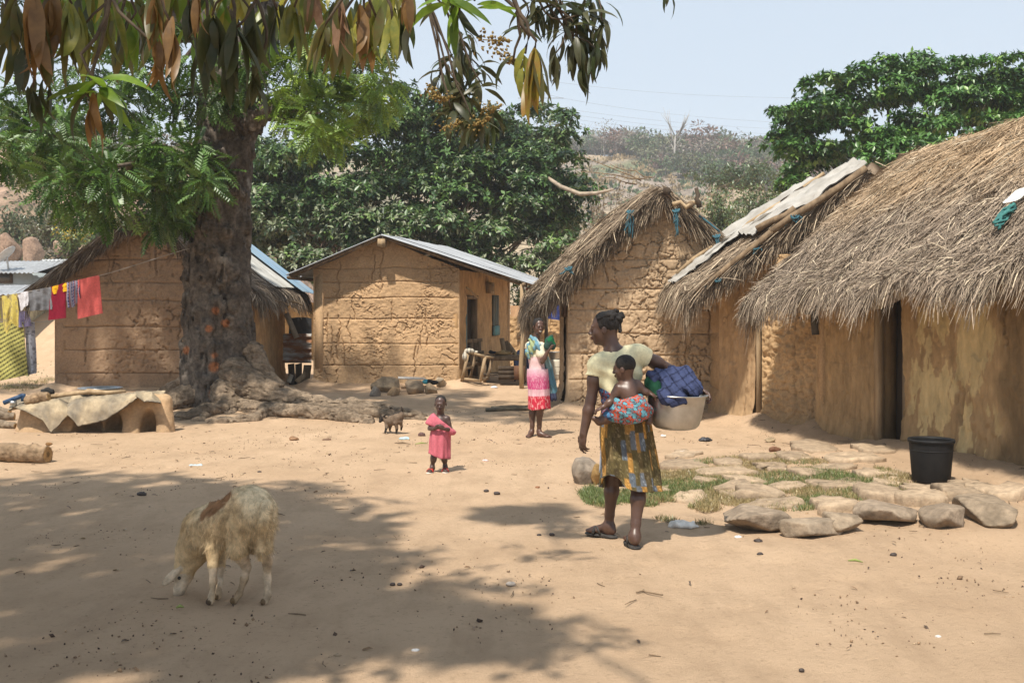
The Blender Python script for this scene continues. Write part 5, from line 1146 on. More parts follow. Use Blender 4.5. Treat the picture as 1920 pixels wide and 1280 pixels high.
for q in range(20):
    d = rh.normal(0, 1, 3); d[2] = d[2] * .8 + .15; d = nrm(d); p0 = knot + d * .015; p1 = knot + d * rh.uniform(.03, .048) + A(.006, 0, 0); Sh.chain([p0, p1, p1 + A(rh.normal(.012, .014), rh.normal(0, .012), rh.uniform(-.045, .004))], [.012, .013, .009], .003)
for q in range(7): Sh.chain([knot + A(.02, 0, 0), knot + A(.035 + rh.normal(0, .006), rh.normal(0, .02), -.03), knot + A(.03 + rh.normal(0, .006), rh.normal(0, .025), -.085 + rh.normal(0, .012))], [.010, .010, .007], .003)
V, f = Sh.mesh(.0055, crumple(.003, 70, 5)); obj('hair_locks', V, f, HAIR, woman, True)
# cream top
Ss = SDF(); torso(Ss, sL, sR, hL, hR, 1.0, (1.02, 1.04, 1.08)); Ss.cone(nk - A(0, 0, .01), sL + A(.03, 0, .01), .046, .046, .04).cone(nk - A(0, 0, .01), sR + A(-.03, 0, .01), .046, .046, .04).cone(sL + A(.02, 0, 0), sL * .66 + eL * .34, .052, .055, .03).cone(sR - A(.02, 0, 0), sR * .78 + eR * .22, .053, .056, .03)
nkc = nk + A(-.005, 0, .045)
sle = nrm(eL - sL); sre = nrm(eR - sR); zb = float(P(0, 790, 7.2)[2])
def wr(p): return -.006 * (fbm3(p * A(9, 9, 5), 3, 8) - .5) * 2 - .006 * np.sin((p[:, 2] * 1.0 + p[:, 0] * .6) * 60 + 6 * fbm3(p * 5, 2, 3)) * sst(1.28, 1.15, p[:, 2])
V, f = Ss.mesh(.008, wr, infl=.010, clip=lambda p: np.maximum.reduce([zb - p[:, 2], .074 - np.linalg.norm((p - nkc) * A(1, 1, 1.0), axis=1), np.where(p[:, 0] < sL[0] + .01, (p - sL) @ sle - .085, -1), np.where(p[:, 0] > sR[0] - .005, (p - sR) @ sre - .06, -1)]))
cb = A(.74, .68, .44) * (1 + .12 * (fbm3(V * 6, 3, 5)[:, None] - .5)); obj('cream_top', V, f, FAB, woman, True, cb)
# skirt
zc = lambda py: float(P(0, py, 7.2)[2])
def sx(px): return (px - 960) * 7.2 / F
rk = [(A(sx(1171), 7.19, zc(758)), .155, .125), (A(sx(1171), 7.19, zc(790)), .172, .145), (A(sx(1173), 7.20, zc(820)), .180, .155), (A(sx(1178), 7.21, zc(860)), .188, .165), (A(sx(1181), 7.22, zc(895)), .200, .172), (A(sx(1183), 7.22, zc(918)), .205, .176)]
fold = lambda th, t: (.012 * np.sin(th * 5 + 1.0 + 2 * t) + .008 * np.sin(th * 9 + 4 * t + .5) + .006 * np.sin(th * 14 + 2)) * t ** .8 + .022 * np.exp(-((th - 5.35) / .22) ** 2) * t
hem = lambda th, t: t ** 5 * (.11 * np.exp(-((np.angle(np.exp(1j * (th - 3.9)))) / .50) ** 2) - .015 * np.sin(th + .5))
V, f, t_, th_ = rings_mesh(rk, 190, 70, fold, hem, .007)
su = th_ * .19; rr_ = np.random.default_rng(2)
col_i = np.floor(su / .034 + .25 * np.sin(t_ * 3)); zz = t_ * .58 + hsh(col_i, col_i * 0, 0, 4) * .3; row = np.floor(zz / .115); hh = hsh(col_i, row, 0, 12)
pal = np.array([(.085, .068, .032), (.11, .088, .04), (.34, .185, .05), (.105, .125, .15), (.14, .105, .05), (.30, .17, .055), (.125, .14, .16), (.075, .058, .03)]); c = pal[(hh * 7.999).astype(int)]
fine = .62 + .76 * vn2(su * 320, t_ * 26, 5); fl = (vn2(su * 120 + 9, t_ * 60, 7) > .80)[:, None]; c = c * fine[:, None]; c = np.where(fl, c * 1.9 + .02, c)
obj('patterned_skirt', V, f, FAB, woman, True, c)
rk2 = [(A(sx(1160), 7.22, zc(840)), .12, .12), (A(sx(1160), 7.23, zc(886)), .13, .13)]; V, f, t_, th_ = rings_mesh(rk2, 60, 10); obj('petticoat', V, f, FAB, woman, True, np.tile(A(.42, .47, .55), (len(V), 1)))
# baby on her back
bk = A(.092, .048, .033); Sb = SDF(); Hb = .172; bc = P(1170, 690, 6.985)
Lb, bax = head(Sb, bc, A(-.93, .42, -.10), A(.06, -.1, 1), Hb, bk)
bn = P(1177, 718, 7.0); Sb.cone(Lb(0, -.12, -.2), bn, .034, .036, .03)
bsl = P(1160, 727, 6.97); bsr = P(1194, 720, 6.985); bhl = P(1166, 772, 6.97); bhr = P(1198, 770, 6.985)
torso(Sb, bsl, bsr, bhl, bhr, .62, (1.05, 1.15, 1.25))
be = P(1146, 752, 6.965); bw = P(1131, 763, 6.96); limb_arm(Sb, bsl, be, bw, .62); hand(Sb, bw, A(-1, -.1, -.35), A(.1, -.2, -1), A(.2, -1, .3), .085, .5, skin=bk, rmin=.006)
be2 = P(1208, 734, 6.975); bw2 = P(1217, 736, 6.985); limb_arm(Sb, bsr, be2, bw2, .60); hand(Sb, bw2, A(.7, -.1, -.3), A(-.2, 0, -1), A(0, -1, 0), .075, .6, skin=bk, rmin=.006)
Sb.cone(bhl, P(1138, 782, 7.02), .052, .04, .03).cone(P(1138, 782, 7.02), P(1124, 790, 7.0), .038, .026, .02).cone(P(1124, 790, 7.0), P(1114, 784, 6.97), .024, .018, .015)
Sb.cone(bhr, P(1214, 772, 7.05), .05, .036, .03).cone(P(1214, 772, 7.05), P(1217, 790, 7.02), .034, .024, .02)
V, f = Sb.mesh(.006); cB = Sb.colors(V, bk)
baby = tag(obj('person', V, f, SKIN, None, True, cB, base=P(1180, 790, 6.98)), 'bare-chested baby tied on the back of the woman in cream top', 'person'); eyes(Lb, bax, Hb, baby)
Sh = SDF(); Sh.ell(Lb(0, -.075, .155), A(.335, .405, .36) * Hb, bax, .01)
V, f = Sh.mesh(.006, crumple(.002, 90, 3), clip=lambda p: np.maximum(((p - Lb(0, .24, .1)) @ bax[1]), -((p - Lb(0, -.2, -.16)) @ bax[2]) + .3 * ((p - bc) @ bax[1]))); obj('hair', V, f, HAIR, baby, True)
# wrap cloth holding the baby
Sw = SDF(); torso(Sw, sL, sR, hL, hR, 1.0, (1.0, 1.06, 1.12)); Sw.ell((bhl + bhr) / 2 + A(0, -.01, .005), A(.098, .085, .085), None, .05).ell((bsl + bsr + bhl + bhr) / 4 + A(.0, .0, -.02), A(.088, .075, .07), None, .05)
Sw.cone(bhl, P(1146, 779, 7.02), .056, .046, .03).cone(bhr, P(1208, 771, 7.03), .055, .045, .03)
def wclip(p):
    px = 960 + p[:, 0] / p[:, 1] * F; topz = np.interp(px, [1100, 1126, 1150, 1166, 1200, 1222, 1240], [716, 718, 738, 742, 732, 742, 746]); zt = 1.6 - (topz - 575) * .0036
    zl = np.interp(px, [1100, 1130, 1150, 1175, 1200, 1225], [770, 782, 790, 794, 790, 778]); zl = 1.6 - (zl - 575) * .0035
    return np.maximum(p[:, 2] - zt, zl - p[:, 2]) * .8
V, f = Sw.mesh(.0065, lambda p: -.004 * np.sin(p[:, 2] * 85 + p[:, 0] * 50 + 5 * fbm3(p * 9, 2, 3)), infl=.016, clip=wclip, shell=.02)
u2 = np.arctan2(V[:, 0] - hm[0], -(V[:, 1] - hm[1])) * .2; v2 = V[:, 2] + .25 * u2
f1, e, ci = voro2(u2 / .030, v2 / .030, 5)
c = np.where((f1 < .30)[:, None], A(.12, .30, .36), A(.46, .075, .035)); c = np.where(((f1 > .30) & (f1 < .40))[:, None], A(.045, .02, .03), c); c = np.where((e < .10)[:, None], A(.10, .24, .30), c)
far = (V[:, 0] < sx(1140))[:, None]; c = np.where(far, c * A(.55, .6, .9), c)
obj('baby_wrap', V, f, FAB, woman, True, c)
sandal(woman, fL + A(0, 0, .016), dL, .235, 1.0, RUB, RUB); sandal(woman, fR + A(0, 0, .016), dR, .235, 1.0, RUB, None)
# basin on her hip
ALU = mat('dull_aluminium', (.52, .51, .49), (.38, .37, .345), scale=7, rough=.36, metal=.85, spec=.5, bump=.15, bscale=25, bdist=.004)
bcn = P(1268, 741, 7.12); prof = [(.0, -.225), (.10, -.224), (.135, -.215), (.155, -.195), (.172, -.14), (.185, -.07), (.195, -.006), (.212, .002), (.214, .008), (.198, .006), (.190, -.01), (.180, -.07), (.165, -.14), (.148, -.19), (.10, -.21), (0, -.212)]
tilt = Matrix.Rotation(math.radians(-1.2), 3, 'Y'); mb = MB(); mb.lathe(bcn, prof, 56, ax=np.array(tilt)); basin = tag(mb.build('metal_basin', ALU, None, True, base=bcn - A(0, 0, .225)), 'dented grey aluminium basin held on the hip of the woman in cream top', 'basin')
# laundry in the basin
Sc = SDF()
for px, py, Y, a in ((1238, 716, 7.08, (.075, .07, .065)), (1262, 708, 7.10, (.10, .09, .075)), (1290, 722, 7.08, (.085, .08, .065)), (1262, 730, 7.02, (.10, .07, .06)), (1300, 736, 7.06, (.055, .06, .045)), (1248, 742, 6.965, (.06, .035, .06)), (1275, 745, 6.95, (.065, .03, .045)), (1225, 704, 7.06, (.05, .05, .045)), (1268, 752, 6.94, (.035, .022, .035)), (1285, 700, 7.14, (.07, .07, .05))):
    Sc.ell(P(px, py, Y), a, None, .05)
V, f = Sc.mesh(.008, lambda p: -.014 * (np.abs(fbm3(p * A(16, 16, 9), 3, 8) - .5) * 4 - .6) - .008 * np.sin(p[:, 0] * 60 + p[:, 2] * 40 + 6 * fbm3(p * 8, 2, 9)))
a_ = V[:, 0] * .8 + V[:, 2] * .55 + .02 * fbm3(V * 8, 2, 2); b_ = V[:, 2] * .9 - V[:, 0] * .45 + .02 * fbm3(V * 8, 2, 3)
ln = (np.abs((a_ / .06) % 1 - .5) < .06) | (np.abs((b_ / .05) % 1 - .5) < .06)
c = np.where(ln[:, None], A(.016, .02, .045), A(.042, .054, .115) * (.8 + .4 * fbm3(V * 9, 3, 4))[:, None])
tag(obj('laundry_cloth', V, f, FAB, None, True, c, base=P(1262, 735, 7.08)), 'crumpled blue checked cloth heaped in the aluminium basin', 'cloth')
Sc = SDF(); Sc.ell(P(1226, 728, 7.03), (.055, .05, .06)).ell(P(1219, 718, 7.05), (.04, .05, .05)).ell(P(1236, 738, 7.0), (.04, .03, .035)); V, f = Sc.mesh(.008, crumple(.008, 16, 4)); tag(obj('laundry_cloth', V, f, FAB, None, True, np.tile(A(.012, .055, .030), (len(V), 1)), base=P(1226, 740, 7.03)), 'dark green cloth tucked in the basin beside the blue cloth', 'cloth')

# ---------------------------------------------------------------- girl by the hut
gk = A(.085, .042, .028); f1_ = gp(996, 819); f2_ = gp(1013, 819.5); Yg = (f1_[1] + f2_[1]) / 2; S = SDF(); Hg = .200
g = lambda px, py, dy=0: P(px, py, Yg + dy)
gc = g(1010, 612); Lg, gax = head(S, gc, A(.30, -.95, -.05), A(.06, 0, 1), Hg, gk, smile=1)
gn = g(1005, 640, .02); S.cone(Lg(0, -.14, -.24), gn, .040, .043, .03)
gsl = g(994, 649, .10); gsr = g(1014, 650, -.07); ghl = g(1001, 703, .07); ghr = g(1014, 703, -.05); torso(S, gsl, gsr, ghl, ghr, .80, (1.0, 1.0, 1.05))
ge = g(1017, 678, -.13); gw = g(1029, 655, -.16); limb_arm(S, gsr, ge, gw, .78); hand(S, gw, A(.5, -.1, .85), A(.3, .5, 0), A(-1, -.3, 0), .14, .7, skin=gk)
ge2 = g(1004, 676, .16); gw2 = g(1024, 660, .02); limb_arm(S, gsl, ge2, gw2, .78); hand(S, gw2, A(.7, -.4, .6), A(.3, -.3, .4), A(-.5, 0, 1), .14, .7, skin=gk)
a1 = f1_ + A(.01, .03, .07); a2 = f2_ + A(-.015, .03, .07); limb_leg(S, ghl, g(1000, 762, .06), a1, .80, A(-.5, .8, 0)); limb_leg(S, ghr, g(1014, 762, -.03), a2, .80, A(-.5, .8, 0))
foot(S, a1, f1_ + A(.01, .05, .003), A(-.35, -.95, 0), .19, gk, .82); foot(S, a2, f2_ + A(-.03, .02, .003), A(.80, -.6, 0), .20, gk, .85)
V, f = S.mesh(.0085); girl = tag(obj('person', V, f, SKIN, None, True, S.colors(V, gk), base=(f1_ + f2_) / 2), 'barefoot girl in pink skirt with blue cloth over her shoulders beside the hut', 'person'); eyes(Lg, gax, Hg, girl)
V_ = sphere_pts(10, 6); obj('teeth', (V_[0] * A(.085, .012, .020) * Hg) @ gax + Lg(0, .408, -.268), V_[1], mat('tooth_white', (.8, .78, .7), (.75, .72, .65), rough=.3), girl, True)
Sh = SDF(); Sh.ell(Lg(0, -.075, .155), A(.345, .415, .375) * Hg, gax, .01)
V, f = Sh.mesh(.007, crumple(.003, 80, 3), clip=lambda p: np.maximum(((p - Lg(0, .20, .12)) @ gax[1]) - .25 * ((p - Lg(0, .2, .25)) @ gax[2]), -((p - Lg(0, -.2, -.18)) @ gax[2]) + .3 * ((p - gc) @ gax[1]))); obj('hair', V, f, HAIR, girl, True)
Ss = SDF(); torso(Ss, gsl, gsr, ghl, ghr, .80, (1.02, 1.05, 1.05)); Ss.cone(gsr, gsr * .5 + ge * .5, .050, .052, .03).cone(gsl, gsl * .5 + ge2 * .5, .050, .052, .03)
z9 = g(0, 702)[2]
V, f = Ss.mesh(.009, crumple(.003, 14, 6), infl=.010, clip=lambda p: np.maximum.reduce([z9 - p[:, 2], .062 - np.linalg.norm(p - gn - A(0, 0, .02), axis=1)]))
c = np.where((V[:, 2] > g(0, 668)[2])[:, None], A(.62, .58, .44), A(.66, .46, .46)); obj('pale_top', V, f, FAB, girl, True, c)
rk = [(g(1008, 691), .128, .135), (g(1008, 706), .134, .145), (g(1010, 735), .128, .135), (g(1011, 766), .132, .14)]
V, f, t_, th_ = rings_mesh(rk, 90, 44, lambda th, t: (.007 * np.sin(th * 6 + 2 * t) + .004 * np.sin(th * 11 + 1)) * t, lambda th, t: -.01 * t ** 4 * np.sin(th * 2))
n = vn2(th_ * 14, t_ * 22, 4); st = (vn2(th_ * 16 + t_ * 8, t_ * 26, 9) > .66)
top_, mid_, bot = A(.60, .40, .46), A(.48, .07, .19), A(.46, .03, .055)
gw = np.clip(1 - t_ / .45, 0, 1)[:, None]; c = mid_ * (1 - gw) + A(.58, .42, .46) * gw; c = np.where(st[:, None], c * .5 + A(.66, .42, .48) * .5, c); c = np.where(((t_ > .60) & (t_ < .74))[:, None], c * .35 + A(.66, .52, .52) * .65, c); c = np.where((t_ >= .74)[:, None], np.where(st[:, None], A(.66, .30, .30), bot), c)
obj('pink_skirt', V, f, FAB, girl, True, c)
Sc = SDF(); Sc.chain([g(1003, 638, .08), g(994, 648, .04), g(990, 662, -.01), g(992, 670, -.04)], [.03, .038, .034, .022], .04).chain([g(1001, 640, -.06), g(1008, 648, -.10), g(1013, 656, -.12)], [.03, .038, .026], .04).chain([g(1003, 634, .06), g(997, 634, -.03), g(1004, 638, -.08)], [.026, .03, .024], .03).ell(g(998, 654, -.07), (.055, .035, .07), None, .04)
V, f = Sc.mesh(.008, lambda p: -.008 * np.sin((p[:, 0] * .9 + .5 * p[:, 2]) * 120 + 4 * fbm3(p * 7, 2, 3))); q = fbm3(V * 11, 3, 5)
c = np.where((q > .55)[:, None], A(.36, .40, .36), A(.13, .26, .33)); c = np.where((q < .36)[:, None], A(.28, .33, .18), c); obj('shoulder_cloth', V, f, FAB, girl, True, c)
Sc = SDF(); Sc.chain([g(1021, 664, .06), g(1028, 690, .10), g(1033, 720, .10), g(1037, 744, .10)], [.035, .05, .06, .055], .03); V, f = Sc.mesh(.009, lambda p: -.012 * np.sin((p[:, 0] + .3 * p[:, 2]) * 110 + 4 * fbm3(p * 6, 2, 3)) * .8)
q = fbm3(V * 9 + 4, 3, 5); c = np.where((q > .52)[:, None], A(.09, .20, .26), A(.20, .31, .32)); c = np.where((V[:, 2] < g(0, 738)[2])[:, None], A(.05, .06, .11), c); obj('cloth_end', V, f, FAB, girl, True, c)
Sc = SDF(); Sc.ell(g(1030, 640, -.14), (.055, .05, .06)).ell(g(1036, 648, -.13), (.04, .04, .05)).ell(g(1026, 648, -.15), (.04, .04, .05)).ell(g(1034, 633, -.14), (.03, .03, .035)); V, f = Sc.mesh(.008, crumple(.009, 18, 4)); q = fbm3(V * 16, 3, 3)[:, None]
tag(obj('cloth_bundle', V, f, FAB, None, True, np.where(q > .58, A(.012, .11, .045), A(.03, .065, .055)), base=g(1030, 650, -.14)), 'crumpled green cloth held up in the hand of the girl in pink skirt', 'cloth')

# ---------------------------------------------------------------- toddler
tk = A(.070, .038, .030); t1 = gp(810, 886); t2 = gp(834, 885.5); Yt = (t1[1] + t2[1]) / 2 + .02; S = SDF(); Ht = .168
g = lambda px, py, dy=0: P(px, py, Yt + dy)
tc_ = g(826, 757); Lt, tax_ = head(S, tc_, A(-.06, -1, -.10), A(0, 0, 1), Ht, tk)
tn = g(826, 776, .01); S.cone(Lt(0, -.14, -.24), tn, .032, .035, .03); tsl = g(814, 785); tsr = g(838, 784); thl = g(818, 829); thr = g(835, 829); torso(S, tsl, tsr, thl, thr, .60, (1.0, 1.15, 1.15))
te = g(805.5, 803, -.02); tw_ = g(815, 803, -.115); limb_arm(S, tsl, te, tw_, .56); hand(S, tw_, A(1, -.15, .25), A(0, .6, .5), A(0, -.3, 1), .085, .6, skin=tk)
te2 = g(845, 805, -.02); tw2 = g(834, 804, -.12); limb_arm(S, tsr, te2, tw2, .56); hand(S, tw2, A(-1, -.1, .25), A(0, .6, .5), A(0, -.3, 1), .085, .65, skin=tk)
a1 = t1 + A(.0, .04, .06); a2 = t2 + A(0, .05, .06); limb_leg(S, thl, g(813, 858, -.02), a1, .50, A(0, 1, 0)); limb_leg(S, thr, g(833, 858, .02), a2, .50, A(0, 1, 0))
foot(S, a1, t1 + A(.01, .06, .012), A(-.35, -1, 0), .13, tk, .62); foot(S, a2, t2 + A(0, .07, .012), A(.05, -1, 0), .13, tk, .62)
V, f = S.mesh(.0068); tod = tag(obj('person', V, f, SKIN, None, True, S.colors(V, tk), base=(t1 + t2) / 2), 'small child in loose pink dress and red sandals facing the camera', 'person'); eyes(Lt, tax_, Ht, tod)
Sh = SDF(); Sh.ell(Lt(0, -.075, .150), A(.328, .405, .358) * Ht, tax_, .01)
V, f = Sh.mesh(.006, crumple(.0015, 90, 3), clip=lambda p: np.maximum(((p - Lt(0, .17, .12)) @ tax_[1]) - .25 * ((p - Lt(0, .2, .25)) @ tax_[2]), -((p - Lt(0, -.2, -.12)) @ tax_[2]) + .3 * ((p - tc_) @ tax_[1]))); obj('hair', V, f, HAIR, tod, True)
# dress: off one shoulder
Sd = SDF(); torso(Sd, tsl, tsr, thl, thr, .60, (1.05, 1.25, 1.25)); Sd.cone(tsl + A(.01, 0, 0), tsl * .45 + te * .55, .042, .05, .03); Sd.cone(g(841, 794, -.01), g(846, 806, -.02), .036, .042, .03)
dia = nrm(A(.80, 0, 1)); q0 = g(825, 784)
def dclip(p):
    neck = (p - q0) @ dia; side = sst(-.02, .02, p[:, 0] - tn[0] + .03)
    return np.maximum.reduce([g(0, 815)[2] - p[:, 2], np.where(p[:, 0] > q0[0] - .055, neck, -.1), .045 - np.linalg.norm((p - tn) * A(1, .8, 1), axis=1), np.where(p[:, 0] < tsl[0] - .004, (p - g(806, 796)) @ nrm(te - tsl) - .01, -1)])
V, f = Sd.mesh(.007, crumple(.004, 20, 5), infl=.012, clip=dclip); pk = A(.50, .13, .165)
obj('pink_dress', V, f, FAB, tod, True, pk * (.85 + .3 * fbm3(V * 10, 3, 4))[:, None])
rk = [(g(826, 803), .088, .088), (g(826, 812), .095, .096), (g(825, 826), .097, .098), (g(824.5, 845), .097, .098), (g(824, 855), .100, .100)]
V, f, t_, th_ = rings_mesh(rk, 80, 36, lambda th, t: (.009 * np.sin(th * 6 + 1 + 2 * t) + .006 * np.sin(th * 10 + 2)) * (.3 + .7 * t), lambda th, t: -t ** 3 * (.028 * np.cos(th) + .006 * np.sin(th * 3)))
obj('dress_skirt', V, f, FAB, tod, True, pk * (.85 + .3 * vn2(th_ * 3, t_ * 4, 3))[:, None] * np.where((t_ > .93)[:, None], .8, 1))
REDS = mat('red_sandal', (.52, .045, .03), (.40, .03, .025), scale=20, rough=.5); SOLE = mat('white_sole', (.62, .55, .46), (.5, .42, .35), scale=20)
sandal(tod, t1 + A(.01, .06, .008), A(-.35, -1, 0), .135, .66, SOLE, REDS); sandal(tod, t2 + A(0, .07, .008), A(.05, -1, 0), .135, .66, SOLE, REDS)

# ------------------------------------------------------------------ sheep
FLE = mat('fleece', (1, 1, 1), attr=True, var=.30, scale=22, rough=.95, spec=.08, bump=.8, bscale=55, bdist=.012)
fa = gp(395, 1133); fb = gp(409, 1123); ha = gp(440, 1131); hb = gp(497, 1133)
S = SDF(); s = lambda px, py, Y: P(px, py, Y); kk = .035; pale = A(.62, .45, .255); hd = A(.60, .47, .33)
S.ell(s(470, 964, 5.80), (.130, .155, .122), None, .06).ell(s(440, 976, 5.85), (.145, .145, .135), None, .06).ell(s(405, 986, 5.92), (.12, .13, .135), None, .06).ell(s(380, 998, 5.95), (.085, .115, .125), None, .06)
S.ell(s(486, 968, 5.76), (.085, .13, .13), None, .05).ell(s(463, 937, 5.80), (.10, .10, .075), None, .06)
S.chain([s(378, 995, 5.95), s(362, 1030, 5.96), s(348, 1062, 5.95)], [.11, .085, .062], .05)
S.chain([s(348, 1060, 5.95), s(343, 1082, 5.93), s(337, 1104, 5.91), s(333, 1117, 5.90)], [.052, .046, .031, .023], .02, col=hd); S.ell(s(346, 1074, 5.94), (.043, .045, .045), None, .02, col=hd)
S.cone(s(340, 1064, 5.89), s(330, 1074, 5.86), .010, .012, .006, col=hd); ear_d = nrm(s(310, 1093, 5.83) - s(332, 1070, 5.87)); ear_n = nrm(A(.3, -1, .3)); ear_n = nrm(ear_n - ear_d * (ear_n @ ear_d)); S.ell((s(308, 1095, 5.83) + s(332, 1068, 5.87)) / 2, (.064, .026, .009), np.array([ear_d, np.cross(ear_n, ear_d), ear_n]), .006, col=hd * 1.1)
S.cone(s(350, 1068, 6.0), s(362, 1082, 6.06), .014, .012, .008, col=hd)
def leg4(pts, rad, hoof):
    S.chain(pts[:2], rad[:2], .03); S.chain(pts[1:], rad[1:], .02, col=hd); S.ell(hoof + A(-.008, -.005, .016), (.019, .018, .017), None, .008, col=A(.07, .05, .035))
leg4([s(400, 1030, 5.80), s(399, 1062, 5.76), s(400, 1090, 5.75), fa + A(.004, 0, .04), fa + A(0, 0, .015)], [.046, .025, .018, .015, .017], fa)
leg4([s(412, 1030, 6.0), s(413, 1062, 5.93), s(411, 1090, 5.90), fb + A(.004, 0, .04), fb + A(0, 0, .015)], [.046, .025, .018, .015, .017], fb)
leg4([s(452, 990, 5.72), s(446, 1030, 5.70), s(462, 1062, 5.76), s(458, 1085, 5.76), ha + A(.022, .01, .05), ha + A(0, 0, .015)], [.088, .054, .024, .019, .016, .018], ha)
leg4([s(492, 985, 5.72), s(495, 1025, 5.70), s(501, 1052, 5.74), s(501, 1085, 5.75), hb + A(.012, .01, .05), hb + A(0, 0, .015)], [.075, .046, .025, .020, .017, .018], hb)
S.chain([s(499, 948, 5.66), s(494, 985, 5.60), s(490, 1030, 5.60), s(487, 1048, 5.61)], [.035, .032, .022, .010], .02)
S.ell(s(475, 1015, 5.78), (.03, .04, .07), None, .03)
V, f = S.mesh(.0085, lambda p: -.010 * (fbm3(p * A(22, 22, 11), 3, 5) - .5) * 2 * sst(.20, .36, p[:, 2]))
cS = S.colors(V, pale); px = 960 + V[:, 0] / V[:, 1] * F; py = HOR - (V[:, 2] - CAMZ) / V[:, 1] * F
n = fbm3(V * 9, 4, 7)
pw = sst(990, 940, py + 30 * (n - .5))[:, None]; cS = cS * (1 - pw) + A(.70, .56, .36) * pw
dirt = (sst(.45, .65, n) * .45)[:, None]; cS = cS * (1 - dirt) + A(.33, .205, .09) * dirt
def patch(px, py, n):
    a = (px - 408) * .735 - (py - 944) * .678; b = (px - 408) * .678 + (py - 944) * .735
    return sst(1.15, .9, np.hypot(a / 36, b / 12) + 1.3 * (n - .5))
br = patch(px, py, n)[:, None]; cS = cS * (1 - br) + A(.25, .135, .068) * br
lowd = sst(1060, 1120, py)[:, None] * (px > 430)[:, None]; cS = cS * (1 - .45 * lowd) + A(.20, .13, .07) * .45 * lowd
muz = sst(1106, 1118, py)[:, None] * (px < 345)[:, None]; cS = cS * (1 - .6 * muz) + A(.12, .085, .065) * .6 * muz
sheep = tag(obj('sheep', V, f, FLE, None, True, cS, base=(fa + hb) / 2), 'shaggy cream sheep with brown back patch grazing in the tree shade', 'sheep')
for Y, x in ((5.90, 336), (5.97, 346)):
    V_ = sphere_pts(8, 6); obj('eye', V_[0] * .010 + s(x, 1083, Y - .03), V_[1], EYED, sheep, True)
# hair tufts
r = np.random.default_rng(6); wool = np.nonzero((V[:, 2] > .27) & (py < 1050))[0]; me_n = np.zeros_like(V)
fn = np.cross(V[f[:, 1]] - V[f[:, 0]], V[f[:, 2]] - V[f[:, 0]])
for q in range(4): np.add.at(me_n, f[:, q], fn)
me_n /= np.linalg.norm(me_n, axis=1)[:, None] + 1e-9
ids = r.choice(wool, 9000); p0 = V[ids] + r.normal(0, .004, (9000, 3)); nn = me_n[ids]; fl = nn * .22 + A(.12, .0, -.85) + r.normal(0, .28, (9000, 3)); L9 = r.uniform(.014, .040, 9000)
B = basis(fl, nn); Th = np.array([(0, .04, 0), (0, -.04, 0), (.55, .03, .06), (.55, -.03, .06), (1, 0, 0)], float)
Vh, fh, ch = cards(Th, [np.array([(2, 3, 4)]), np.array([(0, 1, 3, 2)])], p0, B, L9, cS[ids] * r.uniform(.7, 1.3, (9000, 1)))
o = obj('fleece', Vh, fh, FLE, sheep, False, ch); o['kind'] = 'stuff'

# ------------------------------------------------------------------ goat kid
g1 = gp(722, 813); g2 = gp(731, 808); g3 = gp(743, 813.5); Yk = g1[1]; s = lambda px, py, dy=0: P(px, py, Yk + dy)
S = SDF(); gcv = A(.17, .125, .09); dkc = A(.030, .024, .020)
S.ell(s(745, 783, .0), (.075, .075, .075), None, .04).ell(s(736, 787, .05), (.075, .07, .072), None, .04).ell(s(729, 789, .08), (.055, .06, .065), None, .03).ell(s(750, 778, -.02), (.05, .06, .06), None, .03)
S.cone(s(727, 787, .08), s(719, 783, .08), .045, .036, .02); S.ell(s(716, 784, .07), (.034, .034, .034), None, .015, col=dkc); S.cone(s(716, 785, .06), s(712.5, 790, .03), .028, .018, .012, col=dkc)
S.cone(s(720, 780, .04), s(724, 777, .0), .012, .008, .006, col=dkc).cone(s(717, 780, .11), s(712, 778, .14), .011, .007, .006, col=dkc)
S.chain([s(753, 774, -.02), s(754, 767, -.03), s(752.5, 763.5, -.03)], [.020, .017, .010], .01, col=dkc)
for pts in ([s(726, 795, .06), s(724, 803, .03), g1 + A(0, 0, .012)], [s(732, 795, .10), s(731, 802, .1), g2 + A(0, 0, .012)], [s(742, 792, -.03), s(744, 803, -.02), g3 + A(0, 0, .012)], [s(750, 790, -.03), s(753, 799, .0), s(752, 806, .02)]):
    S.chain(pts[:2], [.034, .017], .015); S.chain(pts[1:], [.017, .012], .01, col=dkc)
V, f = S.mesh(.0085, lambda p: -.004 * (fbm3(p * 25, 3, 5) - .5) * 2); c = S.colors(V, gcv); py = HOR - (V[:, 2] - CAMZ) / V[:, 1] * F; px = 960 + V[:, 0] / V[:, 1] * F
rdg = ((px > 727) & (V[:, 2] > np.interp(px, [727, 740, 752], [s(0, 781)[2], s(0, 775.5)[2], s(0, 771)[2]])))[:, None]; c = np.where(rdg, dkc * 1.4, c)
kid = tag(obj('goat_kid', V, f, FLE, None, True, c * (.8 + .4 * fbm3(V * 20, 3, 4))[:, None], base=g1), 'small grey-brown goat kid with raised tail by the tree roots', 'goat')
V_ = sphere_pts(8, 6); obj('eye', V_[0] * .007 + s(715, 784.5, .035), V_[1], EYED, kid, True)
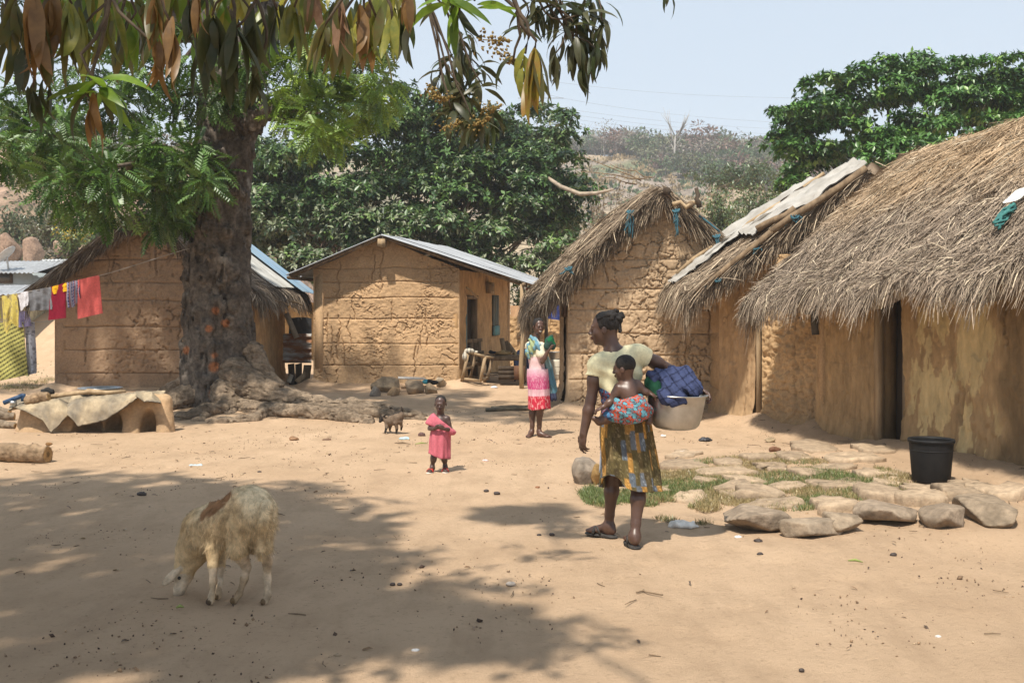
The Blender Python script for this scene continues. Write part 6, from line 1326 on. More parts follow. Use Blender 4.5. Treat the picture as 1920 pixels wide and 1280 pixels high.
# ------------------------------------------------------------------ stones
STONE = mat('grey_tan_stone', (1, 1, 1), attr=True, var=.25, scale=14, rough=.9, spec=.15, bump=.7, bscale=40, bdist=.015)
def rock(name, c, rad, seed, col=(.34, .265, .19), parent=None, label=None, cat='rock', group=None, h=.018, cuts=11, flat_top=None):
    r = np.random.default_rng(seed); c = np.asarray(c, float); rad = np.asarray(rad, float); S = SDF(); S.ell(c, rad * 1.12, None, .02)
    N = rdir(r, cuts); N[:, 2] *= .7; N = N / np.linalg.norm(N, axis=1)[:, None]; off = r.uniform(.50, .88, cuts)
    if flat_top is not None: N = np.concatenate([N, [[.05, -.08, 1]]]); off = np.append(off, flat_top)
    def clip(p):
        q = (p - c) / rad; return np.max(q @ N.T - off, 1) * rad.min() + .05 * rad.min() * (fbm3(p / rad.min() * 2.5, 3, seed + 2) - .5)
    V, f = S.mesh(h * .8, lambda p: -.12 * rad.min() * (fbm3(p / rad.min() * 1.5, 4, seed) - .5) * 2, clip=clip)
    n = fbm3(V * 7, 4, seed + 5)[:, None]; n2 = fbm3(V * 28, 3, seed + 9)[:, None]; cc = np.array(col) * .74 * (.55 + .65 * n + .45 * (n2 - .5))
    o = obj(name, V, f, STONE, parent, False, cc, base=None if parent is not None else A(c[0], c[1], c[2] - rad[2] * .6))
    if label: tag(o, label, cat, group)
    return o
def rock_px(x0, x1, y0, y1, seed, label, depth=None, col=(.34, .265, .19), sink=.25, flat_top=.75, h=.016, name='rock'):
    b = gp((x0 + x1) / 2, y1); Y = b[1]; w = (x1 - x0) / 2 * Y / F; hh = (y1 - y0) * Y / F; d = depth or w * .7; 
    ht = max(.03, hh - d * 2 * (CAMZ - .1) / Y * .55)
    return rock(name, A(b[0], Y + d, b[2] + ht * .5 - ht * sink * .3), (w, d, ht * .72), seed, col, label=label, h=h, flat_top=flat_top)
pv = thing('stone_pavement', on(3.2, 9.2), 'x', 'x'); del pv['label']; del pv['category']; pv['kind'] = 'structure'
def flag(x0, x1, y0, y1, seed, th=.06):
    r = np.random.default_rng(seed); a = gp((x0 + x1) / 2, y1); b = gp((x0 + x1) / 2, y0); cy = (a[1] + b[1]) / 2; cx = ((x0 + x1) / 2 - 960) * cy / F; rx = (x1 - x0) / 2 * cy / F * 1.04; ry = (b[1] - a[1]) / 2 * 1.05
    n = 15; an = np.arange(n) / n * 2 * np.pi + r.normal(0, .12, n); rr = 1 + r.normal(0, .15, n); sq = 1 / np.maximum(np.abs(np.cos(an)), np.abs(np.sin(an))) ** .45
    ox = np.cos(an) * rr * sq * rx * .92; oy = np.sin(an) * rr * sq * ry * .92; z0 = float(gz(cx, cy)); tx, ty = r.normal(0, .02, 2)
    V = []; 
    for s, z in ((1.0, -.05), (1.02, th * .30), (1.005, th * .72), (.965, th * .96), (.62, th * .98), (.28, th)):
        zz = z0 + z + (ox * s * tx + oy * s * ty) * 2 + (r.normal(0, .006, n) if s > .9 else r.normal(0, .004, n)); V.append(np.stack([cx + ox * s, cy + oy * s, zz], 1))
    V.append(np.array([[cx, cy, z0 + th]])); V = np.concatenate(V); q = []
    for k in range(5): q += [(k * n + i, k * n + (i + 1) % n, (k + 1) * n + (i + 1) % n, (k + 1) * n + i) for i in range(n)]
    t = [(5 * n + i, 5 * n + (i + 1) % n, 6 * n) for i in range(n)]
    col = A(.37, .275, .185) * r.uniform(.78, 1.10) * (1 + .5 * (fbm2(V[:, 0] * 9, V[:, 1] * 9, 3, seed) - .5))[:, None]
    obj('flagstone', V, [np.array(q), np.array(t)], STONE, pv, False, col)
FL = [(1521, 1602, 941, 966), (1606, 1687, 916, 946), (1687, 1777, 930, 950), (1761, 1832, 919, 941), (1828, 1925, 917, 940), (1382, 1465, 919, 943), (1391, 1503, 943, 957), (1344, 1418, 911, 935), (1360, 1445, 893, 911), (1311, 1405, 877, 895), (1235, 1331, 864, 882), (1445, 1508, 907, 921), (1512, 1624, 899, 921), (1613, 1694, 882, 897), (1262, 1329, 928, 943), (1205, 1257, 914, 926), (1340, 1391, 862, 876), (1390, 1452, 851, 865), (1455, 1520, 850, 866), (1485, 1566, 836, 848), (1548, 1651, 851, 868), (1696, 1768, 911, 928), (1640, 1700, 900, 913), (1250, 1310, 848, 860), (1420, 1478, 872, 886), (1478, 1545, 880, 895), (1530, 1600, 872, 884), (1180, 1232, 900, 910), (1300, 1350, 897, 908), (1780, 1850, 905, 918), (1600, 1670, 838, 850)]
for i, q in enumerate(FL): flag(*q, seed=300 + i, th=.035 if i > 5 else .07)
BC = (.37, .285, .205)
rock_px(1349, 1496, 948, 1005, 401, 'large rough flat-topped rock at left end of the stone edging', .26, BC)
rock_px(1481, 1594, 962, 1016, 402, 'low wedge-shaped rock nearest the viewer in the stone edging', .22, (.40, .31, .22), flat_top=.5)
rock_px(1552, 1639, 961, 1004, 403, 'squarish rock in the edging between wedge rock and broad slab', .20, (.40, .305, .21))
rock_px(1632, 1764, 940, 990, 404, 'broad cracked slab rock in the stone edging below the bucket', .26, (.39, .30, .215))
rock_px(1757, 1840, 943, 998, 405, 'rounded brown rock beside the broad slab in the stone edging', .22, (.34, .26, .185))
rock_px(1828, 1950, 938, 998, 406, 'long rock at the right edge of the stone edging', .30, (.36, .275, .19))
rock_px(1076, 1134, 858, 908, 407, 'weathered grey block left of the woman with basin', .16, (.33, .27, .21))
rock_px(1108, 1134, 866, 908, 408, 'cut log end with pale wood leaning on the grey block', .08, (.40, .25, .10), name='log_end')
for i, (x0, x1, y0, y1, lb, cl_) in enumerate(((694, 748, 703, 736, 'largest tan boulder in the heap before the ochre house', (.46, .34, .22)), (757, 792, 712, 739, 'angular tan boulder in the middle of the heap before the ochre house', (.44, .32, .21)), (790, 820, 719, 739, 'low tan boulder right of the angular one before the ochre house', (.45, .33, .21)), (815, 839, 708, 728, 'pale rounded boulder at right end of the heap before the ochre house', (.55, .44, .31)), (688, 714, 726, 743, 'grey boulder at front left of the heap before the ochre house', (.36, .30, .24)), (722, 752, 728, 742, 'small brown stone under the largest boulder', (.42, .28, .16)))):
    rock_px(x0, x1, y0, y1, 420 + i, lb, .22, cl_, h=.025, flat_top=None)
for i, (x0, x1, y0, y1, lb) in enumerate(((612, 648, 748, 766, 'big smooth grey boulder behind the tree roots'), (640, 659, 751, 768, 'small smooth grey boulder right of the big one behind roots'), (596, 612, 752, 762, 'small dark boulder left of the big grey one behind roots'))):
    rock_px(x0, x1, y0, y1, 440 + i, lb, .15, (.27, .215, .165), h=.022, flat_top=None)
rock_px(1461, 1476, 847, 858, 450, 'small brown stone lying on the flagstones', .05, (.25, .16, .09), h=.01, flat_top=None); rock_px(1445, 1466, 838, 848, 451, 'upturned brown stone shard by the right-hand wall foot', .05, (.30, .15, .09), h=.01, flat_top=None); rock_px(1436, 1460, 820, 830, 452, 'pale stone on the earth near the dark doorway', .07, (.47, .36, .23), h=.012, flat_top=None)

# ------------------------------------------------------------------ bucket
BLK = mat('black_plastic', (.009, .009, .010), (.018, .017, .016), scale=9, rough=.62, spec=.2, bump=.08, bscale=20)
bb = gp(1746, 903); bk_ = thing('bucket', bb, 'black plastic bucket standing by the plastered wall', 'bucket')
mb = MB(); mb.lathe(bb, [(0, .0), (.14, .0), (.146, .01), (.152, .02), (.178, .345), (.178, .35)], 40); mb.lathe(bb, [(.174, .35), (.148, .02), (0, .015)], 40); mb.build('bucket_body', BLK, bk_, True)
mb = MB(); mb.lathe(bb, [(.170, .333), (.186, .333), (.188, .352), (.184, .362), (.174, .358), (.170, .345)], 40); mb.build('rim', BLK, bk_, True)
mb = MB(); mb.lathe(bb, [(.166, .262), (.1735, .264), (.1745, .272), (.167, .274)], 40); mb.build('band', BLK, bk_, True)

# ------------------------------------------------------------------ clay stove with hide cover
cs_ = gp(165, 811); Ys = cs_[1]; st_ = thing('clay_stove', cs_, 'low clay stove with three hearth openings under a stiff hide', 'stove')
g = lambda px, py, dy=0: P(px, py, Ys + dy)
S = SDF()
for x, w in ((40, .13), (62, .15), (84, .14), (106, .13), (128, .12), (152, .12), (176, .12), (200, .12), (224, .13), (248, .13), (272, .13), (296, .12)):
    top_y = 768 if x < 100 else (775 if x < 210 else (748 if x > 230 else 760)); zt = g(0, top_y)[2] - .06
    S.cone(A(g(x, 0)[0], Ys + .22, cs_[2] - .02), A(g(x, 0)[0], Ys + .24, zt), w * 1.25, w * .9, .07)
for x, w, zt in ((158, .20, .20), (207, .115, .24), (273, .10, .28)): S.ell(A(g(x, 0)[0], Ys + .06, cs_[2] + .03), (w, .24, zt), None, .03, op='s')
V, f = S.mesh(.017, lambda p: -.016 * (fbm3(p * 7, 4, 5) - .5) * 2); n = fbm3(V * 6, 4, 6)[:, None]
c = A(.44, .30, .175) * (.75 + .5 * n); hearth_dark = sst(.25, .08, np.min([np.hypot((V[:, 0] - g(x, 0)[0]) / 1.0, V[:, 2] - cs_[2] - .1) for x in (158, 207, 273)], 0)) * sst(Ys + .0, Ys + .12, V[:, 1]); c = c * (1 - .55 * hearth_dark[:, None])  # clay colour darkens inside the hearth openings
obj('clay_body', V, f, mat('clay', (1, 1, 1), attr=True, var=.15, scale=25, bump=.5, bscale=60, bdist=.008), st_, True, c)
def hide(pts_bottom, top_y, back_y, nx, seed, name, x0, x1, off=0):
    xs_ = np.linspace(x0, x1, nx); bot = np.interp(xs_, *zip(*pts_bottom)); ty = np.interp(xs_, *zip(*top_y)); nr = 22; V = np.zeros((nx, nr, 3))
    for i, x in enumerate(xs_):
        pth = np.array([g(x, back_y, .52), g(x, ty[i], .32), g(x, ty[i] + 1, .15), g(x, ty[i] + 8, .02 + off), g(x, (ty[i] + bot[i]) / 2 + 2, -.05 + off), g(x, bot[i], -.08 + off)]); pth[0, 0] = pth[1, 0]
        tq = np.linspace(0, 5, nr); V[i] = np.stack([np.interp(tq, range(6), pth[:, a]) for a in range(3)], 1)
    U, W_ = np.meshgrid(xs_ / 22, np.arange(nr) / 6, indexing='ij'); cr = .035 * (fbm2(U * 1.3, W_, 4, seed) - .5) + .02 * (np.abs(fbm2(U * 2 + 5, W_ * 1.5, 3, seed + 2) - .5) * 3 - .4)
    V[..., 1] -= cr; V[..., 2] += cr * .6; V2 = V + A(0, .012, -.012); f = grid_faces(nx, nr); k = nx * nr
    tone = fbm2(U * .8, W_ * .8, 4, seed + 8).reshape(-1)[:, None]; tone = np.clip((tone - .5) * 2.2 + .5, 0, 1); c = A(.40, .315, .205) * (1 - tone) + A(.19, .16, .12) * tone; c = np.concatenate([c, c * .8])
    o = obj(name, np.concatenate([V.reshape(-1, 3), V2.reshape(-1, 3)]), [f, f[:, ::-1] + k], mat('stiff_hide', (1, 1, 1), attr=True, var=.2, scale=12, bump=.5, bscale=35, bdist=.01), None, True, c, base=cs_ + A(0, .2, .4)); return o
tag(hide([(17, 768), (26, 762), (45, 769), (80, 787), (96, 811), (115, 790), (129, 775)], [(17, 762), (50, 752), (110, 746), (129, 756)], 742, 60, 3, 'hide_cover', 17, 129), 'stiff tan hide with pointed front corner covering left side of the stove', 'hide')
tag(hide([(126, 777), (140, 790), (145, 798), (165, 793), (197, 786), (228, 766), (256, 746)], [(126, 756), (140, 748), (170, 742), (230, 738), (256, 734)], 738, 60, 4, 'hide_cover', 126, 256, -.02), 'greyish stiff hide draped over middle of the clay stove', 'hide')
tag(hide([(254, 742), (270, 752), (285, 752), (301, 754)], [(254, 733), (270, 736), (285, 734), (301, 748)], 732, 30, 5, 'hide_cover', 254, 301), 'small curled hide piece on right end of the clay stove', 'hide')
mb = MB(); pts = np.array([g(92, 744, .25), g(125, 739, .22), g(160, 735, .2), (g(165, 733.5, .2)), g(200, 736, .2), g(236, 733, .25)]); mb.tube(pts, [.030, .032, .028, .036, .028, .020], 9, wob=.06); tag(mb.build('branch', PALEWOOD, None, True, base=pts[0]), 'crooked pale branch lying across the hide on the stove', 'branch')
def log(a, b, r0, r1, label, name='log', seed=0, bark=(.24, .165, .10), core=(.40, .24, .10), hol_shade=0):
    S = SDF(); a = np.asarray(a, float); b = np.asarray(b, float); m = (a + b) / 2 + A(0, 0, .02); S.chain([a, m, b], [r0, (r0 + r1) / 2 * 1.05, r1], .03); d = nrm(b - a)
    V, f = S.mesh(max(.01, min(r0, r1) * .12), lambda p: -.30 * r0 * (fbm3(p / r0 * 1.1, 4, seed) - .5) * 2, clip=lambda p: np.maximum((p - b) @ d, -((p - a) @ d)))
    e = ((V - b) @ d > -r1 * .10) | ((V - a) @ d < r0 * .10); rad = np.linalg.norm((V - b) - ((V - b) @ d)[:, None] * d, axis=1) / r1
    n = fbm3(V * 9 / max(.5, r0 * 8), 4, seed + 3)[:, None]; c = np.array(bark) * (.55 + .9 * n); ec = np.array(core) * (.7 + .5 * np.abs(np.sin(rad * 14)))[:, None] * (1 - .6 * sst(.45, .2, rad)[:, None] * hol_shade)  # shade of a hollow is put into the end colour; no hole cut
    c = np.where((e & (rad < .88))[:, None], ec, c)
    return tag(obj(name, V, f, mat('log_bark', (1, 1, 1), attr=True, var=.3, scale=18, bump=.7, bscale=40, bdist=.015), None, True, c, base=(a + b) / 2 - A(0, 0, r0)), label, 'log')
log(g(50, 752, .14), g(92, 744, .12), .075, .06, 'short thick wood block on left end of the stove hide', seed=7, core=(.42, .27, .13)); log(g(78, 736, .3), g(101, 735, .3), .04, .035, 'charred black log end on the stove', seed=8, bark=(.03, .028, .026), core=(.03, .028, .026))
mb = MB(); mb.tube(np.array([g(7, 755, .1), g(30, 746, .12), g(44, 741, .14)]), [.030, .030, .032], 10); mb.tube(np.array([g(44, 738, .14), g(43, 752, .14)]), [.03, .028], 8); tag(mb.build('pipe_tool', mat('navy_plastic', (.02, .05, .11), (.03, .07, .14), rough=.45), None, True, base=g(7, 760, .1)), 'dark blue plastic pipe with bent end left of the stove', 'pipe')
mb = MB(); t0 = g(25, 759, .1); mb.lathe(t0, [(0, 0), (.042, 0), (.042, .055), (.038, .055), (.038, .005), (0, .004)], 20); tag(mb.build('tin_can', ALU, None, True, base=t0), 'small shiny tin at the left edge beside the stove', 'tin')
b0 = g(188, 727, .55); mb = MB(); mb.lathe(b0, [(0, -.07), (.20, -.068), (.235, -.05), (.262, -.004), (.285, .0), (.287, .006), (.262, .006), (.23, -.04), (.0, -.058)], 40); tag(mb.build('metal_basin', mat('steel_basin', (.42, .45, .48), (.33, .35, .37), scale=6, rough=.35, metal=.6, spec=.5), None, True, base=b0 - A(0, 0, .07)), 'wide shallow steel basin resting on the back of the stove', 'basin')
a = gp(-60, 866); b = gp(84, 869); log(a + A(0, .1, .075), b + A(0, .08, .082), .10, .092, 'thick split log with painted-hollow end lying on the sand at left', seed=3, hol_shade=1)
a = gp(84, 838); rock('bark_chip', a + A(.04, 0, .03), (.05, .03, .022), 5, (.34, .18, .07), label='curled brown bark chip beside the thick log', cat='bark', h=.008)
for i, (x0, y0, x1, y1, r0) in enumerate(((-30, 782, 28, 781, .06), (-30, 795, 30, 798, .05), (-20, 765, 18, 770, .04))):
    a = gp(x0, y0 + 6); b = gp(x1, y1 + 6); log(a + A(0, 0, r0 * .8), b + A(0, 0, r0 * .8), r0, r0 * .85, ('grey log lying just left of the stove', 'lowest thin log left of the stove', 'upper thin log left of the stove')[i], seed=40 + i, bark=(.20, .155, .11))

# ------------------------------------------------------------------ washing lines
def cloth(name, c00, c10, c01, c11, label, colf, nu=26, nv=30, fold=.03, nf=3.0, seed=0, cat='garment', bot=None, m=None, group=None, dpt=None):
    """c00,c10 top left/right; c01,c11 bottom left/right; colf(U,V)->colour"""
    U, V = np.meshgrid(np.linspace(0, 1, nu), np.linspace(0, 1, nv), indexing='ij'); u = U[..., None]; v = V[..., None]
    vb = v if bot is None else v * (1 + np.interp(U, *zip(*bot))[..., None])
    p = (c00 * (1 - u) + c10 * u) * (1 - vb) + (c01 * (1 - u) + c11 * u) * vb
    w = fold * (np.sin(U * nf * 2 * np.pi + seed + 1.5 * fbm2(U * 3, V * 2, 2, seed)) * (.35 + .65 * V) + .8 * (fbm2(U * 4, V * 3, 3, seed + 1) - .5))
    p[..., 1] += w; p[..., 0] += .25 * fold * np.sin(V * 5 + seed) * V; p2 = p + A(0, .012, 0)
    f = grid_faces(nu, nv); k = nu * nv; c = colf(U, V).reshape(-1, 3)
    base = (c00 + c10) / 2
    o = obj(name, np.concatenate([p.reshape(-1, 3), p2.reshape(-1, 3)]), [f, f[:, ::-1] + k], m or mat('washed_cloth', (1, 1, 1), attr=True, var=.12, scale=30, rough=.92, spec=.08, trans=.15, bump=.2, bscale=120, bdist=.004), None, True, np.concatenate([c, c]), base=base)
    return tag(o, label, cat, group)
flatc = lambda col, seed=0, amt=.25: (lambda U, V: np.array(col) * (1 - amt / 2 + amt * fbm2(U * 5, V * 6, 3, seed))[..., None])
LPT = [(-80, 577), (2, 557), (53, 547), (97, 539), (126, 531), (186, 517), (219, 508), (352, 466)]
def lineY(px): return np.interp(px, [-80, 186, 352], [18.9, 17.2, 15.95])
def lp(px, dy=0): return P(px, np.interp(px, *zip(*LPT)) + dy, lineY(px))
mb = MB(); mb.tube(np.array([lp(x) for x in np.linspace(-80, 356, 40)]), .0065, 5); tag(mb.build('washing_line', mat('cord', (.30, .28, .25), (.2, .18, .16)), None, True, base=lp(0)), 'upper cord strung from the big trunk carrying the washing', 'line')
def hang(x0, x1, yb0, yb1, label, colf, name='garment', **k):
    a, b = lp(x0), lp(x1); c = P(x0 + k.pop('sx0', 0), yb0, lineY(x0)); d = P(x1 + k.pop('sx1', 0), yb1, lineY(x1)); return cloth(name, a + A(0, -.012, .012), b + A(0, -.012, .012), c, d, label, colf, **k)
hang(146, 186, 598, 587, 'plain coral red towel hanging at right end of the line', flatc((.62, .13, .12), 1, .12), 'towel', cat='towel', fold=.012, nf=1.0, sx0=-1, sx1=6, seed=1)
def plaid(U, V):
    b = np.tile(A(.05, .075, .20), U.shape + (1,)); s = (np.abs((U * 5) % 1 - .5) < .11)[..., None]; t = (np.abs((V * 8) % 1 - .5) < .13)[..., None]; s2 = (np.abs((U * 5 + .3) % 1 - .5) < .05)[..., None]
    b = np.where(s | t, A(.36, .36, .46), b); return np.where(s2, A(.40, .14, .12), b)
hang(125, 150, 577, 573, 'navy plaid shirt between the coral towel and yellow cloth', plaid, fold=.04, nf=2.2, seed=2, sx0=0, sx1=2, bot=[(0, 0), (.55, .0), (.72, -.15), (1, -.3)])
hang(99, 128, 552, 545, 'small bright yellow cloth folded over the line', flatc((.72, .40, .02), 3), 'cloth', cat='cloth', fold=.035, nf=1.5, seed=3)
hang(95, 124, 600, 596, 'dark red cloth hanging below the yellow cloth', flatc((.20, .012, .03), 4), 'cloth', cat='cloth', fold=.02, nf=1.2, seed=4, sx0=-4, sx1=-1)
hang(53, 97, 583, 580, 'grey trousers folded over the line', flatc((.17, .175, .19), 5, .5), fold=.05, nf=3.0, seed=5, sx0=3, sx1=3)
hang(33, 54, 583, 572, 'small white cloth next to the grey trousers', flatc((.62, .62, .66), 6, .1), 'cloth', cat='cloth', fold=.03, nf=1.1, seed=6, sx0=6, sx1=-2)
hang(1, 32, 612, 616, 'ragged yellow printed cloth at left end of the line', lambda U, V: np.where((vn2(U * 9, V * 12, 3) > .62)[..., None], A(.36, .30, .14), A(.56, .47, .13)), 'cloth', cat='cloth', fold=.05, nf=2.2, seed=7, sx0=5, sx1=4, bot=[(0, .15), (.3, .2), (.5, -.25), (.75, -.1), (1, .05)])
hang(-40, -1, 600, 596, 'yellow-green cloth cut by the left picture edge', flatc((.42, .40, .08), 8), 'cloth', cat='cloth', fold=.05, nf=2.0, seed=8)
def l2(px, py): return P(px, py, 21.2)
mb = MB(); mb.tube(np.array([l2(x, 604 + .0006 * (x - 40) ** 2 * -1) for x in np.linspace(-60, 100, 20)]), .006, 5); tag(mb.build('washing_line', mat('cord', (.3, .28, .25)), None, True, base=l2(0, 604)), 'lower cord behind carrying the chevron cloth', 'line')
def chev(U, V): return np.where((np.abs(((V * 13 + U * 4.2) % 1) - .5) < .17)[..., None], A(.07, .065, .03), A(.50, .47, .15))
cloth('cloth', l2(-30, 605), l2(43, 604), l2(-30, 720), l2(50, 703), 'large yellow cloth with dark diagonal stripes hanging low at far left', chev, 50, 60, .03, 1.5, 4, 'cloth')
cloth('cloth', l2(43, 604) + A(0, .1, 0), l2(60, 603) + A(0, .1, 0), l2(46, 704) + A(0, .1, 0), l2(64, 700) + A(0, .1, 0), 'narrow grey-white patterned cloth beside the striped yellow one', lambda U, V: np.where((vn2(U * 5, V * 34, 3) > .7)[..., None], A(.22, .22, .26), A(.46, .48, .55)), 14, 40, .03, 1.2, 5, 'cloth')
cloth('garment', l2(26, 583), l2(50, 583), l2(28, 615), l2(60, 611), 'lilac blouse hanging behind the yellow printed cloth', flatc((.30, .27, .46), 8), 16, 18, .05, 2.0, 6)

# ------------------------------------------------------------------ houses far left
def far_house(x0, x1, ybase, ytop, Y, depth, label, wallc, roofm, over=.4, pitch_=.5, win=None):
    a = P(x0, ybase, Y); b = P(x1, ytop, Y); t = thing('small_house', A((a[0] + b[0]) / 2, Y + depth / 2, float(gz((a[0] + b[0]) / 2, Y))), label, 'house'); x0, x1, z1 = a[0], b[0], b[2]; z0 = float(gz(x0, Y)) - .6
    mb = MB(); mb.box(A((x0 + x1) / 2, Y + depth / 2, (z0 + z1) / 2), (x1 - x0, depth, z1 - z0), None, .01); mb.build('wall', mat('limewash_' + label[:6].strip(), wallc, tuple(q * .8 for q in wallc), scale=3), t)
    xm = (x0 + x1) / 2; zr = z1 + pitch_
    corrugated(t, A(x0 - over, Y - over, z1 - .05), A(x1 + over, Y - over, z1 - .05), A(x1 + over, Y + depth / 2, zr), A(x0 - over, Y + depth / 2, zr), roofm, max(2, int((x1 - x0) / .8)), pitch=.14, amp=.02)
    corrugated(t, A(x0 - over, Y + depth + over, z1 - .05), A(x1 + over, Y + depth + over, z1 - .05), A(x1 + over, Y + depth / 2, zr + .01), A(x0 - over, Y + depth / 2, zr + .01), roofm, max(2, int((x1 - x0) / .8)), pitch=.14, amp=.02)
    for wx, wz, ww, wh in win or ():
        mb = MB(); mb.box(A(wx, Y - .02, wz), (ww, .10, wh), None, .004); w_ = mb.build('window', DARKW, t); mb = MB(); mb.box(A(wx, Y - .07, wz), (ww * .8, .02, wh * .8), None, .002); mb.build('pane', mat('dark_glass', (.03, .035, .04), rough=.15, spec=.6), w_)
    return t
far_house(-70, 48, 580, 510, 33, 4, 'pale blue house with corrugated roof beyond the washing', (.42, .50, .55), ZINC, .45, .42, [(P(8, 0, 33)[0], P(0, 520, 33)[2], .55, .35)])
far_house(-60, 14, 590, 549, 27.5, 3, 'cream shed with low zinc roof left of the brown hut', (.46, .38, .24), ZINC, .35, .22)
far_house(36, 120, 575, 505, 39, 4, 'house with bright white zinc roof just above the thatch eave', (.40, .40, .38), mat('white_zinc', (.66, .68, .68), (.55, .56, .56), rough=.5, metal=.2), .5, .45)
ds = P(14, 480, 33); mb = MB(); fr_ = np.array([A(.7, 0, .7), A(0, 1, 0), A(-.7, -.2, .7)]); mb.lathe(ds, [(0, 0), (.2, .02), (.36, .07), (.36, .08), (.2, .03), (0, .01)], 24, ax=fr_); mb.tube(np.array([ds + A(-.05, .05, 0), ds + A(0, .1, -.5)]), .03, 6); tag(mb.build('satellite_dish', mat('dish_grey', (.55, .54, .52), (.45, .44, .42)), None, True, base=ds - A(0, 0, .5)), 'pale satellite dish on the pale blue house roof', 'dish')

# ------------------------------------------------------------------ gap between brown hut and ochre house
g = lambda px, py, Y: P(px, py, Y)
cz_ = corrugated(None, g(532, 680, 22.4), g(532, 626, 22.4), g(584, 626, 22.3), g(584, 680, 22.3), RUSTY, 1, pitch=.13, amp=.016, name='zinc_panel'); tag(cz_[0], 'rusty corrugated zinc panel closing the gap beside the ochre house', 'panel')
tag(obj('plastic_sheet', *[(lambda U, V: (np.stack([g(541, 0, 22.6)[0] + (g(584, 0, 22.6)[0] - g(541, 0, 22.6)[0]) * U, 22.6 + .05 * fbm2(U * 4, V * 3, 3, 4), g(0, 597, 22.6)[2] + (g(0, 630, 22.6)[2] - g(0, 597, 22.6)[2]) * V + .03 * np.sin(U * 3)], -1).reshape(-1, 3)))(*np.meshgrid(np.linspace(0, 1, 20), np.linspace(0, 1, 14), indexing='ij')), grid_faces(20, 14)], mat('black_film', (.022, .022, .024), (.05, .05, .052), scale=4, rough=.4, spec=.5), None, True), 'sagging black plastic sheet above the rusty panel', 'sheet')
mb = MB(); d = nrm(g(556, 630, 22.2) - g(538, 588, 22.2)); mb.box((g(556, 632, 22.2) + g(537, 588, 22.2)) / 2, (.11, .03, .56), np.array([np.cross(A(0, 1, 0), d), A(0, 1, 0), d])); tag(mb.build('plank', mat('grey_board', (.42, .37, .29), (.3, .26, .2), scale=9), None, base=g(550, 630, 22.2)), 'pale grey board leaning above the rusty panel', 'plank')
for i, (x0, y0, x1, y1, w, m_, lb) in enumerate(((548, 724, 546, 682, .14, DARKW, 'dark upright board at left under the rusty panel'), (560, 726, 560, 682, .13, DARKW, 'dark board in middle under the rusty panel'), (572, 722, 577, 684, .16, WOOD, 'brown board leaning right under the rusty panel'), (556, 716, 575, 700, .10, PALEWOOD, 'broken pale board end in the heap under the rusty panel'), (541, 716, 547, 702, .09, mat('grey_board', (.42, .37, .29)), 'short grey board stub beside the brown hut corner'), (570, 728, 582, 716, .08, DARKW, 'small charred stick at the foot of the ochre house'))):
    a = g(x0, y0, 22.0 - .06 * i); b = g(x1, y1, 22.15 - .05 * i); d = nrm(b - a); mb = MB(); mb.box((a + b) / 2, (w, .03, np.linalg.norm(b - a)), np.array([nrm(np.cross(A(0, 1, 0), d)), nrm(np.cross(d, nrm(np.cross(A(0, 1, 0), d)))), d]), .006); tag(mb.build('plank', m_, None, base=a), lb, 'plank')
bx_ = g(562, 584, 30); rw = thing('mud_wall', A(bx_[0], 30, float(gz(bx_[0], 30))), 'low far mud wall seen in the gap beside ochre house', 'wall')
mudwall(rw, (-7.2, 30), (-5.2, 30), flat(g(0, 566, 30)[2]), MUD2, (.50, .31, .14), res=.05, courses=(0, .6, 1.2, 9), seed=61, cracks=2)

# ------------------------------------------------------------------ things beside the ochre house
def bar(mb, a, b, w, t=None, nx=None):
    d = nrm(np.asarray(b) - a); s = nrm(np.cross(nx if nx is not None else A(0, 1, 0), d)); mb.box((np.asarray(a) + b) / 2, (w, t or w, np.linalg.norm(np.asarray(b) - a)), np.array([s, np.cross(d, s), d]), .003); return mb
Yc = 21.3
def q(px, py, dy=0): return P(px, py, Yc + dy)
ch = thing('wooden_stool', q(888, 716), 'broken wooden stool frame tipped over by the house corner', 'stool')
for k, (a, b) in enumerate(((q(866, 714), q(878, 662)), (q(900, 716, .1), q(910, 668, .1)), (q(881, 712, .4), q(892, 664, .4)), (q(913, 712, .5), q(923, 672, .5)))): mb = MB(); bar(mb, a, b, .06); mb.build('leg', PALEWOOD if k < 2 else WOOD, ch)
for a, b in ((q(878, 660), q(911, 669, .1)), (q(878, 660), q(893, 662, .4)), (q(911, 669, .1), q(924, 670, .5)), (q(867, 710), q(902, 714, .1)), (q(902, 712, .1), q(914, 708, .5)), (q(872, 690), q(886, 688, .4))): mb = MB(); bar(mb, a, b, .05); mb.build('rail', PALEWOOD, ch)
Sc = SDF(); Sc.ell(q(880, 658, .05), (.10, .12, .05)).ell(q(872, 668, .0), (.05, .06, .09)).ell(q(890, 660, .1), (.07, .07, .03)); V, f = Sc.mesh(.016, crumple(.018, 10, 3)); tag(obj('sack', V, f, FAB, None, True, np.where((np.abs((V[:, 0] * 14) % 1 - .5) < .12)[:, None], A(.16, .15, .14), A(.50, .46, .38)), base=q(880, 662)), 'crumpled pale striped sack on the broken stool', 'sack')
fr = thing('wooden_chair', q(884, 690, .8), 'upright broken chair leaning at the door of the ochre house', 'chair')
for a, b in ((q(867, 690, .6), q(867, 636, .7)), (q(884, 688, .8), q(884, 640, .9)), (q(900, 686, 1.0), q(898, 640, 1.1))): mb = MB(); bar(mb, a, b, .07); mb.build('post', WOOD, fr)
for a, b in ((q(865, 640, .65), q(902, 637, 1.15)), (q(867, 663, .62), q(906, 660, 1.1)), (q(867, 682, .62), q(900, 680, 1.0))): mb = MB(); bar(mb, a, b, .07); mb.build('rail', WOOD, fr)
tb = thing('wooden_table', q(945, 712, 1.2), 'low dark wooden bench table heaped with dry things beside house', 'table')
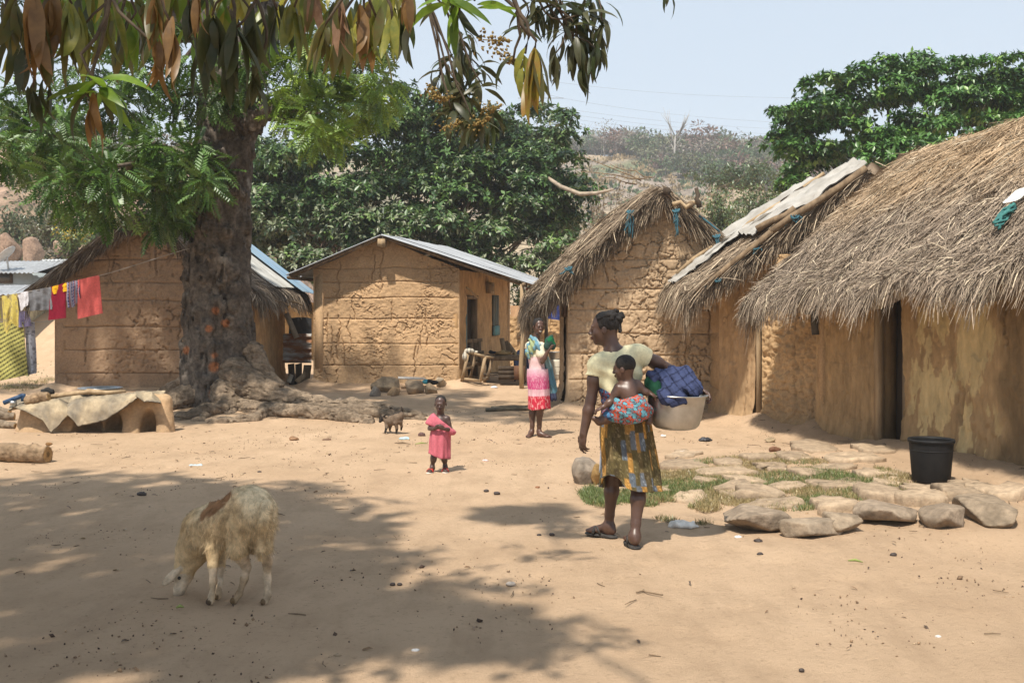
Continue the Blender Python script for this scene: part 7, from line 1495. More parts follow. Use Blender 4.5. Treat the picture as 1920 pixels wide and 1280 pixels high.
mb = MB(); mb.box(q(945, 668, 1.2), (.92, .7, .05), None, .006); mb.build('tabletop', WOOD, tb)
mb = MB(); mb.box(q(938, 672, .85), (.8, .04, .09), None, .006); mb.build('apron', WOOD, tb)
for a in ((909, .9), (982, .9), (914, 1.5), (984, 1.5)): mb = MB(); bar(mb, q(a[0], 668, a[1]), A(q(a[0], 0, a[1])[0], Yc + a[1], float(gz(q(a[0], 0, a[1])[0], Yc + a[1])) - .01), .07); mb.build('leg', WOOD, tb)
mb = MB(); mb.box(q(925, 700, 1.1), (.4, .5, .04), None, .006); mb.build('lower_shelf', DARKW, tb)
cr = thing('wooden_crate', q(958, 713, .55), 'brown wooden crate under the bench table', 'crate')
for k in range(3): mb = MB(); mb.box(q(950, 690 + k * 8.2, .40), (.34, .03, .082), None, .003); mb.build('slat', DARKW, cr)
mb = MB(); mb.box(q(974, 698, .45), (.22, .28, .27), None, .003); mb.build('side_panel', mat('red_brown_board', (.15, .075, .04), (.10, .05, .03), scale=10), cr)
mb = MB(); mb.box(q(958, 699, .62), (.50, .40, .26), None, .003); mb.build('crate_body', DARKW, cr)
r = np.random.default_rng(8)
for k in range(11):
    a = q(r.uniform(931, 966), 664 - r.uniform(0, 5), 1.05 + r.uniform(-.15, .15)); d = nrm(A(r.normal(0, 1), r.normal(0, .4), r.normal(0, .15))); mb = MB(); mb.tube(np.array([a - d * .10, a - d * .03, a + d * .05, a + d * .11]), [.012, .032, .030, .008], 8, wob=.1); tag(mb.build('maize_cob', mat('dry_husk', (.42, .31, .15), (.28, .19, .09), scale=22), None, True, base=a), 'dry maize cob heaped on the bench table', 'maize cob', 'maize cobs on the bench table')
Sc = SDF(); Sc.ell(q(924, 661, 1.1), (.09, .08, .03)).ell(q(920, 659, 1.1), (.04, .05, .03)); V, f = Sc.mesh(.014, crumple(.008, 16, 3)); tag(obj('rag', V, f, FAB, None, True, np.tile(A(.035, .035, .04), (len(V), 1)), base=q(924, 664, 1.1)), 'dark rag at left end of the bench table', 'rag')
for i, (x0, y0, x1, y1) in enumerate(((946, 664, 941, 634), (953, 664, 948, 640), (966, 664, 952, 644))):
    mb = MB(); bar(mb, q(x0, y0, 1.35), q(x1, y1, 1.5), .10, .03); tag(mb.build('plank', PALEWOOD if i != 1 else WOOD, None, base=q(x0, y0, 1.35)), ('tallest board leaning up behind the maize cobs', 'middle brown board leaning behind the maize cobs', 'short slanting board leaning behind the maize cobs')[i], 'plank')
NAVY = mat('blue_plastic', (.012, .035, .11), (.02, .05, .15), rough=.4, spec=.5)
pc = thing('plastic_chair', q(985, 712, 1.9), 'dark blue plastic chair behind the porch post', 'chair')
U, V_ = np.meshgrid(np.linspace(-1, 1, 14), np.linspace(0, 1, 12), indexing='ij'); p_ = q(986, 690, 1.9)
V = np.stack([p_[0] + U * (.24 - .05 * V_ ** 3) , p_[1] + .12 + .10 * V_ - .08 * U * U, p_[2] + .42 * V_ * (1 - .12 * U * U)], -1); obj('backrest', V.reshape(-1, 3), grid_faces(14, 12), NAVY, pc, True)
mb = MB(); mb.box(p_ + A(0, -.08, .0), (.46, .42, .03)); mb.build('seat', NAVY, pc)
for s in (-1, 1): mb = MB(); mb.tube(np.array([p_ + A(s * .23, .1, .22), p_ + A(s * .26, -.1, .2), p_ + A(s * .25, -.26, .16), p_ + A(s * .24, -.27, -.1)]), .02, 6); mb.build('armrest', NAVY, pc, True)
for sx_, sy_ in ((-1, -1), (1, -1), (-1, 1), (1, 1)): mb = MB(); mb.tube(np.array([p_ + A(sx_ * .2, -.08 + sy_ * .18, 0), A(p_[0] + sx_ * .24, p_[1] - .08 + sy_ * .22, float(gz(p_[0], p_[1])))]), .02, 6); mb.build('leg', NAVY, pc, True)
# white drum and basin
w0 = gp(1041, 711); dr = thing('water_drum', w0, 'white plastic water drum beyond the girl', 'drum'); sc_ = w0[1] / F
mb = MB(); mb.lathe(w0, [(0, 0), (10 * sc_, 0), (11 * sc_, .02), (11.5 * sc_, .2), (11.8 * sc_, .4), (11 * sc_, .44), (0, .44)], 24); mb.build('drum_body', mat('cream_plastic', (.60, .55, .44), (.5, .45, .36), rough=.5), dr, True)
for z in (.12, .30): mb = MB(); mb.lathe(w0, [(11.2 * sc_, z - .015), (12.4 * sc_, z), (11.2 * sc_, z + .015)], 24); mb.build('hoop', mat('cream_plastic', (.60, .55, .44)), dr, True)
mb = MB(); mb.lathe(w0 + A(0, 0, .445), [(0, 0), (9 * sc_, 0), (11 * sc_, .03), (12.5 * sc_, .16), (13.3 * sc_, .165), (12.4 * sc_, .168), (10.6 * sc_, .04), (0, .012)], 28); tag(mb.build('metal_basin', ALU, None, True, base=w0 + A(0, 0, .445)), 'deep aluminium basin standing on the white drum', 'basin')
rw = thing('mud_wall', on(1.0, 28.2), 'rough broken mud yard wall behind the girl and porch', 'wall')
mudwall(rw, (-.25, 28.2), (2.4, 28.0), lambda s: 1.42 + .10 * (vn2(s * 3, s * 0, 4) - .5) - .10 * sst(1.3, 2.2, s), MUD2, (.46, .30, .155), res=.035, courses=(0, .4, .75, 1.1, 9), style='rough', seed=71, cracks=2, thick=.3)
cloth('blanket', P(985, 574, 27.75), P(1062, 571, 27.7), P(985, 592, 27.7), P(1062, 602, 27.7), 'navy blue blanket hung over the broken yard wall', flatc((.035, .055, .20), 8, .4), 30, 12, .05, 3, 3, 'blanket')
cloth('cloth', P(957, 573, 27.8), P(984, 573, 27.8), P(957, 593, 27.75), P(984, 593, 27.75), 'tan cloth on the yard wall left of the navy blanket', flatc((.52, .32, .18), 9), 12, 10, .03, 2, 4, 'cloth')
cloth('cloth', P(985, 540, 25.5), P(1006, 538, 25.5), P(990, 562, 25.5), P(1012, 560, 25.5), 'faded orange rag hanging under the porch roof end', flatc((.48, .20, .12), 9), 12, 10, .08, 2, 5, 'cloth')
# poles on the ground
for i, (x0, y0, x1, y1, r0) in enumerate(((911, 769, 1000, 766, .030), (921, 764, 992, 763, .026))):
    a = gp(x0, y0 + 3); b = gp(x1, y1 + 3); pts = a + (b - a) * np.linspace(0, 1, 9)[:, None] + A(0, 0, r0); rad = np.full(9, r0); rad[2::3] *= 1.22; mb = MB(); mb.tube(pts, rad, 9); tag(mb.build('bamboo_pole', mat('dark_bamboo', (.16, .13, .085), (.075, .065, .05), scale=12, rough=.55), None, True, base=a), ('nearer bamboo pole lying on the sand left of the girl', 'farther bamboo pole lying on the sand left of the girl')[i], 'pole')
sheetz = g(772, 708, 21.0); mb = MB(); mb.box(sheetz, (.55, .35, .02), np.array([A(.98, .1, -.05), A(-.1, .99, .05), A(.05, -.05, 1)]), .01); tag(mb.build('metal_scrap', mat('scrap_tin', (.55, .53, .5), (.4, .38, .36), rough=.5), None, base=sheetz), 'flat grey tin sheet on the boulder heap', 'sheet')
sb = g(802, 716, 20.8); Sc = SDF(); Sc.ell(sb, (.11, .09, .05)).ell(sb + A(.12, 0, -.01), (.09, .08, .04)); V, f = Sc.mesh(.014, crumple(.012, 12, 3)); tag(obj('plastic_bag', V, f, FAB, None, True, np.where((V[:, 0] < sb[0] + .0)[:, None], A(.06, .28, .34), A(.02, .02, .022)), base=sb), 'teal and black plastic bags among the boulders', 'bag')
# ------------------------------------------------------------------ hillside growth
r = np.random.default_rng(91)
def hill_tree(base, h, w, cols, n, kind, seed, L=.5):
    """arrays for one far tree: (leaf V,f,c), (wood V,f)"""
    q = np.random.default_rng(seed); mb = MB(); top = base + A(q.normal(0, .05) * h, 0, h * .55)
    mb.tube(np.array([base - A(0, 0, .3), (base + top) / 2 + q.normal(0, .03 * h, 3), top]), [h * .022, h * .018, h * .012], 5)
    nb = 9 if kind == 'bare' else 5; tips = []
    for k in range(nb):
        a = q.uniform(0, 2 * np.pi); s = base + (top - base) * q.uniform(.45, 1.0); e = s + A(math.cos(a) * w * q.uniform(.3, .55), math.sin(a) * w * .4, h * q.uniform(.15, .45)); mb.tube(np.array([s, (s + e) / 2 + A(0, 0, h * .03), e]), [h * .011, h * .008, h * .003], 4); tips.append(e)
        for z in range(3 if kind == 'bare' else 1):
            e2 = e + A(q.normal(0, .12) * w, q.normal(0, .1) * w, h * q.uniform(.0, .18)); mb.tube(np.array([(s + e) / 2, e2]), [h * .005, h * .002], 3)
    leaves = None
    if n:
        c = base + A(0, 0, h * .68); d = rdir(q, n); sub = np.array([c + A(q.normal(0, .22) * w, q.normal(0, .2) * w, q.normal(0, .12) * h) for _ in range(6)]); pk_ = q.integers(0, 6, n)
        pos = sub[pk_] + d * A(w * .24, w * .24, h * .16) * (q.random(n) ** .4)[:, None]
        leaves = cards(DIAM[0], DIAM[1], pos, basis(d + A(0, 0, -.2), A(0, 0, 1) + q.normal(0, .5, (n, 3))), L * q.uniform(.7, 1.3, n), pick(q, n, cols, [1] * len(cols)))
    return leaves, mb
GREEN = [(.065, .105, .042), (.09, .135, .055)]; GREY = [(.19, .165, .135), (.24, .21, .175)]; RED = [(.17, .10, .08), (.22, .14, .11)]; OLV = [(.14, .145, .075), (.11, .12, .065)]
WDG = mat('far_wood', (.30, .27, .24), (.20, .17, .15), scale=.8)
accV, accF, accC, nacc = [], [], [], 0; wood = MB()
def skyline(px): return np.interp(px, [1040, 1075, 1120, 1170, 1230, 1300, 1380, 1450, 1520], [222, 214, 216, 226, 236, 248, 262, 272, 282])
kinds = [GREEN, GREY, GREY, RED, OLV]
def stand(px, Y):
    x = (px - 960) * Y / F; return A(x, Y, float(hillz(np.array(x), np.array(Y))))
LB = {'g': 'green crowned', 'r': 'rust brown', 'b': 'leafless grey', 'o': 'olive'}
named = [(1086, 'b', 9), (1112, 'g', 8), (1136, 'b', 10), (1160, 'o', 9), (1192, 'g', 9), (1222, 'g', 8), (1265, 'b', 13), (1296, 'g', 7), (1316, 'r', 9), (1345, 'g', 10), (1372, 'b', 8), (1402, 'o', 8), (1432, 'b', 8), (1452, 'g', 9)]
posn = ['farthest left on the skyline', 'second from left on the skyline', 'third from left on the skyline', 'fourth from left on the skyline', 'mid-left on the skyline', 'left of the tall pale bare one', 'tall with pale trunk, standing above the others', 'right of the tall pale bare one', 'with the highest red crown', 'broad, right of the rust brown one', 'past the broad green one', 'fourth from right-hand tree', 'beside the right-hand foliage, low', 'last before the right-hand foliage']
for i, (px, k, h) in enumerate(named):
    b = stand(px, 205 + 20 * hsh(i, 3)); b[2] -= .3
    if i == 6: b = stand(px, 182); h = 14
    h = h * .62; lv, mb = hill_tree(b, h * 1.25, h * (.5 if i == 6 else 1.15), {'g': GREEN, 'r': RED, 'o': OLV, 'b': GREY}[k], 0 if k == 'b' and i == 6 else (90 if k == 'b' else 420), 'bare' if k == 'b' else 'full', 700 + i, .75 if k != 'b' else .4)
    t = thing('hill_tree', b, 'far %s tree on the hill, %s' % (LB[k], posn[i]), 'tree', 'trees on the hill skyline'); mb.build('trunk', mat('white_bark', (.36, .34, .31), (.27, .25, .23), scale=.8) if i == 6 else WDG, t)
    if lv: o = obj('crown', lv[0], lv[1], LEAFD, t, False, lv[2])
for i in range(520):
    px = r.uniform(980, 1560); Y = 232 - 85 * r.random() ** 1.3; xx = (px - 960) * Y / F
    band = fbm2(np.array(xx * .05), np.array(Y * .03), 3, 51)
    if Y < np.interp(px, [980, 1080, 1150, 1200, 1300, 1480], [222, 216, 206, 184, 168, 150]): continue
    b = stand(px, Y); h = r.uniform(2.5, 5.5) if Y > 185 else r.uniform(2, 4.5); k = r.choice(5, p=[.42, .14, .1, .16, .18]); lv, mb = hill_tree(b, h, h * r.uniform(.9, 1.5), kinds[k], int(r.uniform(140, 260)), 'bare' if k in (1, 2) else 'full', 900 + i, .72)
    accV.append(lv[0]); accF.append(lv[1][0] + nacc); accC.append(lv[2]); nacc += len(lv[0]); v, f_, c_ = mb.arr(); wood.add(v, q=mb.q and np.concatenate(mb.q), t=mb.t and np.concatenate(mb.t))
for i in range(900):      # low scrub and dry grass tufts lower on the slope
    px = r.uniform(1040, 1480); Y = r.uniform(70, 200); b = stand(px, Y); h = r.uniform(.4, 1.1); n = 14
    col = [(.30, .22, .115)] if r.random() < .75 else GREEN; d = rdir(r, n); d[:, 2] = np.abs(d[:, 2]) + .5; lv = cards(DIAM[0], DIAM[1], b + r.normal(0, .5, (n, 3)) * A(1, 1, .2), basis(d, rdir(r, n)), h * r.uniform(.6, 1.2, n), pick(r, n, col, [1] * len(col)))
    accV.append(lv[0]); accF.append(lv[1][0] + nacc); accC.append(lv[2]); nacc += len(lv[0])
wd = obj('hill_scrub', np.concatenate(accV), np.concatenate(accF), LEAFD, None, False, np.concatenate(accC)); tag(wd, 'grey and green dry-season scrub covering the far hill', 'scrub', kind='stuff')
wv, wf, wc = wood.arr(); o = obj('hill_scrub_wood', wv, wf, WDG, wd)
# green feathery shrubs behind the middle hut and along the left hillside
def shrub(px0, px1, py0, py1, Y, n, L, cols, w, label, seed, flowers=0, base_z=None, name='shrub'):
    q = np.random.default_rng(seed); x0 = P(px0, 0, Y)[0]; x1 = P(px1, 0, Y)[0]; z1 = P(0, py0, Y)[2]; z0 = P(0, py1, Y)[2]; b = A((x0 + x1) / 2, Y, z0); t = thing(name, b, label, 'shrub'); mb = MB(); tips = []
    for k in range(int(14 + (x1 - x0) * 5)):
        s = A(q.uniform(x0 + (x1 - x0) * .2, x1 - (x1 - x0) * .2), Y + q.normal(0, .4), z0 - .2); e = A(q.uniform(x0, x1), Y + q.normal(0, .8), z0 + (z1 - z0) * q.uniform(.5, 1.0) * (1 - .35 * abs(q.uniform(-1, 1)))); mb.tube(np.array([s, s * .5 + e * .5 + A(0, 0, .15), e]), [.022, .014, .004], 4); tips.append((s, e))
    mb.build('stems', BARK, t); k = q.integers(0, len(tips), n); tt = q.uniform(.25, 1.05, n)[:, None]; S0 = np.array([a for a, _ in tips])[k]; E0 = np.array([b_ for _, b_ in tips])[k]; pos = S0 + (E0 - S0) * tt + q.normal(0, .13, (n, 3)); d = rdir(q, n); d[:, 2] -= .1
    V, f, c = cards(DIAM[0], DIAM[1], pos, basis(d, A(0, 0, 1) + q.normal(0, .5, (n, 3))), L * q.uniform(.6, 1.3, n), pick(q, n, cols, w)); o = obj('foliage', V, f, LEAFM, t, False, c); o['kind'] = 'stuff'
    if flowers:
        pos = E0[:flowers] + q.normal(0, .10, (flowers, 3)); V, f, c = cards(DIAM[0], DIAM[1], pos, basis(rdir(q, flowers), rdir(q, flowers)), np.full(flowers, .11), np.tile(A(.55, .38, .02), (flowers, 1))); o = obj('blossom', V, f, LEAFM, t, False, c); o['kind'] = 'stuff'
    return t
FG = [(.09, .13, .045), (.13, .17, .06), (.07, .11, .04)]
shrub(1300, 1385, 335, 470, 34, 2600, .13, FG, (1, 1, 1), 'feathery pale green shrub just right of the middle hut ridge', 1)
shrub(1375, 1470, 325, 440, 37, 2600, .13, FG, (1, 1, 1), 'feathery green shrub above the tarpaulin roof', 2)
shrub(1290, 1480, 300, 350, 60, 2600, .22, [(.06, .10, .04), (.08, .12, .05)], (1, 1), 'band of low green bushes farther up behind the middle hut', 3)
shrub(1036, 1078, 382, 450, 36, 900, .12, [(.14, .19, .04), (.10, .15, .035)], (1, 1), 'yellow flowering bush left of the middle thatch', 4, 260)
shrub(1000, 1050, 430, 520, 30, 900, .14, [(.10, .19, .035), (.07, .14, .03)], (1, 1), 'light green bush behind the middle thatch eave', 5)
shrub(1090, 1180, 330, 460, 44, 900, .14, [(.20, .15, .10), (.13, .12, .06)], (1, 1), 'dry brown bush behind the left slope of the middle thatch', 6)
shrub(955, 1050, 520, 600, 31, 1500, .13, [(.05, .12, .03), (.08, .16, .035)], (1, 1), 'fresh green bush behind the broken yard wall', 7)
# left hillside
for i, (a, b, c, d, Y, lb, fl, co) in enumerate(((0, 60, 385, 450, 44, 'dark green bush on the rocky slope at far left', 0, [(.05, .08, .03), (.08, .10, .045)]), (60, 120, 400, 455, 42, 'olive bush on the rocky slope above the thatch', 0, [(.10, .11, .045), (.13, .11, .06)]), (112, 150, 425, 470, 36, 'yellow flowering bush on the slope by the left thatch', 200, [(.12, .16, .04), (.09, .13, .035)]), (150, 215, 395, 445, 40, 'green bush with a few yellow flowers behind the left thatch', 60, [(.09, .15, .04), (.07, .11, .035)]), (-20, 45, 310, 380, 58, 'pale bush near the top of the rocky slope', 0, [(.14, .15, .08), (.10, .12, .06)]), (40, 120, 330, 395, 56, 'brownish bush higher on the rocky slope', 0, [(.17, .13, .09), (.12, .11, .06)]), (120, 260, 330, 400, 60, 'wide olive thicket on the upper rocky slope', 0, [(.09, .11, .045), (.13, .13, .07)]), (0, 90, 690, 735, 24.5, 'low green weeds on the bank left of the brown hut', 0, [(.10, .15, .05), (.14, .17, .07)]))):
    shrub(a, b, c, d, Y, 900 if i < 7 else 500, .16 if i < 7 else .07, co, (1, 1), lb, 30 + i, fl)
for i, (x0, x1, y0, y1, Y, lb) in enumerate(((-10, 40, 437, 486, 41, 'pale rounded boulder above the pale blue house'), (35, 88, 445, 488, 40, 'large brown domed boulder above the white roof'), (-10, 30, 405, 440, 46, 'flat slab boulder high on the left slope'), (30, 85, 408, 432, 47, 'long brown slab on the left slope'), (95, 128, 440, 470, 38, 'brown boulder beside the left thatch'))):
    c = (P(x0, y0, Y) + P(x1, y1, Y)) / 2; w = (x1 - x0) / 2 * Y / F; rock('boulder', c + A(0, 0, -.15), (w, w * .9, (y1 - y0) / 2 * Y / F * 1.25), 500 + i, (.40, .275, .20), label=lb, cat='boulder', h=.09, flat_top=None)
aV, aF, aC, na = [], [], [], 0
for i in range(170):
    y = r.uniform(36, 78); x = r.uniform(-.46, -.30) * y - 1.0; z = float(lhz(np.array(x), np.array(y))) + .3; n = 150; w = r.uniform(.5, 1.5); d = rdir(r, n); col = [GREEN, OLV, GREY, [(.07, .10, .04), (.10, .13, .05)]][int(r.integers(0, 4))]
    lv = cards(DIAM[0], DIAM[1], A(x, y, z + w * .35) + d * A(w, w, w * .55) * (r.random((n, 1)) ** .4), basis(d, rdir(r, n)), r.uniform(.12, .26, n), pick(r, n, col, [1] * len(col))); aV.append(lv[0]); aF.append(lv[1][0] + na); aC.append(lv[2]); na += len(lv[0])
tag(obj('slope_scrub', np.concatenate(aV), np.concatenate(aF), LEAFD, None, False, np.concatenate(aC)), 'mixed olive and grey scrub over the rocky left slope', 'scrub', kind='stuff')
# bare branch and power lines
mb = MB(); pts = np.array([P(1028, 334, 29), P(1052, 350, 28.8), P(1088, 364, 28.5), P(1120, 362, 28.3), P(1150, 355, 28)]); mb.tube(pts, [.05, .06, .06, .05, .03], 6, wob=.08); tag(mb.build('dead_branch', mat('dead_wood', (.40, .33, .25), (.26, .2, .15), scale=6), None, True, base=pts[0]), 'bare dead branch reaching out over the middle thatch', 'branch')
WIRE = mat('steel_wire', (.20, .21, .23), (.2, .21, .23))
for i, (ya, yb, sag) in enumerate(((150, 184, 6), (196, 244, 5), (176, 232, 6), (205, 255, 4), (214, 262, 3))):
    xsn = np.linspace(1020, 2300, 40); t = (xsn - 1020) / 480; py = ya + (yb - ya) * t ** .8 + sag * np.sin(np.pi * np.clip(t, 0, 1)); pts = np.array([P(x, y, 430 + 90 * q_) for x, y, q_ in zip(xsn, py, t)]); mb = MB(); mb.tube(pts, .055, 4)
    tag(mb.build('power_line', WIRE, None, base=pts[0]), ('highest', 'third highest', 'second highest', 'fourth highest', 'lowest')[i] + ' power line crossing the pale sky above the hill', 'power line')
py_ = A(P(1014, 0, 420)[0], 420, 0); mb = MB(); zt = P(0, 170, 420)[2]; zb_ = 20
for s in (-1, 1):
    for d in (-1, 1): mb.tube(np.array([py_ + A(s * 4, d * 4, zb_), py_ + A(s * .8, d * .8, zt)]), .18, 4)
for k in range(12):
    z0 = zb_ + (zt - zb_) * k / 12; z1 = zb_ + (zt - zb_) * (k + 1) / 12; w0_ = 4 - 3.2 * k / 12; w1_ = 4 - 3.2 * (k + 1) / 12
    for s in (-1, 1): mb.tube(np.array([py_ + A(s * w0_, -w0_, z0), py_ + A(-s * w1_, -w1_, z1)]), .10, 3)
for k in range(3): z = zt - 3 - 6 * k; mb.tube(np.array([py_ + A(-9, 0, z), py_ + A(9, 0, z)]), .16, 4)
tag(mb.build('pylon', WIRE, None, base=py_ + A(0, 0, zb_)), 'far lattice power pylon behind the hanging yellow leaves', 'pylon')
# ------------------------------------------------------------------ grass between the flagstones
r = np.random.default_rng(17)
def inpoly(x, y, poly):
    c = np.zeros(len(x), bool); j = len(poly) - 1
    for i in range(len(poly)):
        xi, yi = poly[i]; xj, yj = poly[j]; m = ((yi > y) != (yj > y)) & (x < (xj - xi) * (y - yi) / (yj - yi + 1e-12) + xi); c ^= m; j = i
    return c
polys = [([(1085, 922), (1130, 905), (1240, 885), (1330, 890), (1370, 905), (1345, 940), (1350, 985), (1300, 990), (1240, 975), (1180, 960), (1100, 945)], 7500, .8), ([(1330, 895), (1480, 872), (1560, 880), (1620, 895), (1690, 905), (1700, 930), (1600, 945), (1500, 958), (1420, 958), (1350, 945)], 8500, .7), ([(1230, 880), (1330, 860), (1470, 850), (1560, 866), (1470, 880), (1330, 895)], 3200, .6), ([(1640, 880), (1740, 895), (1730, 915), (1660, 910)], 900, .9), ([(230, 700), (88, 716), (88, 726), (40, 736), (0, 730), (0, 715)], 700, 1.2), ([(320, 740), (375, 742), (370, 775), (330, 775)], 260, 1.6)]
pos = []; ln = []
for poly, n, s in polys:
    xs_ = [p[0] for p in poly]; ys_ = [p[1] for p in poly]; x = r.uniform(min(xs_), max(xs_), n * 3); y = r.uniform(min(ys_), max(ys_), n * 3); m = inpoly(x, y, poly); x = x[m]; y = y[m]
    Y = CAMZ * F / (y - HOR)
    for _ in range(4): X = (x - 960) * Y / F; Y = (CAMZ - gz(X, Y)) * F / (y - HOR)
    X = (x - 960) * Y / F; k = fbm2(X * 2.3, Y * 2.3, 3, 8) > .40; X = X[k][:n]; Y = Y[k][:n]; pos.append(np.stack([X, Y, gz(X, Y) + .0], 1)); ln.append(np.full(len(X), s))
pos = np.concatenate(pos); ln = np.concatenate(ln); n = len(pos); pos = np.repeat(pos, 3, 0) + r.normal(0, .018, (n * 3, 3)) * A(1, 1, 0); ln = np.repeat(ln, 3); n *= 3
d = r.normal(0, .55, (n, 3)); d[:, 2] = 1; Th = np.array([(0, .055, 0), (0, -.055, 0), (.55, .04, .04), (.55, -.04, .04), (1, 0, .22)], float)
dry = fbm2(pos[:, 0] * 1.7, pos[:, 1] * 1.7, 3, 3)[:, None] + r.normal(0, .12, (n, 1)); col = np.where(dry > .50, A(.33, .255, .12), A(.135, .175, .055)) * r.uniform(.7, 1.3, (n, 1))
V, f, c = cards(Th, [np.array([(2, 3, 4)]), np.array([(0, 1, 3, 2)])], pos, basis(d, rdir(r, n)), r.uniform(.03, .075, n) * ln, col)
tag(obj('grass', V, f, LEAFM, None, False, c), 'thin dry green grass growing between the flagstones', 'grass', kind='stuff')
# ------------------------------------------------------------------ crumbs of earth, pebbles, twigs and leaf litter
n = 26000; X = r.uniform(-7, 6, n); Y = 3.6 + 14 * r.random(n) ** 1.25; k = (fbm2(X * 1.1, Y * 1.1, 4, 19) + r.normal(0, .07, n)) > .57; X = X[k]; Y = Y[k]; n = len(X)
sz = r.uniform(.0025, .008, n) * (1 + (r.random(n) < .03) * 1.2); OC = np.array([(1, 0, 0), (-1, 0, 0), (0, 1, 0), (0, -1, 0), (0, 0, .8), (0, 0, -.4)], float)
of = np.array([(0, 2, 4), (2, 1, 4), (1, 3, 4), (3, 0, 4), (2, 0, 5), (1, 2, 5), (3, 1, 5), (0, 3, 5)])
col = pick(r, n, [(.33, .22, .13), (.22, .145, .09), (.42, .31, .2), (.09, .06, .045)], (2, 3, 1.5, 2.5))
V, f, c = cards(OC, [of], np.stack([X, Y, gz(X, Y) + sz * .3], 1), basis(rdir(r, n), rdir(r, n)), sz[:, None] * r.uniform(.6, 1.4, (n, 3)), col); tag(obj('earth_crumbs', V, f, STONE, None, False, c), 'scattered crumbs of earth and pebbles on the sand', 'pebbles', kind='stuff')
n = 420; X = r.uniform(-6.5, 6, n); Y = 4 + 13 * r.random(n); pos = np.stack([X, Y, gz(X, Y) + .008], 1); d = r.normal(0, 1, (n, 3)); d[:, 2] = r.normal(0, .08, n)
V, f, c = cards(FOLD[0] * A(1, .8, 1.4), FOLD[1], pos, basis(d, A(0, 0, 1) + r.normal(0, .3, (n, 3))), r.uniform(.025, .07, n), pick(r, n, [(.20, .12, .06), (.12, .075, .045), (.33, .24, .12), (.06, .045, .035)], (3, 3, 1.5, 1))); tag(obj('leaf_litter', V, f, LEAFM, None, False, c), 'small dry fallen leaves strewn over the yard', 'leaves', kind='stuff')
n = 150; X = r.uniform(-6.5, 5, n); Y = 4 + 12 * r.random(n); mb = MB()
for i in range(n):
    a = r.uniform(0, 6.3); l = r.uniform(.04, .16); p0 = A(X[i], Y[i], float(gz(X[i], Y[i])) + .008); dd = A(math.cos(a), math.sin(a), 0); mb.tube(np.array([p0 - dd * l / 2, p0 + A(-dd[1], dd[0], 0) * r.normal(0, .01), p0 + dd * l / 2]), [.003, .0035, .002], 4)
tag(mb.build('twig_litter', WOOD, None), 'thin dry twigs lying about the yard', 'twigs', kind='stuff')
# individual scraps
def scrap(px, py, w, label, col, seed, cat='litter', h=.5, name='plastic_scrap', dark=False):
    b = gp(px, py); s = w * b[1] / F / 2; S = SDF(); S.ell(b + A(0, 0, s * h * .45), (s, s * .8, s * h), None, .02).ell(b + A(s * .6, s * .1, s * h * .3), (s * .6, s * .5, s * h * .6), None, .02); V, f = S.mesh(max(.006, s * .12), lambda p: -s * .22 * (np.abs(fbm3(p / s * 1.4, 3, seed) - .5) * 4 - .6)); n_ = fbm3(V / s * 2, 3, seed)[:, None]
    tag(obj(name, V, f, mat('litter_film', (1, 1, 1), attr=True, var=.12, scale=40, rough=.55, spec=.4), None, True, np.array(col) * (.7 + .6 * n_), base=b), label, cat)
scrap(1281, 988, 50, 'crumpled white plastic bag on the sand near the grass', (.62, .58, .52), 1, 'plastic bag', .35)
scrap(757, 823, 20, 'pale blue water sachet on the sand below the goat kid', (.40, .58, .66), 2, 'sachet', .3); scrap(909, 864, 12, 'small pink and white scrap on the sand right of the child', (.62, .45, .42), 3, h=.4); scrap(367, 873, 26, 'thin pale blue plastic strip on the sand at left', (.42, .50, .52), 4, h=.15); scrap(956, 1096, 18, 'greyish crumpled paper in the dappled shade', (.42, .36, .30), 5, 'paper'); scrap(777, 1221, 14, 'white scrap lying in the shade at the bottom', (.55, .53, .5), 6)
scrap(926, 727, 12, 'white cup-like scrap on the sand before the porch', (.62, .62, .66), 7); scrap(1322, 826, 24, 'black plastic bag scrap near the hut foot', (.03, .03, .035), 8, 'plastic bag', .4); scrap(1283, 850, 22, 'white plastic scrap on the flagstones by the hut', (.6, .55, .5), 9, h=.4); scrap(1243, 818, 10, 'tiny white scrap right of the woman', (.62, .6, .56), 10); scrap(1383, 1007, 14, 'bit of white plastic before the large edging rock', (.62, .6, .56), 11, h=.2); scrap(1758, 1194, 10, 'tiny white scrap at lower right on open sand', (.55, .5, .45), 12)
scrap(1007, 914, 9, 'reddish dry leaf on the sand left of the woman', (.25, .11, .05), 13, 'leaf', .5, 'dry_leaf'); scrap(550, 824, 18, 'brown curled leaf pair below the roots', (.24, .13, .06), 14, 'leaf', .5, 'dry_leaf'); scrap(612, 826, 14, 'small dark leaf below the roots right of the pair', (.16, .09, .05), 15, 'leaf', .5, 'dry_leaf'); scrap(790, 818, 14, 'dark curled leaf left of the child', (.10, .05, .04), 16, 'leaf', .8, 'dry_leaf')
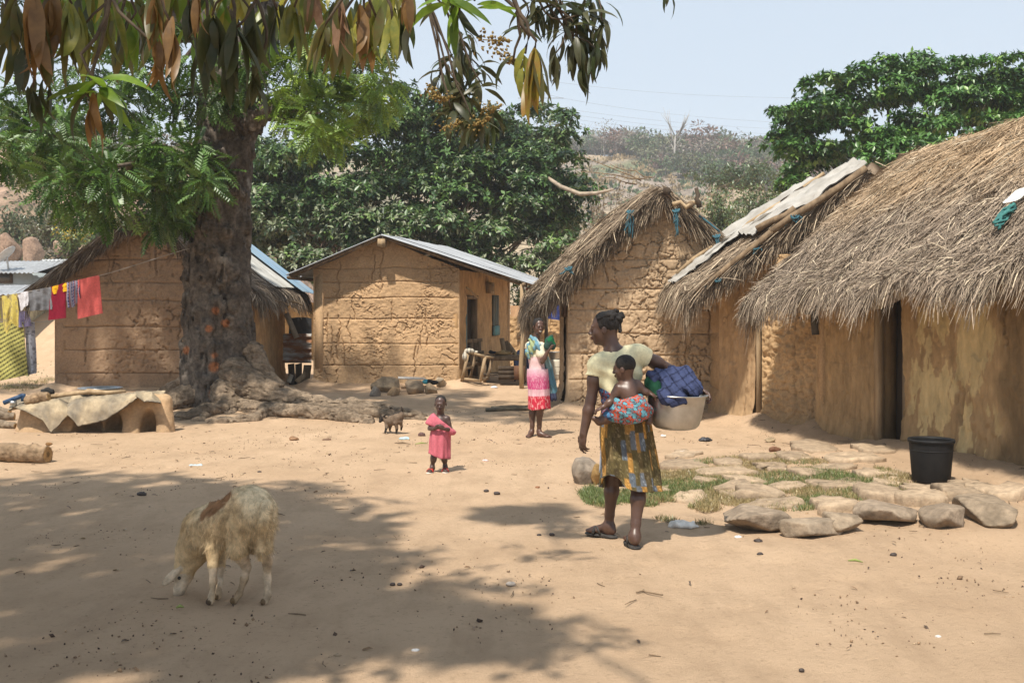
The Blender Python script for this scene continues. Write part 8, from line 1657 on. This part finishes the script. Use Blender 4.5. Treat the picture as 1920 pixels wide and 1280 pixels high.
for i, (x, y, w) in enumerate(((1424, 1040, 12), (1674, 1041, 12), (1421, 1016, 16), (911, 921, 10), (931, 926, 12), (1010, 1004, 9), (1034, 1003, 10), (735, 1096, 10), (748, 1096, 9), (265, 928, 16), (486, 886, 8), (1502, 1257, 10))):
    lb = ('dark seed pod on the open sand below the wedge rock', 'dark seed pod below the broad slab rock', 'long dark pod before the large edging rock', 'dark dropping left in the pair before the woman', 'dark dropping right in the pair before the woman', 'black pellet cluster left of centre shade', 'black pellet cluster right of centre shade', 'left dark pellet in the middle shade', 'right dark pellet in the middle shade', 'dark clod behind the sheep', 'dark speck on the lit sand behind the sheep', 'dark clod at the bottom right')[i]
    scrap(x, y, w, lb, (.045, .032, .026), 40 + i, 'clod', .6, 'dark_clod')
mb = MB(); b = gp(1210, 1114); t = np.linspace(0, 1, 14); mb.tube(np.stack([b[0] - .05 + .13 * t + .02 * np.sin(t * 9), b[1] + .05 * np.sin(t * 5), b[2] + .012 + 0 * t], 1), .0045, 5); tag(mb.build('curly_twig', WOOD, None, True, base=b), 'curly bent twig on the sand below the woman', 'twig')
for i, (x0, y0, x1, y1, lb) in enumerate(((1590, 1054, 1618, 1057, 'pale green straw on the sand below the edging rocks'), (330, 1143, 345, 1142, 'fallen green leaf by the muzzle of the sheep'), (778, 834, 802, 833, 'green leaf on the sand left of the child'), (740, 832, 770, 834, 'short dark stick on the sand left of the child'))):
    a = gp(x0, y0); b = gp(x1, y1); mb = MB(); mb.tube(np.array([a, (a + b) / 2 + A(0, 0, .01), b]) + A(0, 0, .012), [.004, .010, .003], 5); tag(mb.build('green_straw' if i < 3 else 'stick', mat('green_straw', (.28, .32, .10), (.22, .26, .08)) if i < 3 else WOOD, None, True, base=a), lb, 'straw' if i < 3 else 'stick')
# ------------------------------------------------------------------ air
hz = MB(); hz.box(A(0, 280, 47), (1080, 720, 98)); hzm = bpy.data.materials.new('dry_season_haze'); hzm.use_nodes = True; hn = hzm.node_tree.nodes; hn.remove(hn['Principled BSDF']); pvn = hn.new('ShaderNodeVolumePrincipled')
pvn.inputs['Color'].default_value = (.86, .90, .95, 1); pvn.inputs['Density'].default_value = .0010; pvn.inputs['Anisotropy'].default_value = .2; hzm.node_tree.links.new(pvn.outputs[0], hn['Material Output'].inputs['Volume'])
tag(hz.build('haze', hzm), kind='stuff')
